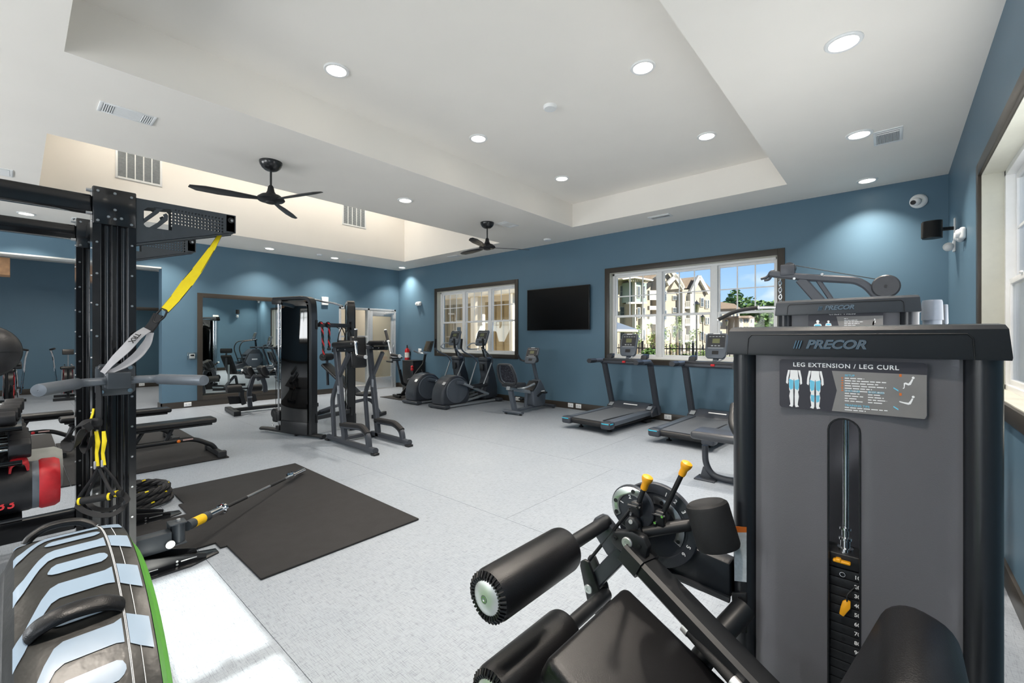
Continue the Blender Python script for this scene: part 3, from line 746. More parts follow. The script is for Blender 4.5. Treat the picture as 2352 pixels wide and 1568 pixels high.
# roller pads
def roller(y0, y1, x, z, r, name='roller_pad'):
    o = part(name, MB().lathe((x, y0, z), (0, 1, 0), [(r*.55, .004), (r*.80, .0), (r*.93, .006), (r, .020), (r, y1 - y0 - .012), (r*.97, y1 - y0 - .003), (r*.9, y1 - y0), (r*.3, y1 - y0)], 40), M_VINYLBLK, leg)
    pm = MB()   # gathered pleats round the end
    for k in range(34):
        a = 2*PI*k/34; u = Vector((math.cos(a), 0, math.sin(a)))
        pm.oval([Vector((x, y0 + .0005, z)) + u*r*.62, Vector((x, y0 - .003, z)) + u*r*.78, Vector((x, y0 + .005, z)) + u*r*.95], .0055, .006, n=6)
    part('pleats', pm, M_VINYLBLK, o)
    part('end_cap', MB().lathe((x, y0 + .004, z), (0, -1, 0), [(r*.66, 0), (r*.66, .004), (r*.60, .007), (r*.30, .012), (r*.16, .013), (r*.15, .010), (0, .010)], 32), M_ALU, o)
    part('cap_screw', MB().lathe((x, y0 + .004, z), (0, -1, 0), [(r*.14, .009), (r*.13, .0135), (r*.07, .0135), (r*.05, .011), (0, .011)], 12), M_STEEL, o)
    return o
RX, RZ = -.70, .706
roller(.71, 1.02, RX, RZ, .0605); roller(.72, 1.02, -.70, .474, .0605)
part('roller_rod', MB().cyl((RX, 1.0, RZ), (RX, 1.26, RZ), .0205, n=20), M_MATTE, leg)
part('roller_rod', MB().cyl((-.70, 1.0, .474), (-.70, 1.26, .474), .0205, n=20), M_MATTE, leg)
part('rod_washer', MB().cyl((RX, 1.022, RZ), (RX, 1.026, RZ), .034, n=24), M_ALU, leg); part('rod_washer', MB().cyl((-.70, 1.022, .474), (-.70, 1.026, .474), .034, n=24), M_ALU, leg)
# lever: plate with round lobe, square tube and lower bracket, in planes Y = 1.22 .. 1.30
def z7(x, y): return (1060 + x/2.969, 1040 + y/2.969)
def P7(x, y, Y): return atY(*z7(x, y), Y)
def poly7(pts, Y, t): return MB().prism([P7(x, y, Y) for x, y in pts], (0, t, 0))
part('lever_plate', poly7([(890,470),(905,442),(935,432),(965,440),(1000,480),(1040,530),(1145,560),(1150,700),(1060,770),(985,690),(905,560)], 1.245, .035), M_DGREY, leg, .006)
part('lever_tube', MB().bar([P7(1120, 660, 1.262), P7(905, 880, 1.262)], .046, .058, up=(0, 1, 0), ch=.004), M_DGREY, leg)
part('lower_link', poly7([(806,770),(808,740),(835,728),(865,745),(935,940),(955,1060),(945,1105),(915,1110),(860,1030)], 1.222, .012), M_MATTE, leg, .003)
part('lower_link', poly7([(856,720),(870,698),(905,705),(990,900),(1010,1010),(1000,1060),(960,1060),(930,950)], 1.285, .012), M_MATTE, leg, .003)
part('pivot_bolt', MB().lathe(P7(868, 925, 1.222), (0, -1, 0), [(.0145, 0), (.0145, .004), (.012, .006), (.006, .006), (.005, .004), (0, .004)], 24), M_ALU, leg)
part('push_rod', MB().cyl(P7(1150, 385, 1.25), P7(860, 745, 1.25), .0055, n=10), M_MATTE, leg)
# main pivot head and beam
part('pivot_head', poly7([(1018,570),(1040,540),(1160,535),(1240,580),(1270,650),(1255,720),(1165,770),(1100,690),(1045,640),(1020,610)], 1.205, .03), M_MATTE, leg, .005)
part('pivot_bolt', MB().lathe(P7(1130, 610, 1.205), (0, -1, 0), [(.0165, 0), (.0165, .004), (.014, .006), (.007, .006), (.006, .004), (0, .004)], 28), M_ALU, leg)
for q in ((1050, 580), (1213, 635)): part('head_bolt', MB().lathe(P7(*q, 1.205), (0, -1, 0), [(.0062, 0), (.0062, .004), (.003, .005), (0, .005)], 12), M_BLACK, leg)
part('pivot_stem', MB().cyl(P7(1190, 540, 1.25), P7(1180, 430, 1.27), .022, n=18), M_MATTE, leg)
part('pivot_link', poly7([(1110,470),(1135,440),(1175,445),(1205,490),(1205,520),(1120,530)], 1.20, .02), M_MATTE, leg, .004)
part('link_bolt', MB().lathe(P7(1155, 468, 1.20), (0, -1, 0), [(.0062, 0), (.0062, .003), (.0, .003)], 14), M_ALU, leg)
p0, p1 = P7(1225, 735, 1.225), atY(1740, 1568, 1.16)
bd = (p1 - p0).normalized()
part('main_beam', MB().bar([p0 - bd*.02, p1 + bd*.25], .050, .082, up=(0, 1, 0), ch=.010), M_MATTE, leg)
part('beam_socket', MB().bar([p0 - bd*.045, p0 + bd*.022], .060, .094, up=(0, 1, 0), ch=.008), M_MATTE, leg)
# cam discs with numbered positions
dc = atY(1508, 1203, 1.33)
part('cam_disc', MB().lathe(dc + Vector((0, 0, 0)), (0, -1, 0), [(.127, -.012), (.130, -.006), (.130, .004), (.127, .008), (.100, .008), (.097, .004), (.0, .004)], 56), M_DGREY, leg)
def arc_plate(c, r0, r1, a0, a1, Y, n=14):
    pts = [Vector((c.x + r1*math.cos(a), Y, c.z + r1*math.sin(a))) for a in [a0 + (a1-a0)*k/n for k in range(n+1)]]
    pts += [Vector((c.x + r0*math.cos(a), Y, c.z + r0*math.sin(a))) for a in [a1 + (a0-a1)*k/n for k in range(n+1)]]
    return MB().prism(pts, (0, -.005, 0))
part('index_plate', arc_plate(dc, .066, .090, math.radians(-30), math.radians(95), 1.325), M_STEEL, leg, .001)
part('index_hole', MB().cyl(dc + Vector((.078*math.cos(1.3), -.0135, .078*math.sin(1.3))), dc + Vector((.078*math.cos(1.3), -.011, .078*math.sin(1.3))), .006, n=10), M_BLACK, leg); part('index_hole', MB().cyl(dc + Vector((.078*math.cos(-.4), -.0135, .078*math.sin(-.4))), dc + Vector((.078*math.cos(-.4), -.011, .078*math.sin(-.4))), .006, n=10), M_BLACK, leg)
for i, (s_, a) in enumerate((('1', 1.25), ('2', .95), ('3', .62), ('5', -.35), ('6', -.62))):
    part('cam_number', text_mb(s_, .018, dc + Vector((.108*math.cos(a), -.0095, .108*math.sin(a))), (math.sin(a), 0, -math.cos(a)), (math.cos(a), 0, math.sin(a)), .0008, 'CENTER', 0, 1, .0004), M_PRINTW, leg)
d2 = atY(1453, 1165, 1.27)
part('small_cam_disc', MB().lathe(d2, (0, -1, 0), [(.068, -.008), (.070, -.004), (.070, .003), (.067, .006), (.0, .006)], 44), M_DGREY, leg)
part('small_index_plate', arc_plate(d2, .042, .066, math.radians(60), math.radians(215), 1.2645), M_STEEL, leg, .001)
mb = MB()
for a in (1.45, 2.9, 3.55): mb.cyl(d2 + Vector((.054*math.cos(a), -.0115, .054*math.sin(a))), d2 + Vector((.054*math.cos(a), -.009, .054*math.sin(a))), .0065, n=10)
part('small_index_holes', mb, M_BLACK, leg, kind='stuff')
for s_, a, r_ in (('2', 1.75, .034), ('1', 2.8, .034)): part('cam_number', text_mb(s_, .016, d2 + Vector((r_*math.cos(a), -.007, r_*math.sin(a))), (math.sin(a), 0, -math.cos(a)), (math.cos(a), 0, math.sin(a)), .0008, 'CENTER', 0, 1, .0004), M_PRINTW, leg)
# release handles with amber mushroom knobs
for (b, k_, Y) in (((1195, 380), (1253, 215), 1.235), ((1360, 440), (1515, 120), 1.285)):
    a, c = P7(*b, Y), P7(*k_, Y); dd = (c - a).normalized()
    part('release_stem', MB().cyl(a, c, .0075, n=12), M_BLACK, leg)
    part('release_knob', MB().lathe(c - dd*.016, dd, [(.0095, 0), (.0105, .006), (.0105, .020), (.015, .030), (.0165, .036), (.0155, .042), (.010, .0455), (0, .046)], 20), M_YELLOW, leg)
    part('release_clevis', MB().rbox(a, (.030, .030, .045), .006).cyl(a + Vector((-.02, -.018, .012)), a + Vector((.02, -.018, .012)), .004, n=8), M_BLACK, leg)
    part('release_bolt', bolts([a + Vector((.012, -.016, .012)), a + Vector((-.010, -.016, -.012))], (0, -1, 0), .005, .007), M_CHROME, leg)
# rear hold-down cylinder on its tube, pulley cover
part('hold_down_tube', MB().cyl(P7(1240, 540, 1.262), P7(1600, 480, 1.33), .0175, n=18), M_MATTE, leg)
c0, c1 = atY(1624, 1162, 1.30), atY(1650, 1252, 1.30); ax = (c1 - c0).normalized()
part('hold_down_pad', MB().lathe(c0 - ax*.012, ax, [(.0, 0), (.048, 0), (.056, .006), (.058, .014), (.058, (c1-c0).length + .01), (.055, (c1-c0).length + .018), (0, (c1-c0).length + .02)], 32), M_FOAM, leg)
part('pulley_cover', poly7([(1280,640),(1560,640),(1830,760),(1832,1000),(1760,975),(1440,830),(1300,740)], 1.345, .06), M_CHAR, leg, .006)
part('cover_ridge', MB().tube([P7(1300, 745, 1.34), P7(1440, 832, 1.34), P7(1830, 1000, 1.34)], .010, 8), M_CHAR, leg)
# seat pad (tilted) and back pad
sa, sb = Vector((-.583, 0, .588)), Vector((-.20, 0, .392))
dx = (sb - sa).normalized(); nz_ = Vector((-dx.z, 0, dx.x))
cs = sa.lerp(sb, .5); cs.y = .972; cs -= nz_*.035
seat = part('seat_pad', MB().rbox(cs, ((sb-sa).length, .385, .075), .022, (dx, (0, 1, 0), nz_), 5), M_VINYLBLK, leg)
seam = []
L2, W2 = (sb-sa).length/2 - .004, .1925 - .004
part('seam_piping', MB().tube([cs + dx*a + Vector((0, b, 0)) + nz_*.010 for a, b in ((-L2+.02,-W2),(L2-.02,-W2),(L2,-W2+.02),(L2,W2-.02),(L2-.02,W2),(-L2+.02,W2),(-L2,W2-.02),(-L2,-W2+.02))], .003, 6, .02, closed=True), M_VINYLBLK, seat)
ba, bb = Vector((-.155, 0, .42)), Vector((-.005, 0, .815))
dz_ = (bb - ba).normalized(); nb = Vector((dz_.z, 0, -dz_.x))
cbk = ba.lerp(bb, .5) + nb*.060; cbk.y = .975
back = part('back_pad', MB().rbox(cbk, ((bb-ba).length, .33, .115), .05, (dz_, (0, 1, 0), nb), 6), M_VINYLBLK, leg)
Lb, Wb = (bb-ba).length/2 - .006, .165 - .003
part('seam_piping', MB().tube([cbk + dz_*a + Vector((0, b, 0)) - nb*.006 for a, b in ((-Lb+.04,-Wb),(Lb-.05,-Wb),(Lb,-Wb+.05),(Lb,Wb-.05),(Lb-.05,Wb),(-Lb+.04,Wb),(-Lb,Wb-.04),(-Lb,-Wb+.04))], .0032, 6, .05, closed=True), M_VINYLBLK, back)
part('back_support', MB().rbox(cbk + nb*.085 - dz_*.06, (.22, .16, .07), .03, (dz_, (0, 1, 0), nb), 4), M_BLACK, leg)
part('seat_post', MB().bar([Vector((-.30, .98, .40)), Vector((-.18, .98, .0))], .07, .06, up=(0, 1, 0), ch=.006).bar([Vector((-.18, .98, .03)), Vector((-.12, 1.36, .03))], .06, .06, ch=.006), M_MATTE, leg)
part('back_post', MB().bar([Vector((.03, .985, .52)), Vector((-.10, .985, .30)), Vector((-.20, .985, .22))], .06, .05, up=(0, 1, 0), ch=.006), M_MATTE, leg)
# side grip along the seat: black grip between two bright collars
g0, g1 = P7(1525, 1190, 1.165), P7(1850, 1555, 1.12); gd = (g1 - g0).normalized()
part('hand_grip', MB().cyl(g0 + gd*.012, g1, .0125, n=18), M_FOAM, leg)
part('grip_collar', MB().cyl(g0 - gd*.004, g0 + gd*.014, .0145, n=20), M_ALU, leg); part('grip_collar', MB().cyl(g1 - gd*.002, g1 + gd*.016, .0145, n=20), M_ALU, leg)
# ================================================================== TRAINING RIG AND EVERYTHING ROUND IT (left foreground)
M_RIG = mat('rig_gloss_black', '#1d1e21', 0.22, 0.35, var=0.06, nscale=40, coat=0.6)
M_BRKT = mat('bracket_grey', '#3f454b', 0.42, 0.1, var=0.04, bump=0.05, bscale=900)
XN, XF, PY0, PY1, ZP = -3.05, -3.95, .255, .425, 2.07
rig = thing('training_rig', 'tall black steel training rig with slotted posts and perforated grey arms, at left', 'training rig', (-3.5, .3, 0))
def rig_post(xf):
    # extruded section: flat flanges, two hollow flutes either side of a centre slot, seen on the +X face
    yc = (PY0 + PY1)/2; w = (PY1 - PY0)/2; prof = []
    def f(s): # depth of the +X face at s in -1..1
        a = abs(s)
        if a < .09: return -.014
        if a < .13: return -.002
        if a < .62: return -.016*math.sin((a - .13)/.49*PI)
        if a < .72: return 0.0
        return 0.0
    n = 56; pts = [(xf + f(-1 + 2*k/n), yc + w*(-1 + 2*k/n)) for k in range(n+1)]
    pts += [(xf - .10, PY1), (xf - .10, PY0)]
    return MB().prism([(x, y, 0.012) for x, y in pts], (0, 0, ZP - .012))
for nm, xf in (('near', XN), ('far', XF)):
    po = part('post', rig_post(xf), M_RIG, rig, angle=25)
    part('top_plate', MB().box((xf - .002, PY0 + .002, 1.885), (xf + .006, PY1 - .002, ZP + .003)), M_RIG, po, .003)
    sp_ = []
    for y, z in ((.275, 2.05), (.34, 2.05), (.405, 2.045), (.275, 1.90), (.405, 1.90), (.34, 1.965), (.315, 1.925), (.34, 1.918), (.365, 1.925)): sp_.append((xf + .006, y, z))
    each_bolt('post_bolt', sp_, (1, 0, 0), .0075, .005, M_STEEL, po)
    each_bolt('post_stud', [(xf, y, z) for y in (.272, .408) for z in [.35 + .16*k for k in range(10)]], (1, 0, 0), .006, .006, M_STEEL, po)
    each_bolt('edge_bolt', [(xf - .03, PY0, z) for z in [.5 + .14*k for k in range(11)]], (0, -1, 0), .005, .004, M_STEEL, po)
    # long beams back along -Y, top and bottom
    part('top_beam', MB().box((xf - .085, -2.4, 1.94), (xf - .015, PY0, 2.03)), M_RIG, rig, .008)
    part('base_beam', MB().box((xf - .085, -2.4, .07), (xf - .015, PY0, .195)), M_RIG, rig, .008)
    each_bolt('beam_bolt', [(xf - .012 + .02, PY0 - .002, z) for z in (2.045, 1.93)], (0, -1, 0), .010, .022, M_STEEL, rig)
    # base plate shoe with gussets, pointing +Y
    sx = xf - .05
    fo = part('foot_plate', MB().prism([(sx - .10, .22, 0), (sx + .10, .22, 0), (sx + .10, .66, 0), (sx + .035, .81, 0), (sx - .035, .81, 0), (sx - .10, .66, 0)], (0, 0, .010)), M_RIG, rig, .002)
    part('gusset', MB().prism([(sx + .055, .42, .01), (sx + .055, .74, .01), (sx + .055, .74, .035), (sx + .055, .70, .05), (sx + .055, .42, .11)], (.006, 0, 0)), M_RIG, fo, .002)
    part('gusset', MB().prism([(sx - .055, .42, .01), (sx - .055, .72, .01), (sx - .055, .72, .035), (sx - .055, .68, .05), (sx - .055, .42, .13)], (-.006, 0, 0)), M_RIG, fo, .002)
    part('gusset_slot', MB().rbox((sx + .0612, .655, .034), (.001, .075, .007), .0004).rbox((sx + .0612, .48, .030), (.001, .07, .005), .0004).cyl((sx + .0607, .60, .04), (sx + .0617, .60, .04), .006, n=10).cyl((sx + .0607, .60, .022), (sx + .0617, .60, .022), .006, n=10), M_STEEL, fo)
part('rear_post', MB().box((XN - .1, -2.4, .01), (XN, -2.25, ZP)), M_RIG, rig, .006); part('rear_post', MB().box((XF - .1, -2.4, .01), (XF, -2.25, ZP)), M_RIG, rig, .006)
part('cross_beam', MB().box((XF - .02, .30, 1.95), (XN - .08, .38, 2.03)), M_RIG, rig, .006)
# perforated arms: plates with real holes and a cut-out emblem
def plate_polys(mapf, holes_scale=1.0):
    mb = MB()
    def q(pts): return [mapf(x, y) for x, y in pts]
    def top(x): return 285 + (x - 1205)*(452 - 285)/(2125 - 1205)
    def bot(x): return 710 + (x - 1205)*(610 - 710)/(2125 - 1205)
    T = Vector((-.006, 0, 0))
    def poly(pts): mb.prism(q(pts), T)
    def colm(a, b, y0=None, y1=None):
        poly([(a, top(a) if y0 is None else y0[0]), (b, top(b) if y0 is None else y0[1]), (b, bot(b) if y1 is None else y1[1]), (a, bot(a) if y1 is None else y1[0])])
    colm(1205, 1297)
    colm(1297, 1553, None, (372, 392)); colm(1297, 1553, (548, 585), None); colm(1553, 1568)
    # emblem inside the cut-out
    poly([(1290, 480), (1410, 392), (1380, 372), (1470, 385), (1462, 398), (1298, 512)])
    poly([(1345, 556), (1440, 500), (1478, 460), (1470, 440), (1498, 428), (1516, 450), (1512, 492), (1470, 525), (1405, 566)])
    poly([(1297, 372), (1330, 374), (1297, 400)]); poly([(1553, 392), (1553, 410), (1535, 390)])
    poly([(1297, 548), (1297, 530), (1318, 551)])
    # perforated field: cells with octagonal holes
    x0, x1, nx, ny = 1568, 2020, 15, 5
    for i in range(nx):
        a, b = x0 + (x1-x0)*i/nx, x0 + (x1-x0)*(i+1)/nx
        def row(x, j): y0 = 385 + (x - 1568)*.185; return y0 + 29*j
        for j in range(ny):
            c = [(a, row(a, j)), ((a+b)/2, (row(a, j)+row(b, j))/2), (b, row(b, j)), (b, row(b, j+.5)), (b, row(b, j+1)), ((a+b)/2, (row(a, j+1)+row(b, j+1))/2), (a, row(a, j+1)), (a, row(a, j+.5))]
            cx = sum(p[0] for p in c)/8; cy = sum(p[1] for p in c)/8; k = 9.2
            h = [(cx - .7*k, cy - .75*k), (cx, cy - 1.05*k), (cx + .7*k, cy - .75*k), (cx + k, cy), (cx + .7*k, cy + .75*k), (cx, cy + 1.05*k), (cx - .7*k, cy + .75*k), (cx - k, cy)]
            for m in range(8): poly([c[m], c[(m+1) % 8], h[(m+1) % 8], h[m]])
        colm(a, b, None, (row(a, 0), row(b, 0))); colm(a, b, (row(a, ny), row(b, ny)), None)
    colm(2020, 2125)
    return mb
def mapn(X):
    def f(x, y):
        p = atX(x/3.92, 380 + y/3.92, XN); return Vector((X, p.y, p.z))
    return f
for xf in (XN, XF):
    for k, X in enumerate((xf - .004, xf - .094)):
        ar = part('arm_plate', plate_polys(mapn(X)), M_BRKT, rig, angle=20)
    g = mapn(xf)
    a0, a1, b0, b1 = g(1205, 705), g(2120, 606), g(2125, 455), g(1205, 285)
    # folded bottom flange with small round holes as raised rings
    part('arm_flange', MB().prism([(xf - .004, a0.y, a0.z), (xf - .004, a1.y, a1.z), (xf - .094, a1.y, a1.z), (xf - .094, a0.y, a0.z)], (0, 0, .005)), M_BRKT, rig, .001)
    part('arm_end', MB().box((xf - .094, a1.y - .05, a1.z), (xf - .004, a1.y, b0.z)), M_BRKT, rig, .003)
    hc = g(2080, 495); part('arm_bolt', MB().cyl((xf - .004, hc.y, hc.z), (xf + .004, hc.y, hc.z), .017, n=20), M_BLACK, rig)
    part('arm_bolt_head', MB().cyl((xf + .004, hc.y + .002, hc.z - .002), (xf + .009, hc.y + .002, hc.z - .002), .0075, n=12), M_STEEL, rig)
# dip handles on the near post
YH, ZH = .342, 1.085
dh = part('dip_plate', MB().prism([(XN + .002, YH + a, ZH + b) for a, b in ((-.078,.062),(-.060,.082),(.060,.082),(.078,.062),(.078,-.062),(.060,-.082),(-.060,-.082),(-.078,-.062))], (.010, 0, 0)), M_BRKT, rig, .003)
each_bolt('dip_plate_bolt', [(XN + .012, YH + a, ZH + b) for a, b in ((-.056,.06),(.056,.06),(.056,-.06),(-.056,-.06))], (1, 0, 0), .0135, .008, M_CHROME, dh)
part('dip_block', MB().rbox((XN + .075, YH, ZH + .002), (.125, .092, .082), .006), M_BRKT, rig)
for s in (-1, 1):
    a = Vector((XN + .095, YH + s*.046, ZH)); b = Vector((XN + .115, YH + s*.135, ZH)); c = Vector((-2.60, YH + s*.283, ZH + .003))
    d_ = (c - b).normalized()
    part('dip_bar', MB().tube([a, b, b + d_*.06], .0195, 16, .04), M_MGREY, rig)
    part('dip_grip', MB().lathe(b + d_*.04, d_, [(.022, 0), (.0265, .008), (.0265, (c-b).length - .05), (.025, (c-b).length - .043), (.003, (c-b).length - .040), (0, (c-b).length - .042)], 22), M_MGREY, rig)
# storage trays between the posts, running back along -Y
for z in (.865, .705, .44): part('storage_tray', MB().box((XF - .06, -2.2, z), (XN - .03, .02, z + .008)).box((XF - .06, -2.2, z), (XF - .052, .02, z + .05)).box((XN - .038, -2.2, z), (XN - .03, .02, z + .022)), M_RIG, rig, .002)
part('ball_rail', MB().tube([(XN - .22, -2.2, 1.16), (XN - .22, .02, 1.16)], .014, 10).tube([(XN - .52, -2.2, 1.16), (XN - .52, .02, 1.16)], .014, 10), M_RIG, rig)
# ---- landmine pivot on the near shoe
pv = Vector((-3.12, .618, .185))
lm = part('landmine_arm', MB().box((-3.16, .425, .10), (-3.08, .585, .20)), M_BRKT, rig, .006)
part('landmine_yoke', MB().box((-3.162, .575, .115), (-3.078, .655, .122)).box((-3.162, .575, .232), (-3.078, .655, .239)).box((-3.168, .575, .115), (-3.160, .60, .239)), M_BRKT, lm, .002)
part('landmine_barrel', MB().cyl((-3.12, .622, .122), (-3.12, .622, .232), .031, n=24), M_BRKT, lm)
part('landmine_bolt', MB().cyl((-3.075, .575, .135), (-3.066, .575, .135), .022, n=20), M_ALU, lm); part('landmine_bolt', MB().cyl((-3.12, .622, .239), (-3.12, .622, .252), .010, n=10), M_ALU, lm)
# ---- barbell resting in it
b0 = Vector((-3.14, .665, .19)); b1 = atZ(697, 1079, .048)
bd = (b1 - b0).normalized(); Lb = (b1 - b0).length
bell = thing('barbell', 'chrome barbell with one end in the landmine pivot, lying across the rubber mat', 'barbell', tuple(b1 - Vector((0, 0, .048))))
part('shaft', MB().cyl(b0 + bd*.25, b1 - bd*.22, .011, n=12), M_STEEL, bell)
for ka, kb in ((.30, .62), (.95, 1.2)): part('knurling', MB().cyl(b0 + bd*ka, b0 + bd*kb, .0115, n=12), mat('knurled_steel', '#3c3d3f', 0.5, 0.7, bump=.8, bscale=900), bell)
part('sleeve', MB().cyl(b1 - bd*.24, b1, .021, n=20).lathe(b1 - bd*.27, bd, [(.012, 0), (.036, .004), (.036, .028), (.024, .034)], 22), M_CHROME, bell)
part('sleeve', MB().cyl(b0 + bd*.14, b0 + bd*.34, .024, n=20).lathe(b0 + bd*.32, bd, [(.024, 0), (.036, .005), (.036, .026), (.012, .03)], 22), M_CHROME, bell)
part('landmine_tube', MB().cyl(b0 - bd*.0, b0 + bd*.19, .029, n=20), M_BRKT, bell)
part('warning_sticker', MB().cyl(b0 + bd*.055, b0 + bd*.14, .0297, n=20), mat('sticker_yellow', '#f5c21a', .5, var=.12, nscale=120), bell)
# ---- suspension trainer: yellow strap from the arm down to the dip handle, handles hanging below
st = thing('suspension_trainer', 'yellow and black suspension trainer strap tied from rig arm to grey dip handle', 'exercise strap', (-3.0, .4, 1.0))
def SP(px, py, D): return atD(px, py, D)
def lerp_path(pts, n=6):
    out = []
    for (a, b) in zip(pts[:-1], pts[1:]):
        for k in range(n): out.append(a.lerp(b, k/n))
    return out + [pts[-1]]
yp = [SP(505, 540, 2.66), SP(486, 572, 2.60), SP(452, 622, 2.53), SP(430, 650, 2.48), SP(404, 684, 2.43), SP(378, 713, 2.38)]
wd = [.022, .034, .052, .060, .052, .044]
camr = Vector((CY, SY, 0)); sdv = (Vector((CY, SY, .0)) + Vector((0, 0, -.75))).normalized()
part('yellow_strap', MB().strip(yp, wd, .004, sdv), M_STRAPY, st)
part('strap_edge', MB().tube([p + sdv*w/2 for p, w in zip(yp, wd)], .0022, 6).tube([p - sdv*w/2 for p, w in zip(yp, wd)], .0022, 6), M_STRAPB, st)
part('carabiner', MB().tube([SP(372, 708, 2.38), SP(384, 714, 2.38), SP(378, 728, 2.37), SP(360, 742, 2.36), SP(352, 738, 2.36), SP(358, 722, 2.37)], .0052, 8, .012, closed=True), M_BLACK, st)
part('buckle', MB().strip([SP(364, 722, 2.375), SP(352, 744, 2.36), SP(338, 762, 2.35)], .046, .012, sdv), M_STRAPB, st)
lo1 = fillet([SP(338, 756, 2.33), SP(316, 770, 2.28), SP(290, 800, 2.23), SP(262, 826, 2.19), SP(236, 856, 2.16)], .03)
lo2 = fillet([SP(346, 764, 2.34), SP(340, 785, 2.32), SP(318, 815, 2.27), SP(285, 840, 2.22), SP(240, 860, 2.165)], .03)
part('grey_loop', MB().strip(lo1, [.040 + .008*math.sin(PI*k/(len(lo1)-1)) - .014*(k/(len(lo1)-1))**3 for k in range(len(lo1))], .004, sdv), M_STRAPG, st)
part('grey_loop', MB().strip(lo2, [.030 + .014*math.sin(PI*k/(len(lo2)-1)) - .008*(k/(len(lo2)-1))**3 for k in range(len(lo2))], .004, sdv), M_STRAPG, st)
nrm = (SP(320, 766, 2.285) - SP(300, 788, 2.245)).normalized()
upv = (sdv - nrm*sdv.dot(nrm)).normalized()
part('lettering', text_mb('TRX', .032, SP(309, 776, 2.258), -nrm, upv, .0012, 'CENTER', 0, 1.0, .0008), M_BLACK, st)
# hanging webbing, cradles, yellow straps and triangular handles
part('hanging_strap', MB().strip([SP(226, 876, 2.15), SP(228, 920, 2.16), SP(227, 958, 2.17), SP(222, 985, 2.17)], [.022, .030, .028, .032], .008, camr), M_STRAPB, st)
part('yellow_tag', MB().strip([SP(215, 938, 2.16), SP(213, 950, 2.16), SP(209, 962, 2.16)], .010, .004, camr), M_STRAPY, st)
part('knot', MB().rbox(SP(222, 970, 2.16), (.045, .03, .045), .012, (camr, Vector((-SY, CY, 0)), Vector((0, 0, 1)))), M_STRAPB, st)
tor = Vector((-SY, CY, 0))
cr1 = [SP(210, 968, 2.13), SP(186, 972, 2.11), SP(162, 992, 2.10), SP(150, 1018, 2.09), SP(156, 1028, 2.06), SP(172, 1030, 2.04), SP(180, 1010, 2.04), SP(190, 988, 2.06), SP(210, 976, 2.10)]
part('foot_cradle', MB().strip(fillet(cr1, .05), .040, .004, tor*.8 + Vector((0, 0, .6))), M_STRAPB, st)
cr2 = [SP(212, 978, 2.16), SP(196, 1000, 2.20), SP(190, 1022, 2.22), SP(200, 1038, 2.2), SP(208, 1020, 2.16), SP(212, 1000, 2.14)]
part('foot_cradle', MB().strip(fillet(cr2, .04), .036, .004, tor*.8 + Vector((0, 0, .6))), M_STRAPB, st)
for q in ([(221, 990), (225, 1015), (222, 1040), (224, 1070)], [(238, 990), (240, 1012), (236, 1040), (239, 1068)]):
    part('yellow_strap', MB().strip([SP(x, y, 2.15) for x, y in q], [.016, .022, .014, .018], .004, camr), M_STRAPY, st)
part('strap_keeper', MB().rbox(SP(219, 1068, 2.15), (.012, .01, .040), .003, (camr, tor, (0, 0, 1))).rbox(SP(235, 1064, 2.15), (.010, .01, .036), .003, (camr, tor, (0, 0, 1))), M_STRAPG, st)
def hng(D, pts, r=.007): return MB().tube([SP(x, y, D) for x, y in pts], r, 8, .02)
part('handle_sling', hng(2.14, [(226, 1072), (214, 1096), (182, 1140), (176, 1160)]).tube([SP(228, 1076, 2.14), SP(250, 1120, 2.13), SP(262, 1136, 2.12)], .007, 8), M_STRAPB, st)
part('handle_sling', hng(2.17, [(236, 1070), (216, 1104), (196, 1145)]).tube([SP(238, 1072, 2.17), SP(262, 1100, 2.18), SP(282, 1136, 2.18)], .007, 8), M_STRAPB, st)
h0, h1 = SP(183, 1151, 2.10), SP(256, 1139, 2.14)
part('foam_handle', MB().cyl(h0, h1, .017, n=18), M_FOAM, st)
hv = (h1 - h0).normalized(); part('handle_ring', MB().cyl(h0 - hv*.003, h0 + hv*.006, .0175, n=16).cyl(h1 - hv*.012, h1 - hv*.002, .0178, n=16).cyl(SP(266, 1134, 2.16), SP(270, 1133, 2.16), .016, n=16), M_STRAPY, st)
part('foam_handle', MB().cyl(SP(262, 1136, 2.16), SP(282, 1132, 2.17), .016, n=16), M_FOAM, st)
part('toe_loop', MB().strip(fillet([SP(176, 1160, 2.10), SP(190, 1172, 2.08), SP(225, 1184, 2.06), SP(262, 1182, 2.08), SP(288, 1162, 2.12), SP(296, 1150, 2.16), SP(284, 1134, 2.18)], .06), .022, .004, tor*.7 + Vector((0, 0, .7))), M_STRAPB, st)
part('toe_loop', MB().strip(fillet([SP(198, 1150, 2.16), SP(215, 1168, 2.14), SP(250, 1172, 2.15), SP(276, 1158, 2.18), SP(282, 1140, 2.2)], .06), .020, .004, tor*.7 + Vector((0, 0, .7))), M_STRAPB, st)
# ---- big padded training tyre
TC, TR_ = Vector((-1.194, .072, .452)), .450
tyre = thing('padded_flip_weight', 'large padded training tyre with pale blue tread bars and green rim, bottom left', 'training tyre', (TC.x, TC.y, 0))
def tp(th, y, lift=0.0):
    """point on the tyre: th = angle from straight up towards the camera side, y = across"""
    y = -.014 + (y + .045)*(.178/.217); v = (y - .075)/.09; R = TR_ - .010*v*v*v*v*1.0 - (.030*max(0, abs(v) - .86)/.14) + lift
    return Vector((TC.x + R*math.sin(th), y, TC.z + R*math.cos(th)))
ysn = [-.045, -.040, -.030, -.015] + [.0 + .02*k for k in range(7)] + [.135, .148, .158, .166, .172]
mb = MB(); n = 120
vs = [tp(2*PI*k/n, y) for k in range(n) for y in ysn]; m_ = len(ysn); fs = []
for k in range(n):
    for j in range(m_ - 1): a, b = k*m_ + j, ((k+1) % n)*m_ + j; fs.append((a, a+1, b+1, b))
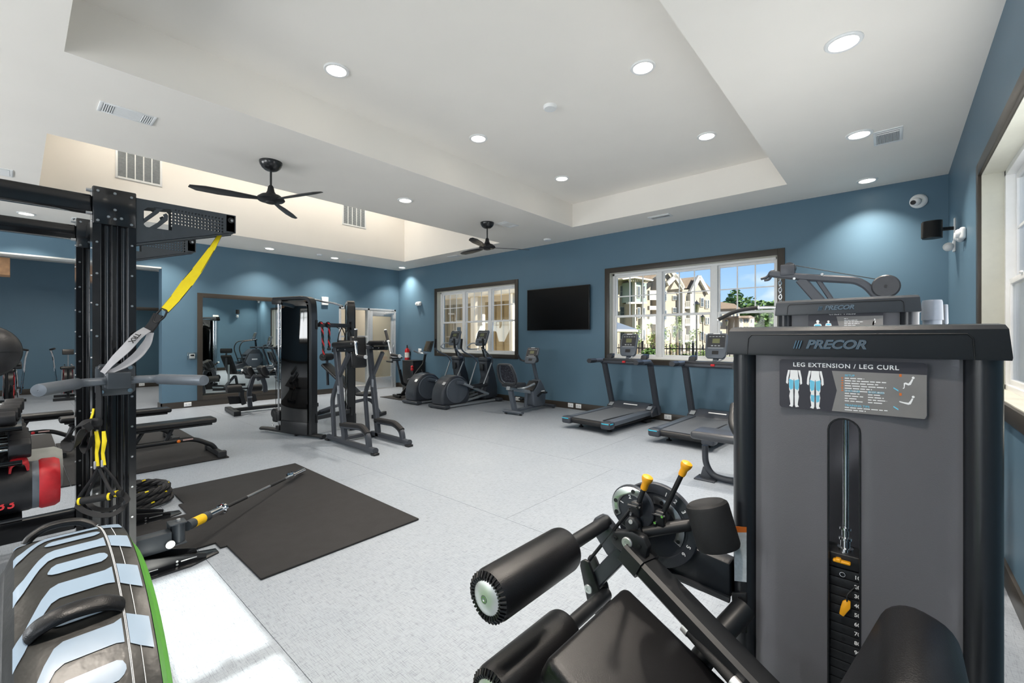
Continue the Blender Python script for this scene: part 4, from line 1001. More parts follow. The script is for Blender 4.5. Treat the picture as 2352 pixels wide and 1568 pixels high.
mb.add(vs, fs)
M_TVIN = mat('tyre_black_vinyl', '#2b2b29', 0.34, var=0.35, nscale=22, bump=0.5, bscale=40)
M_TBAR = mat('tyre_bar_blue', '#93a7bb', 0.30, var=0.06, nscale=10, bump=0.35, bscale=18)
part('tread', mb, M_TVIN, tyre)
for y, nm, mm in ((.1645, 'green_side', M_GREEN), (-.0145, 'dark_side', M_TVIN)):
    s = 1 if y > 0 else -1
    part(nm, MB().lathe((TC.x, y - s*.002, TC.z), (0, s, 0), [(TR_ - .036, 0), (TR_ - .05, .010), (TR_ - .10, .016), (TR_ - .17, .012), (TR_ - .19, -.02), (TR_ - .19, -.06)], 72), mm, tyre)
mb = MB(); gv = [tp(2*PI*k/n, y, .0015) for k in range(n) for y in (.160, .164, .168, .1725)]
mb.add(gv, [(k*4+j, k*4+j+1, ((k+1) % n)*4+j+1, ((k+1) % n)*4+j) for k in range(n) for j in range(3)]); part('green_edge', mb, M_GREEN, tyre)
part('inner_ring', MB().lathe((TC.x, TC.y - .11, TC.z), (0, 1, 0), [(TR_ - .19, 0), (TR_ - .19, .20)], 60), M_TVIN, tyre)
def bar_mb(cells, lift=.0018):
    """cells: list of rows [(y, th_a, th_b)] forming a ribbon on the tread"""
    mb = MB(); vs = []
    for y, a, b in cells:
        for k in range(4): vs.append(tp(a + (b-a)*k/3, y, lift))
    mb.add(vs, [(i*4+j, i*4+j+1, (i+1)*4+j+1, (i+1)*4+j) for i in range(len(cells)-1) for j in range(3)]); return mb
def fine(rows, n=3):
    out = []
    for r0, r1 in zip(rows[:-1], rows[1:]): out += [tuple(r0[i] + (r1[i]-r0[i])*k/n for i in range(3)) for k in range(n)]
    return out + [rows[-1]]
pitch = math.radians(15.0); dg = math.radians(1)
for k in range(24):
    th = k*pitch + 2*dg
    part('tread_bar', bar_mb(fine([(-.032, th + 12.0*dg, th + 17*dg), (-.018, th + 9.5*dg, th + 14*dg), (.005, th + 3.2*dg, th + 7.6*dg), (.018, th + .6*dg, th + 5.0*dg), (.030, th - .2*dg, th + 4.2*dg), (.100, th - .2*dg, th + 4.2*dg), (.112, th - .8*dg, th + 4.6*dg)])), M_TBAR, tyre)
    t2 = th + 7.4*dg
    part('tread_bar', bar_mb(fine([(.016, t2 + 2.6*dg, t2 + 3.2*dg), (.022, t2 + .9*dg, t2 + 3.7*dg), (.030, t2 + .1*dg, t2 + 3.9*dg), (.098, t2 + .1*dg, t2 + 3.9*dg), (.106, t2 + .6*dg, t2 + 3.2*dg), (.110, t2 + 1.6*dg, t2 + 2.4*dg)])), M_TBAR, tyre)
    part('shoulder_block', bar_mb(fine([(.120, th - 1.5*dg, th + 5.2*dg), (.134, th - .5*dg, th + 6.4*dg), (.154, th + .8*dg, th + 7.8*dg)])), M_TBAR, tyre)
sm = MB()
for y in (.1165, .1185, .1345): sm.tube([tp(2*PI*k/90, y, .0012) for k in range(90)], .0005, 5, closed=True)
part('stitching', sm, M_PRINTW, tyre)
for th in [math.radians(a) for a in (28, 52, 100, 148, 196, 244, 292, 340)]:
    hp = [tp(th, -.012, .002), tp(th, -.004, .012), tp(th, .02, .024), tp(th, .05, .026), tp(th, .085, .022), tp(th, .108, .008), tp(th, .114, .002)]
    part('grab_handle', MB().oval(fillet(hp, .02), .030, .016, up=(math.sin(th), 0, math.cos(th))), M_VINYLBLK, tyre)
a52 = math.radians(53); part('white_tag', MB().prism([tp(a52 + math.radians(q), y, .0035) for y, q in ((-.034, 0), (-.012, -1), (-.012, 3.5), (-.034, 4.2))], (0, 0, .002)), M_PRINTW, tyre)
# ---- balls, dumbbells and core bag kept on the rig
def ball(c, r, label):
    t = thing('medicine_ball', label, 'medicine ball', (c[0], c[1], c[2] - r), 'medicine balls on the rig')
    part('cover', MB().sphere(c, r, 32, 20), M_BLACK if False else mat('ball_cover', '#2f2f31', .42, var=.1, bump=.3, bscale=200), t)
    sm = MB()
    for ax in ((1, 0, 0), (0, 1, 0), (0, 0, 1), (.6, .6, .5)):
        s, u, _ = frame_of(ax); sm.tube([Vector(c) + (s*math.cos(a) + u*math.sin(a))*r*1.001 for a in [2*PI*k/40 for k in range(40)]], .0012, 5, closed=True)
    part('seams', sm, M_BLACK, t)
bc = atX(-42, 808, XN - .16); ball((bc.x, bc.y, bc.z), .128, 'black medicine ball on the rig rail, at the left edge above the dumbbells')
def dumbbell(c, r, label, group):
    t = thing('hex_dumbbell', label, 'dumbbell', (c.x, c.y, c.z - r), group)
    def head(y0, y1):
        pts = [(r*1.06*math.cos(PI/6 + k*PI/3), r*1.06*math.sin(PI/6 + k*PI/3)) for k in range(6)]
        return MB().prism([(c.x + a, y0, c.z + b) for a, b in pts], (0, y1 - y0, 0))
    part('head', head(c.y - .075, c.y), mat('hex_rubber', '#26272a', .5, var=.1, bump=.3, bscale=250), t, .008)
    part('head', head(c.y - .26, c.y - .185), MATS['hex_rubber'], t, .008)
    part('handle', MB().lathe((c.x, c.y - .19, c.z), (0, 1, 0), [(.012, 0), (.0125, .02), (.0155, .06), (.0125, .10), (.012, .12)], 14), M_CHROME, t)
wr = ['nearest', 'second', 'third', 'fourth', 'farthest']
for i in range(5):
    X = -3.17 - .165*i
    p = atX(77 - 5.5*i, 1022 - 13*i, X); dumbbell(Vector((p.x, min(p.y, .05), .767 + .006*i)), .047 - .002*i, 'black hex dumbbell with chrome handle on the lower rig tray, %s of its row' % wr[i], 'dumbbells on the rig trays')
for i in range(5):
    X = -3.17 - .165*i
    dumbbell(Vector((X, .0 + .008*i, .915)), .036, 'small black hex dumbbell on the upper rig tray, %s of its row' % wr[i], 'dumbbells on the rig trays')
bg_ = thing('core_bag', 'black cylindrical training bag with red end cap and red handle, numbered 33', 'weight bag', (-3.24, -.1, .45))
cz = Vector((-3.22, 0, .572)); yr = .112
part('bag_body', MB().lathe((cz.x, -.62, cz.z), (0, 1, 0), [(.10, 0), (.118, .02), (.118, .66), (.112, .68)], 36), mat('bag_black', '#1b1c20', .45, var=.15, bump=.35, bscale=90), bg_)
part('bag_end', MB().lathe((cz.x, .075, cz.z), (0, 1, 0), [(.116, 0), (.122, .01), (.120, .055), (.108, .072), (.0, .074)], 36), M_RED, bg_)
part('bag_end_liner', MB().lathe((cz.x, .045, cz.z), (0, 1, 0), [(.113, 0), (.115, .01), (.115, .035), (.112, .04)], 36), M_MGREY, bg_)
part('bag_handle', MB().strip(fillet([(cz.x + .06, -.02, cz.z + .095), (cz.x + .075, -.015, cz.z + .14), (cz.x + .075, .03, cz.z + .145), (cz.x + .06, .04, cz.z + .098)], .03), .05, .008, (1, 0, -.6)), M_RED, bg_)
part('bag_number', text_mb('33', .055, (cz.x + .112, -.03, cz.z - .052), (0, 1, 0), (-.45, 0, 1), .001, 'CENTER', 0, 1.1, .001), M_RED, bg_)
bg2 = thing('core_bag', 'grey training bag end showing behind the red capped bag on the rig', 'weight bag', (-3.5, -.1, .45))
part('bag_body', MB().lathe((-3.50, -.6, .578), (0, 1, 0), [(.11, 0), (.12, .03), (.12, .74), (.10, .77), (0, .775)], 30), mat('bag_grey', '#a9ada8', .5, var=.06), bg2)
# ---- rubber mats
def rubber_mat(label, poly, loc):
    mb = MB().prism([(x, y, 0.0005) for x, y in poly], (0, 0, .013))
    solo('rubber_mat', mb, M_RUBBER, label, 'mat', loc, 'rubber floor mats', .005)
rubber_mat('black rubber mat with a cut corner under the barbell, in front of the rig', [(-2.55, 1.90), (-4.64, 1.90), (-4.64, .865), (-4.17, .865), (-4.17, .83), (-3.90, .83), (-3.90, .47), (-3.22, .47), (-3.22, .83), (-3.12, .83), (-3.12, .865), (-2.55, .865)], (-3.6, 1.3, 0))
rubber_mat('black rubber mat under the flat bench behind the rig', [(-5.43, 1.53), (-7.70, 1.53), (-7.70, .32), (-5.43, .32)], (-6.5, 1.0, 0))
rubber_mat('black rubber mat next to the first one, farther left behind the rig post', [(-5.43, .315), (-8.6, .315), (-8.6, -.9), (-5.43, -.9)], (-7.0, -.3, 0))
# ---- battle rope coil
rp_ = thing('battle_rope', 'thick black battle rope with yellow flecks coiled behind the near rig post', 'rope', (-4.35, .55, 0))
pts = []
for k in range(150):
    a = 2*PI*k/50; lay = k/50
    pts.append(Vector((-4.38 + (.16)*math.cos(a), .56 + (.26 - .01*lay)*math.sin(a), .028 + .046*lay + .004*math.sin(a*3))))
for s in range(3):
    ph = 2*PI*s/3; strand = []
    for i, p in enumerate(pts):
        d_ = (pts[min(i+1, len(pts)-1)] - pts[max(i-1, 0)]).normalized(); sd, uu, _ = frame_of(d_)
        w = i*.9 + ph; strand.append(p + (sd*math.cos(w) + uu*math.sin(w))*.013)
    part('strand', MB().tube(strand, .0155, 7), M_STRAPB, rp_)
fm = MB()
for i in range(4, 148, 9):
    p = pts[i]; fm.cbox(p + Vector((.016, .0, .020)), (.016, .022, .006), (Vector((1, 0, 0)), Vector((0, 1, .2)), Vector((0, -.2, 1))))
part('yellow_fleck', fm, M_STRAPY, rp_)
# ---- benches
def bench(label, loc, rot=0.0, lever=False):
    t = thing('weight_bench', label, 'bench', (0, 0, 0), 'weight benches')
    pad = part('pad', MB().rbox((0, 0, .385), (.22, .98, .055), .02, seg=4), M_VINYLBLK, t)
    part('pad_board', MB().rbox((0, 0, .348), (.18, .90, .02), .005), M_BLACK, t)
    part('spine', MB().tube([(0, -.40, .33), (0, -.30, .20), (0, .30, .20), (0, .47, .10), (0, .50, .05)], .024, 14, .08), M_MATTE, t)
    part('foot', MB().bar([(-.24, .50, .03), (.24, .50, .03)], .06, .05, ch=.008).rbox((.24, .50, .035), (.05, .08, .07), .01).rbox((-.24, .50, .035), (.05, .08, .07), .01), M_MATTE, t)
    part('rear_leg', MB().tube([(0, -.38, .30), (0, -.46, .05)], .024, 12).bar([(-.22, -.47, .03), (.22, -.47, .03)], .055, .05, ch=.008), M_MATTE, t)
    part('support', MB().tube([(0, .05, .20), (0, .12, .345)], .018, 10), M_MATTE, t); part('support', MB().tube([(0, -.2, .20), (0, -.12, .345)], .018, 10), M_MATTE, t)
    part('pop_pin', MB().lathe((.03, .16, .20), (1, 0, 0), [(.01, 0), (.016, .006), (.016, .02), (.008, .026), (0, .026)], 14), M_RED if lever else M_ORANGE, t)
    part('label_strip', MB().box((.0242, .20, .195), (.0252, .29, .21)), mat('label_red', '#c9a9a4', .5), t)
    t.location = loc; t.rotation_euler = (0, 0, rot); ORI[t.name] = Vector(loc)
    return t
bench('flat black weight bench with orange pin on the rubber mat behind the rig', (-5.70, .97, .0135), 0.0)
bench('black weight bench with a red lever half hidden behind the far rig post', (-7.45, -.03, .0135), 0.0, True)
bench('black weight bench nearest the mirror wall beyond the rig', (-6.9, .80, .0135), 0.0)
# ================================================================== MIDDLE OF THE ROOM
M_STACKGLASS = mat('acrylic_black', '#060708', 0.05, var=0.0, spec=0.7)
M_FRAMEG = mat('frame_graphite', '#41454c', 0.36, 0.2, var=0.05, nscale=70, bump=0.06, bscale=900)
# ---- dual cable trainer, two angled towers
O1 = Vector((-5.70, 2.56, 0)); bb_ = Vector((-.30, .954, 0)); O2 = O1 + bb_*.67
A1 = Vector((-.954, -.30, 0)); A2 = Vector((-.906, .423, 0))
tr = thing('cable_trainer', 'black dual-tower cable trainer with glossy shrouds and chrome guide rods before the mirror', 'gym machine', (-6.1, 2.9, 0))
UZ = Vector((0, 0, 1))
def cable_tower(O, A, out):
    """rear post at O, everything else goes along A; out = sideways normal pointing away from the other tower"""
    S = Vector((-A.y, A.x, 0)); S = S if S.dot(out) > 0 else -S
    pr = [O + Vector((0, 0, .05)), O + UZ*1.62, O + UZ*1.80 + A*.02, O + UZ*1.83 + A*.14, O + UZ*1.83 + A*.70]
    part('tower_frame', MB().bar(fillet(pr, .13, 8), .13, .055, up=tuple(S.cross(Vector((0, 0, 1)))) if False else tuple(S), ch=.008) if False else MB().bar(fillet(pr, .13, 8), .05, .105, up=tuple(S), ch=.008), M_SATIN, tr)
    q = lambda a, z, s: O + A*a + UZ*z + S*s
    for s in (.055, -.055):
        part('shroud', MB().prism([q(.035, .12, s), q(.52, .12, s), q(.52, 1.70, s), q(.48, 1.79, s), q(.12, 1.79, s), q(.06, 1.76, s), q(.035, 1.68, s)], S*.006), M_STACKGLASS, tr, .002)
    part('shroud_edge', MB().bar([q(.52, .12, 0), q(.52, 1.79, 0)], .116, .010, up=tuple(A)), M_STACKGLASS, tr)
    part('shroud_base', MB().cbox(q(.28, .12, 0), (.50, .14, .16), (A, S, UZ)), M_BLACK, tr, .01)
    part('tower_cap', MB().cbox(q(.62, 1.79, 0), (.20, .12, .07), (A, S, UZ)), M_BLACK, tr, .02)
    for s in (.035, -.035): part('guide_rod', MB().cyl(q(.60, .10, s), q(.60, 1.78, s), .0125, n=14), M_CHROME, tr)
    part('column_cover', MB().cbox(q(.555, .95, 0), (.03, .05, 1.6), (A, S, UZ)), M_CHROME, tr)
    part('cable', MB().cyl(q(.70, .28, 0), q(.70, 1.77, 0), .0035, n=6), M_BLACK, tr)
    ty = part('trolley', MB().rbox(q(.60, .25, 0), (.09, .13, .14), .02, (A, S, UZ)), M_BLACK, tr)
    part('pulley', MB().cyl(q(.70, .27, .022), q(.70, .27, -.022), .07, n=26).rbox(q(.70, .23, 0), (.10, .06, .16), .03, (A, S, UZ)), M_BLACK, ty)
    part('snap_hook', MB().tube([q(.76, .15, 0), q(.77, .12, 0), q(.755, .095, 0), q(.745, .12, 0)], .004, 6, closed=True), M_CHROME, ty)
    part('lower_collar', MB().rbox(q(.60, .09, 0), (.07, .12, .06), .01, (A, S, UZ)), M_BLACK, tr)
    ft = part('foot_bar', MB().oval(fillet([q(-.20, .035, 0), q(.2, .035, 0), q(.85, .05, 0), q(.98, .045, 0)], .05), .085, .05, up=(0, 0, 1)), M_BLACK, tr)
    part('foot_wheel', MB().cyl(q(-.16, .016, .03), q(-.16, .016, -.03), .016, n=14).cyl(q(.3, .012, .03), q(.3, .012, -.03), .012, n=12), M_BLACK, ft)
    part('weight_stack', MB().cbox(q(.28, .62, 0), (.20, .09, .84), (A, S, UZ)), M_MATTE, tr, .004)
cable_tower(O1, A1, -bb_); cable_tower(O2, A2, bb_)
for z in (1.476, .25):
    part('cross_beam', MB().bar([O1 + UZ*z + bb_*.02, O2 + UZ*z - bb_*.02], .05, .055, up=(0, 0, 1), ch=.006), M_SATIN, tr)
    part('beam_bracket', MB().cbox(O1 + UZ*z + bb_*.03, (.08, .02, .12), (A1, bb_, UZ)).cbox(O2 + UZ*z - bb_*.03, (.08, .02, .12), (A1, bb_, UZ)), M_SATIN, tr, .003)
pu = [O1 + UZ*1.815 + A1*.12 + bb_*.04, O1 + UZ*1.815 + A1*.14 + bb_*.20, O1 + UZ*1.80 + A1*.16 + bb_*.33, O2 + UZ*1.80 + A1*.15 - bb_*.20, O2 + UZ*1.76 + A1*.12 - bb_*.04]
part('pull_up_bar', MB().tube(fillet(pu, .10), .0135, 12), M_CHROME, tr)
hk = MB()
for s in (.12, .22, .40, .52): hk.tube([O1 + UZ*1.45 + bb_*s, O1 + UZ*1.43 + bb_*s + Vector((.05, .01, 0)), O1 + UZ*1.44 + bb_*s + Vector((.06, .01, 0))], .005, 6)
part('accessory_hook', hk, M_BLACK, tr)
# ---- triceps rope over the beam
tp_ = thing('triceps_rope', 'red and black twisted rope attachment hanging from the cable trainer beam', 'exercise rope', tuple(O1 + bb_*.17 + UZ*1.0))
for s, zb, sw in ((.11, 1.07, .03), (.23, 1.16, .0)):
    top = O1 + bb_*s + Vector((.055, .0, 1.505)); a = Vector((.06, .02, 0))
    line = [top + Vector((-.055, -.0, 0)), top + Vector((.0, 0, .0)), top + Vector((.008 , 0, -.06)), top + bb_*sw*.5 + UZ*((zb - 1.5)*.5), top + bb_*sw + UZ*(zb - 1.505)]
    line = fillet(line, .04); dense = []
    for p, q in zip(line[:-1], line[1:]):
        nn = max(1, int((q - p).length/.012))
        for k in range(nn): dense.append(p.lerp(q, k/nn))
    dense.append(line[-1])
    for ph, mm in ((0, M_STRAPB), (PI*.66, M_STRAPB), (PI*1.33, M_RED)):
        stn = []
        for i, p in enumerate(dense):
            d_ = (dense[min(i+1, len(dense)-1)] - dense[max(i-1, 0)]).normalized(); sd, uu, _ = frame_of(d_)
            w = i*.55 + ph; stn.append(p + (sd*math.cos(w) + uu*math.sin(w))*.008)
        part('rope_strand', MB().tube(stn, .0095, 6), mm, tp_)
    part('rope_end', MB().lathe(line[-1] + UZ*.012, (0, 0, -1), [(.014, 0), (.024, .008), (.027, .028), (.020, .036), (0, .038)], 16), M_BLACK, tp_)
# ---- strap handles hung on the beam beside it
sh = thing('strap_handle', 'pair of black cable strap handles hung on the trainer beam by the far tower', 'strap handle', tuple(O1 + bb_*.5 + UZ*1.2))
for s in (.44, .56):
    c = O1 + bb_*s + Vector((.05, .015, 0))
    part('webbing', MB().strip([c + UZ*1.45, c + UZ*1.36 - bb_*.05, c + UZ*1.26 - bb_*.075], .022, .004, (1, 0, 0)).strip([c + UZ*1.45, c + UZ*1.36 + bb_*.05, c + UZ*1.26 + bb_*.075], .022, .004, (1, 0, 0)), M_STRAPB, sh)
    part('grip', MB().cyl(c + UZ*1.255 - bb_*.07, c + UZ*1.255 + bb_*.07, .015, n=12), M_FOAM, sh)
# ---- vertical knee raise and dip stand: two side frames in planes of constant Y
YN, YF_ = 2.63, 3.11
vk = thing('knee_raise_stand', 'graphite dip and knee raise stand with arm pads in front of the cable trainer', 'gym machine', (-4.9, 2.87, 0))
def z3(x, y, Y): return atY(700 + x/5.06, 740 + y/5.06, Y)
def side(Y, up0, up1, st0, stp, rr, fb0, fb1, pad, br, gv, gh, lab):
    f = lambda p: z3(p[0], p[1], Y)
    N = (0, 1, 0)
    part('upright', MB().bar([f(up0), f(up1)], .068, .052, up=N, ch=.008) if False else MB().bar([f(up0), f(up1)], .075, .055, up=N, ch=.008), M_FRAMEG, vk)
    part('step_arch', MB().bar(fillet([f(p) for p in stp], .10, 7), .066, .055, up=N, ch=.010), M_FRAMEG, vk)
    part('step_tread', MB().bar(fillet([f(p) + Vector((0, 0, .012)) for p in stp[:3]], .10, 7), .055, .064, up=N, ch=.012), M_RUBBER, vk)
    part('rear_strut', MB().bar(fillet([f(p) for p in rr], .10, 6), .052, .046, up=N, ch=.010), M_FRAMEG, vk)
    a, b = f(fb0), f(fb1); a.z = b.z = .048
    part('base_bar', MB().bar([a, b], .055, .06, ch=.010), M_FRAMEG, vk)
    for p in (a, b):
        part('foot', MB().rbox((p.x, Y, .013), (.08, .07, .026), .006), M_BLACK, vk)
    part('bar_end', MB().cyl(b, b + Vector((.016, 0, 0)), .036, n=20), M_DGREY, vk)
    p0, p1 = f(pad[0]), f(pad[1])
    part('arm_beam', MB().bar([p0 + Vector((-.03, 0, -.065)), p1 + Vector((-.02, 0, -.065))], .05, .05, up=(0, 0, 1), ch=.006), M_SATIN, vk)
    d_ = (p1 - p0).normalized(); n_ = Vector((-d_.z, 0, d_.x))
    part('arm_pad', MB().rbox((p0 + p1)/2, ((p1-p0).length, .105, .072), .028, (d_, (0, 1, 0), n_), 4), M_VINYLBLK, vk)
    part('arm_brace', MB().bar([f(br[0]), f(br[1])], .045, .045, up=N, ch=.006), M_FRAMEG, vk)
    g = [f(q) for q in gv]
    part('handle_tube', MB().tube(fillet([g[1] + (g[0]-g[1])*.3, g[1], f(gh[0]), f(gh[1])], .03), .0135, 12), M_CHROME, vk)
    gd = (g[0] - g[1]).normalized(); part('hand_grip', MB().cyl(g[1] + gd*.02, g[0], .0175, n=14), M_FOAM, vk)
    part('grip_end', MB().cyl(g[0], g[0] + gd*.012, .019, n=14).cyl(g[1] + gd*.005, g[1] + gd*.02, .019, n=14), M_ALU, vk)
    hd = (f(gh[1]) - f(gh[0])).normalized(); part('hand_grip', MB().cyl(f(gh[0]) + hd*.02, f(gh[1]), .0175, n=14), M_FOAM, vk)
    part('grip_end', MB().cyl(f(gh[1]), f(gh[1]) + hd*.010, .022, n=16), M_ALU, vk)
    part('pad_bolt', bolts([p0.lerp(p1, .25) + Vector((0, -.026, -.06)), p0.lerp(p1, .6) + Vector((0, -.026, -.06))], (0, -1, 0), .009, .005), M_CHROME, vk)
    lp_ = f(lab); part('decal', MB().box((lp_.x - .025, Y - .0292, lp_.z - .05), (lp_.x + .025, Y - .0282, lp_.z + .05)), mat('decal_grey', '#8d9198', .5, var=.3, nscale=90), vk)
side(YN, (470, 1385), (360, 235), None, [(430, 1195), (670, 1222), (735, 1310), (750, 1470)], [(345, 1370), (322, 900), (345, 800), (400, 640)], (275, 1385), (815, 1510), [(350, 265), (590, 250)], [(405, 620), (520, 350)], [(594, 85), (590, 235)], [(605, 392), (705, 402)], (415, 780))
side(YF_, (855, 1320), (748, 240), None, [(830, 1140), (1050, 1180), (1130, 1265), (1142, 1400)], [(735, 1260), (703, 850), (720, 760), (770, 640)], (790, 1345), (1210, 1420), [(765, 245), (960, 240)], [(795, 610), (905, 350)], [(938, 95), (972, 230)], [(1000, 375), (1100, 392)], (812, 705))
bp0 = z3(622, 345, 2.87)
part('back_pad', MB().rbox((bp0.x, 2.87, bp0.z), (.06, .21, .40), .026, (Vector((1, 0, .08)), (0, 1, 0), Vector((-.08, 0, 1))), 4), M_VINYLBLK, vk)
ux = z3(390, 560, YN).x
for zq in (bp0.z + .06, .048): part('cross_bar', MB().bar([(bp0.x - .06, YN, zq), (bp0.x - .06, YF_, zq)], .05, .05, ch=.006), M_FRAMEG, vk)
# ---- back extension bench by the mirror
hx = thing('back_extension_bench', 'black back extension bench with split hip pads and foam ankle rollers beside the mirror', 'gym machine', (-8.5, 2.8, 0))
def z1(x, y, X): return atX(500 + x/9.225, 800 + y/9.225, X)
part('front_foot', MB().bar([(-8.22, 2.43, .04), (-8.95, 2.50, .04)], .10, .075, ch=.01), M_MATTE, hx)
part('foot_end', MB().cbox((-8.21, 2.43, .04), (.02, .105, .08)), M_BLACK, hx, .004)
part('spine', MB().bar([(-8.55, 2.47, .06), (-8.55, 3.05, .06), (-8.50, 3.75, .05)], .08, .06, ch=.01).bar([(-8.2, 3.75, .04), (-8.8, 3.75, .04)], .07, .07, ch=.008), M_MATTE, hx)
part('upright', MB().bar(fillet([z1(690, 1240, -8.5), z1(655, 930, -8.5), z1(740, 640, -8.5), z1(800, 560, -8.5)], .1), .07, .05, up=(1, 0, 0), ch=.008), M_DGREY, hx)
part('adjust_tube', MB().bar([z1(655, 930, -8.5), z1(760, 660, -8.5)], .04, .035, up=(1, 0, 0)), M_STEEL, hx)
part('rear_arc', MB().bar(fillet([z1(830, 650, -8.45), z1(940, 600, -8.45), z1(1000, 760, -8.45), z1(1010, 920, -8.45)], .12), .07, .05, up=(1, 0, 0), ch=.008), M_DGREY, hx)
for (x, y, X) in ((665, 485, -8.62), (960, 475, -8.34)):
    c = z1(x, y, X); part('hip_pad', MB().rbox(c, (.26, .10, .19), .035, (Vector((1, 0, 0)), Vector((0, 1, .5)), Vector((0, -.5, 1))), 4), M_VINYLBLK, hx)
    part('pad_plate', MB().cbox(c + Vector((0, .02, -.11)), (.16, .12, .03)), M_BLACK, hx, .004)
c = z1(800, 500, -8.5); part('pad_bridge', MB().bar([z1(600, 590, -8.62), z1(1000, 560, -8.34)], .05, .04), M_BLACK, hx)
part('grip', MB().tube([z1(1040, 560, -8.3), z1(1200, 445, -8.3)], .016, 10).tube([z1(600, 560, -8.66), z1(510, 490, -8.66)], .016, 10), M_FOAM, hx)
part('grip_end', MB().sphere(z1(1215, 437, -8.3), .021, 10, 8).sphere(z1(522, 465, -8.66), .02, 10, 8), M_PRINTW, hx)
for (x, y, X) in ((340, 858, -8.30), (782, 835, -8.66)):
    c = z1(x, y, X); part('ankle_roller', MB().lathe(c - Vector((0, .11, 0)), (0, 1, 0), [(.04, 0), (.062, .01), (.066, .025), (.066, .205), (.06, .22), (0, .22)], 20), M_FOAM, hx)
part('roller_axle', MB().cyl(z1(420, 855, -8.3), z1(780, 835, -8.66), .016, n=10), M_MATTE, hx)
part('roller_post', MB().bar(fillet([z1(520, 870, -8.42), z1(490, 1000, -8.42), z1(560, 1180, -8.42)], .1), .07, .06, up=(1, 0, 0), ch=.008), M_MATTE, hx)
part('foot_platform', MB().prism([z1(205, 1020, -8.2), z1(520, 1010, -8.45), z1(520, 1165, -8.45), z1(250, 1185, -8.2)], (-.012, .0, .004)), M_RUBBER, hx, .003)
part('foot_platform', MB().prism([z1(720, 950, -8.5), z1(800, 970, -8.6), z1(840, 1110, -8.6), z1(740, 1140, -8.5)], (-.012, .0, .004)), M_RUBBER, hx, .003)
part('decal', MB().cbox(z1(685, 1030, -8.46), (.012, .07, .03)), MATS['decal_grey'], hx)
# ---- incline bench standing inside the trainer
ib = thing('incline_bench', 'black adjustable incline bench with foam roller seen through the cable trainer', 'bench', (-7.0, 3.6, 0), 'weight benches')
def zz(x, y, Y): return atY(700 + x/5.06, 740 + y/5.06, Y)
C = Vector((-7.15, 3.55, 0))
a_ = Vector((.86, .5, 0)); s_ = Vector((-.5, .86, 0))
bk0, bk1 = C + a_*.45 + UZ*.36, C - a_*.15 + UZ*.86
dbk = (bk1 - bk0).normalized(); nbk = s_.cross(dbk)
part('back_pad', MB().rbox((bk0 + bk1)/2, ((bk1-bk0).length, .24, .055), .02, (dbk, s_, dbk.cross(s_)), 4), M_VINYLBLK, ib)
part('seat_pad', MB().rbox(C + a_*.62 + UZ*.37, (.28, .24, .055), .02, (a_, s_, UZ), 4), M_VINYLBLK, ib)
part('frame', MB().bar(fillet([C + a_*.85 + UZ*.06, C + a_*.70 + UZ*.30, C + UZ*.14, C - a_*.25 + UZ*.05], .12), .06, .05, ch=.008), M_DGREY, ib)
part('back_strut', MB().bar([C + a_*.1 + UZ*.18, bk1*.6 + bk0*.4 - UZ*.04], .05, .035, ch=.005), M_STEEL, ib)
part('foot', MB().bar([C - a_*.25 - s_*.25 + UZ*.03, C - a_*.25 + s_*.25 + UZ*.03], .06, .06, ch=.008).bar([C + a_*.85 - s_*.2 + UZ*.03, C + a_*.85 + s_*.2 + UZ*.03], .06, .06, ch=.008), M_MATTE, ib)
part('foam_roller', MB().cyl(C - a_*.12 - s_*.12 + UZ*.98, C - a_*.12 + s_*.12 + UZ*.98, .06, n=18), M_FOAM, ib)
part('roller_post', MB().bar([C - a_*.10 + UZ*.50, C - a_*.12 + UZ*.98], .04, .03), M_DGREY, ib)
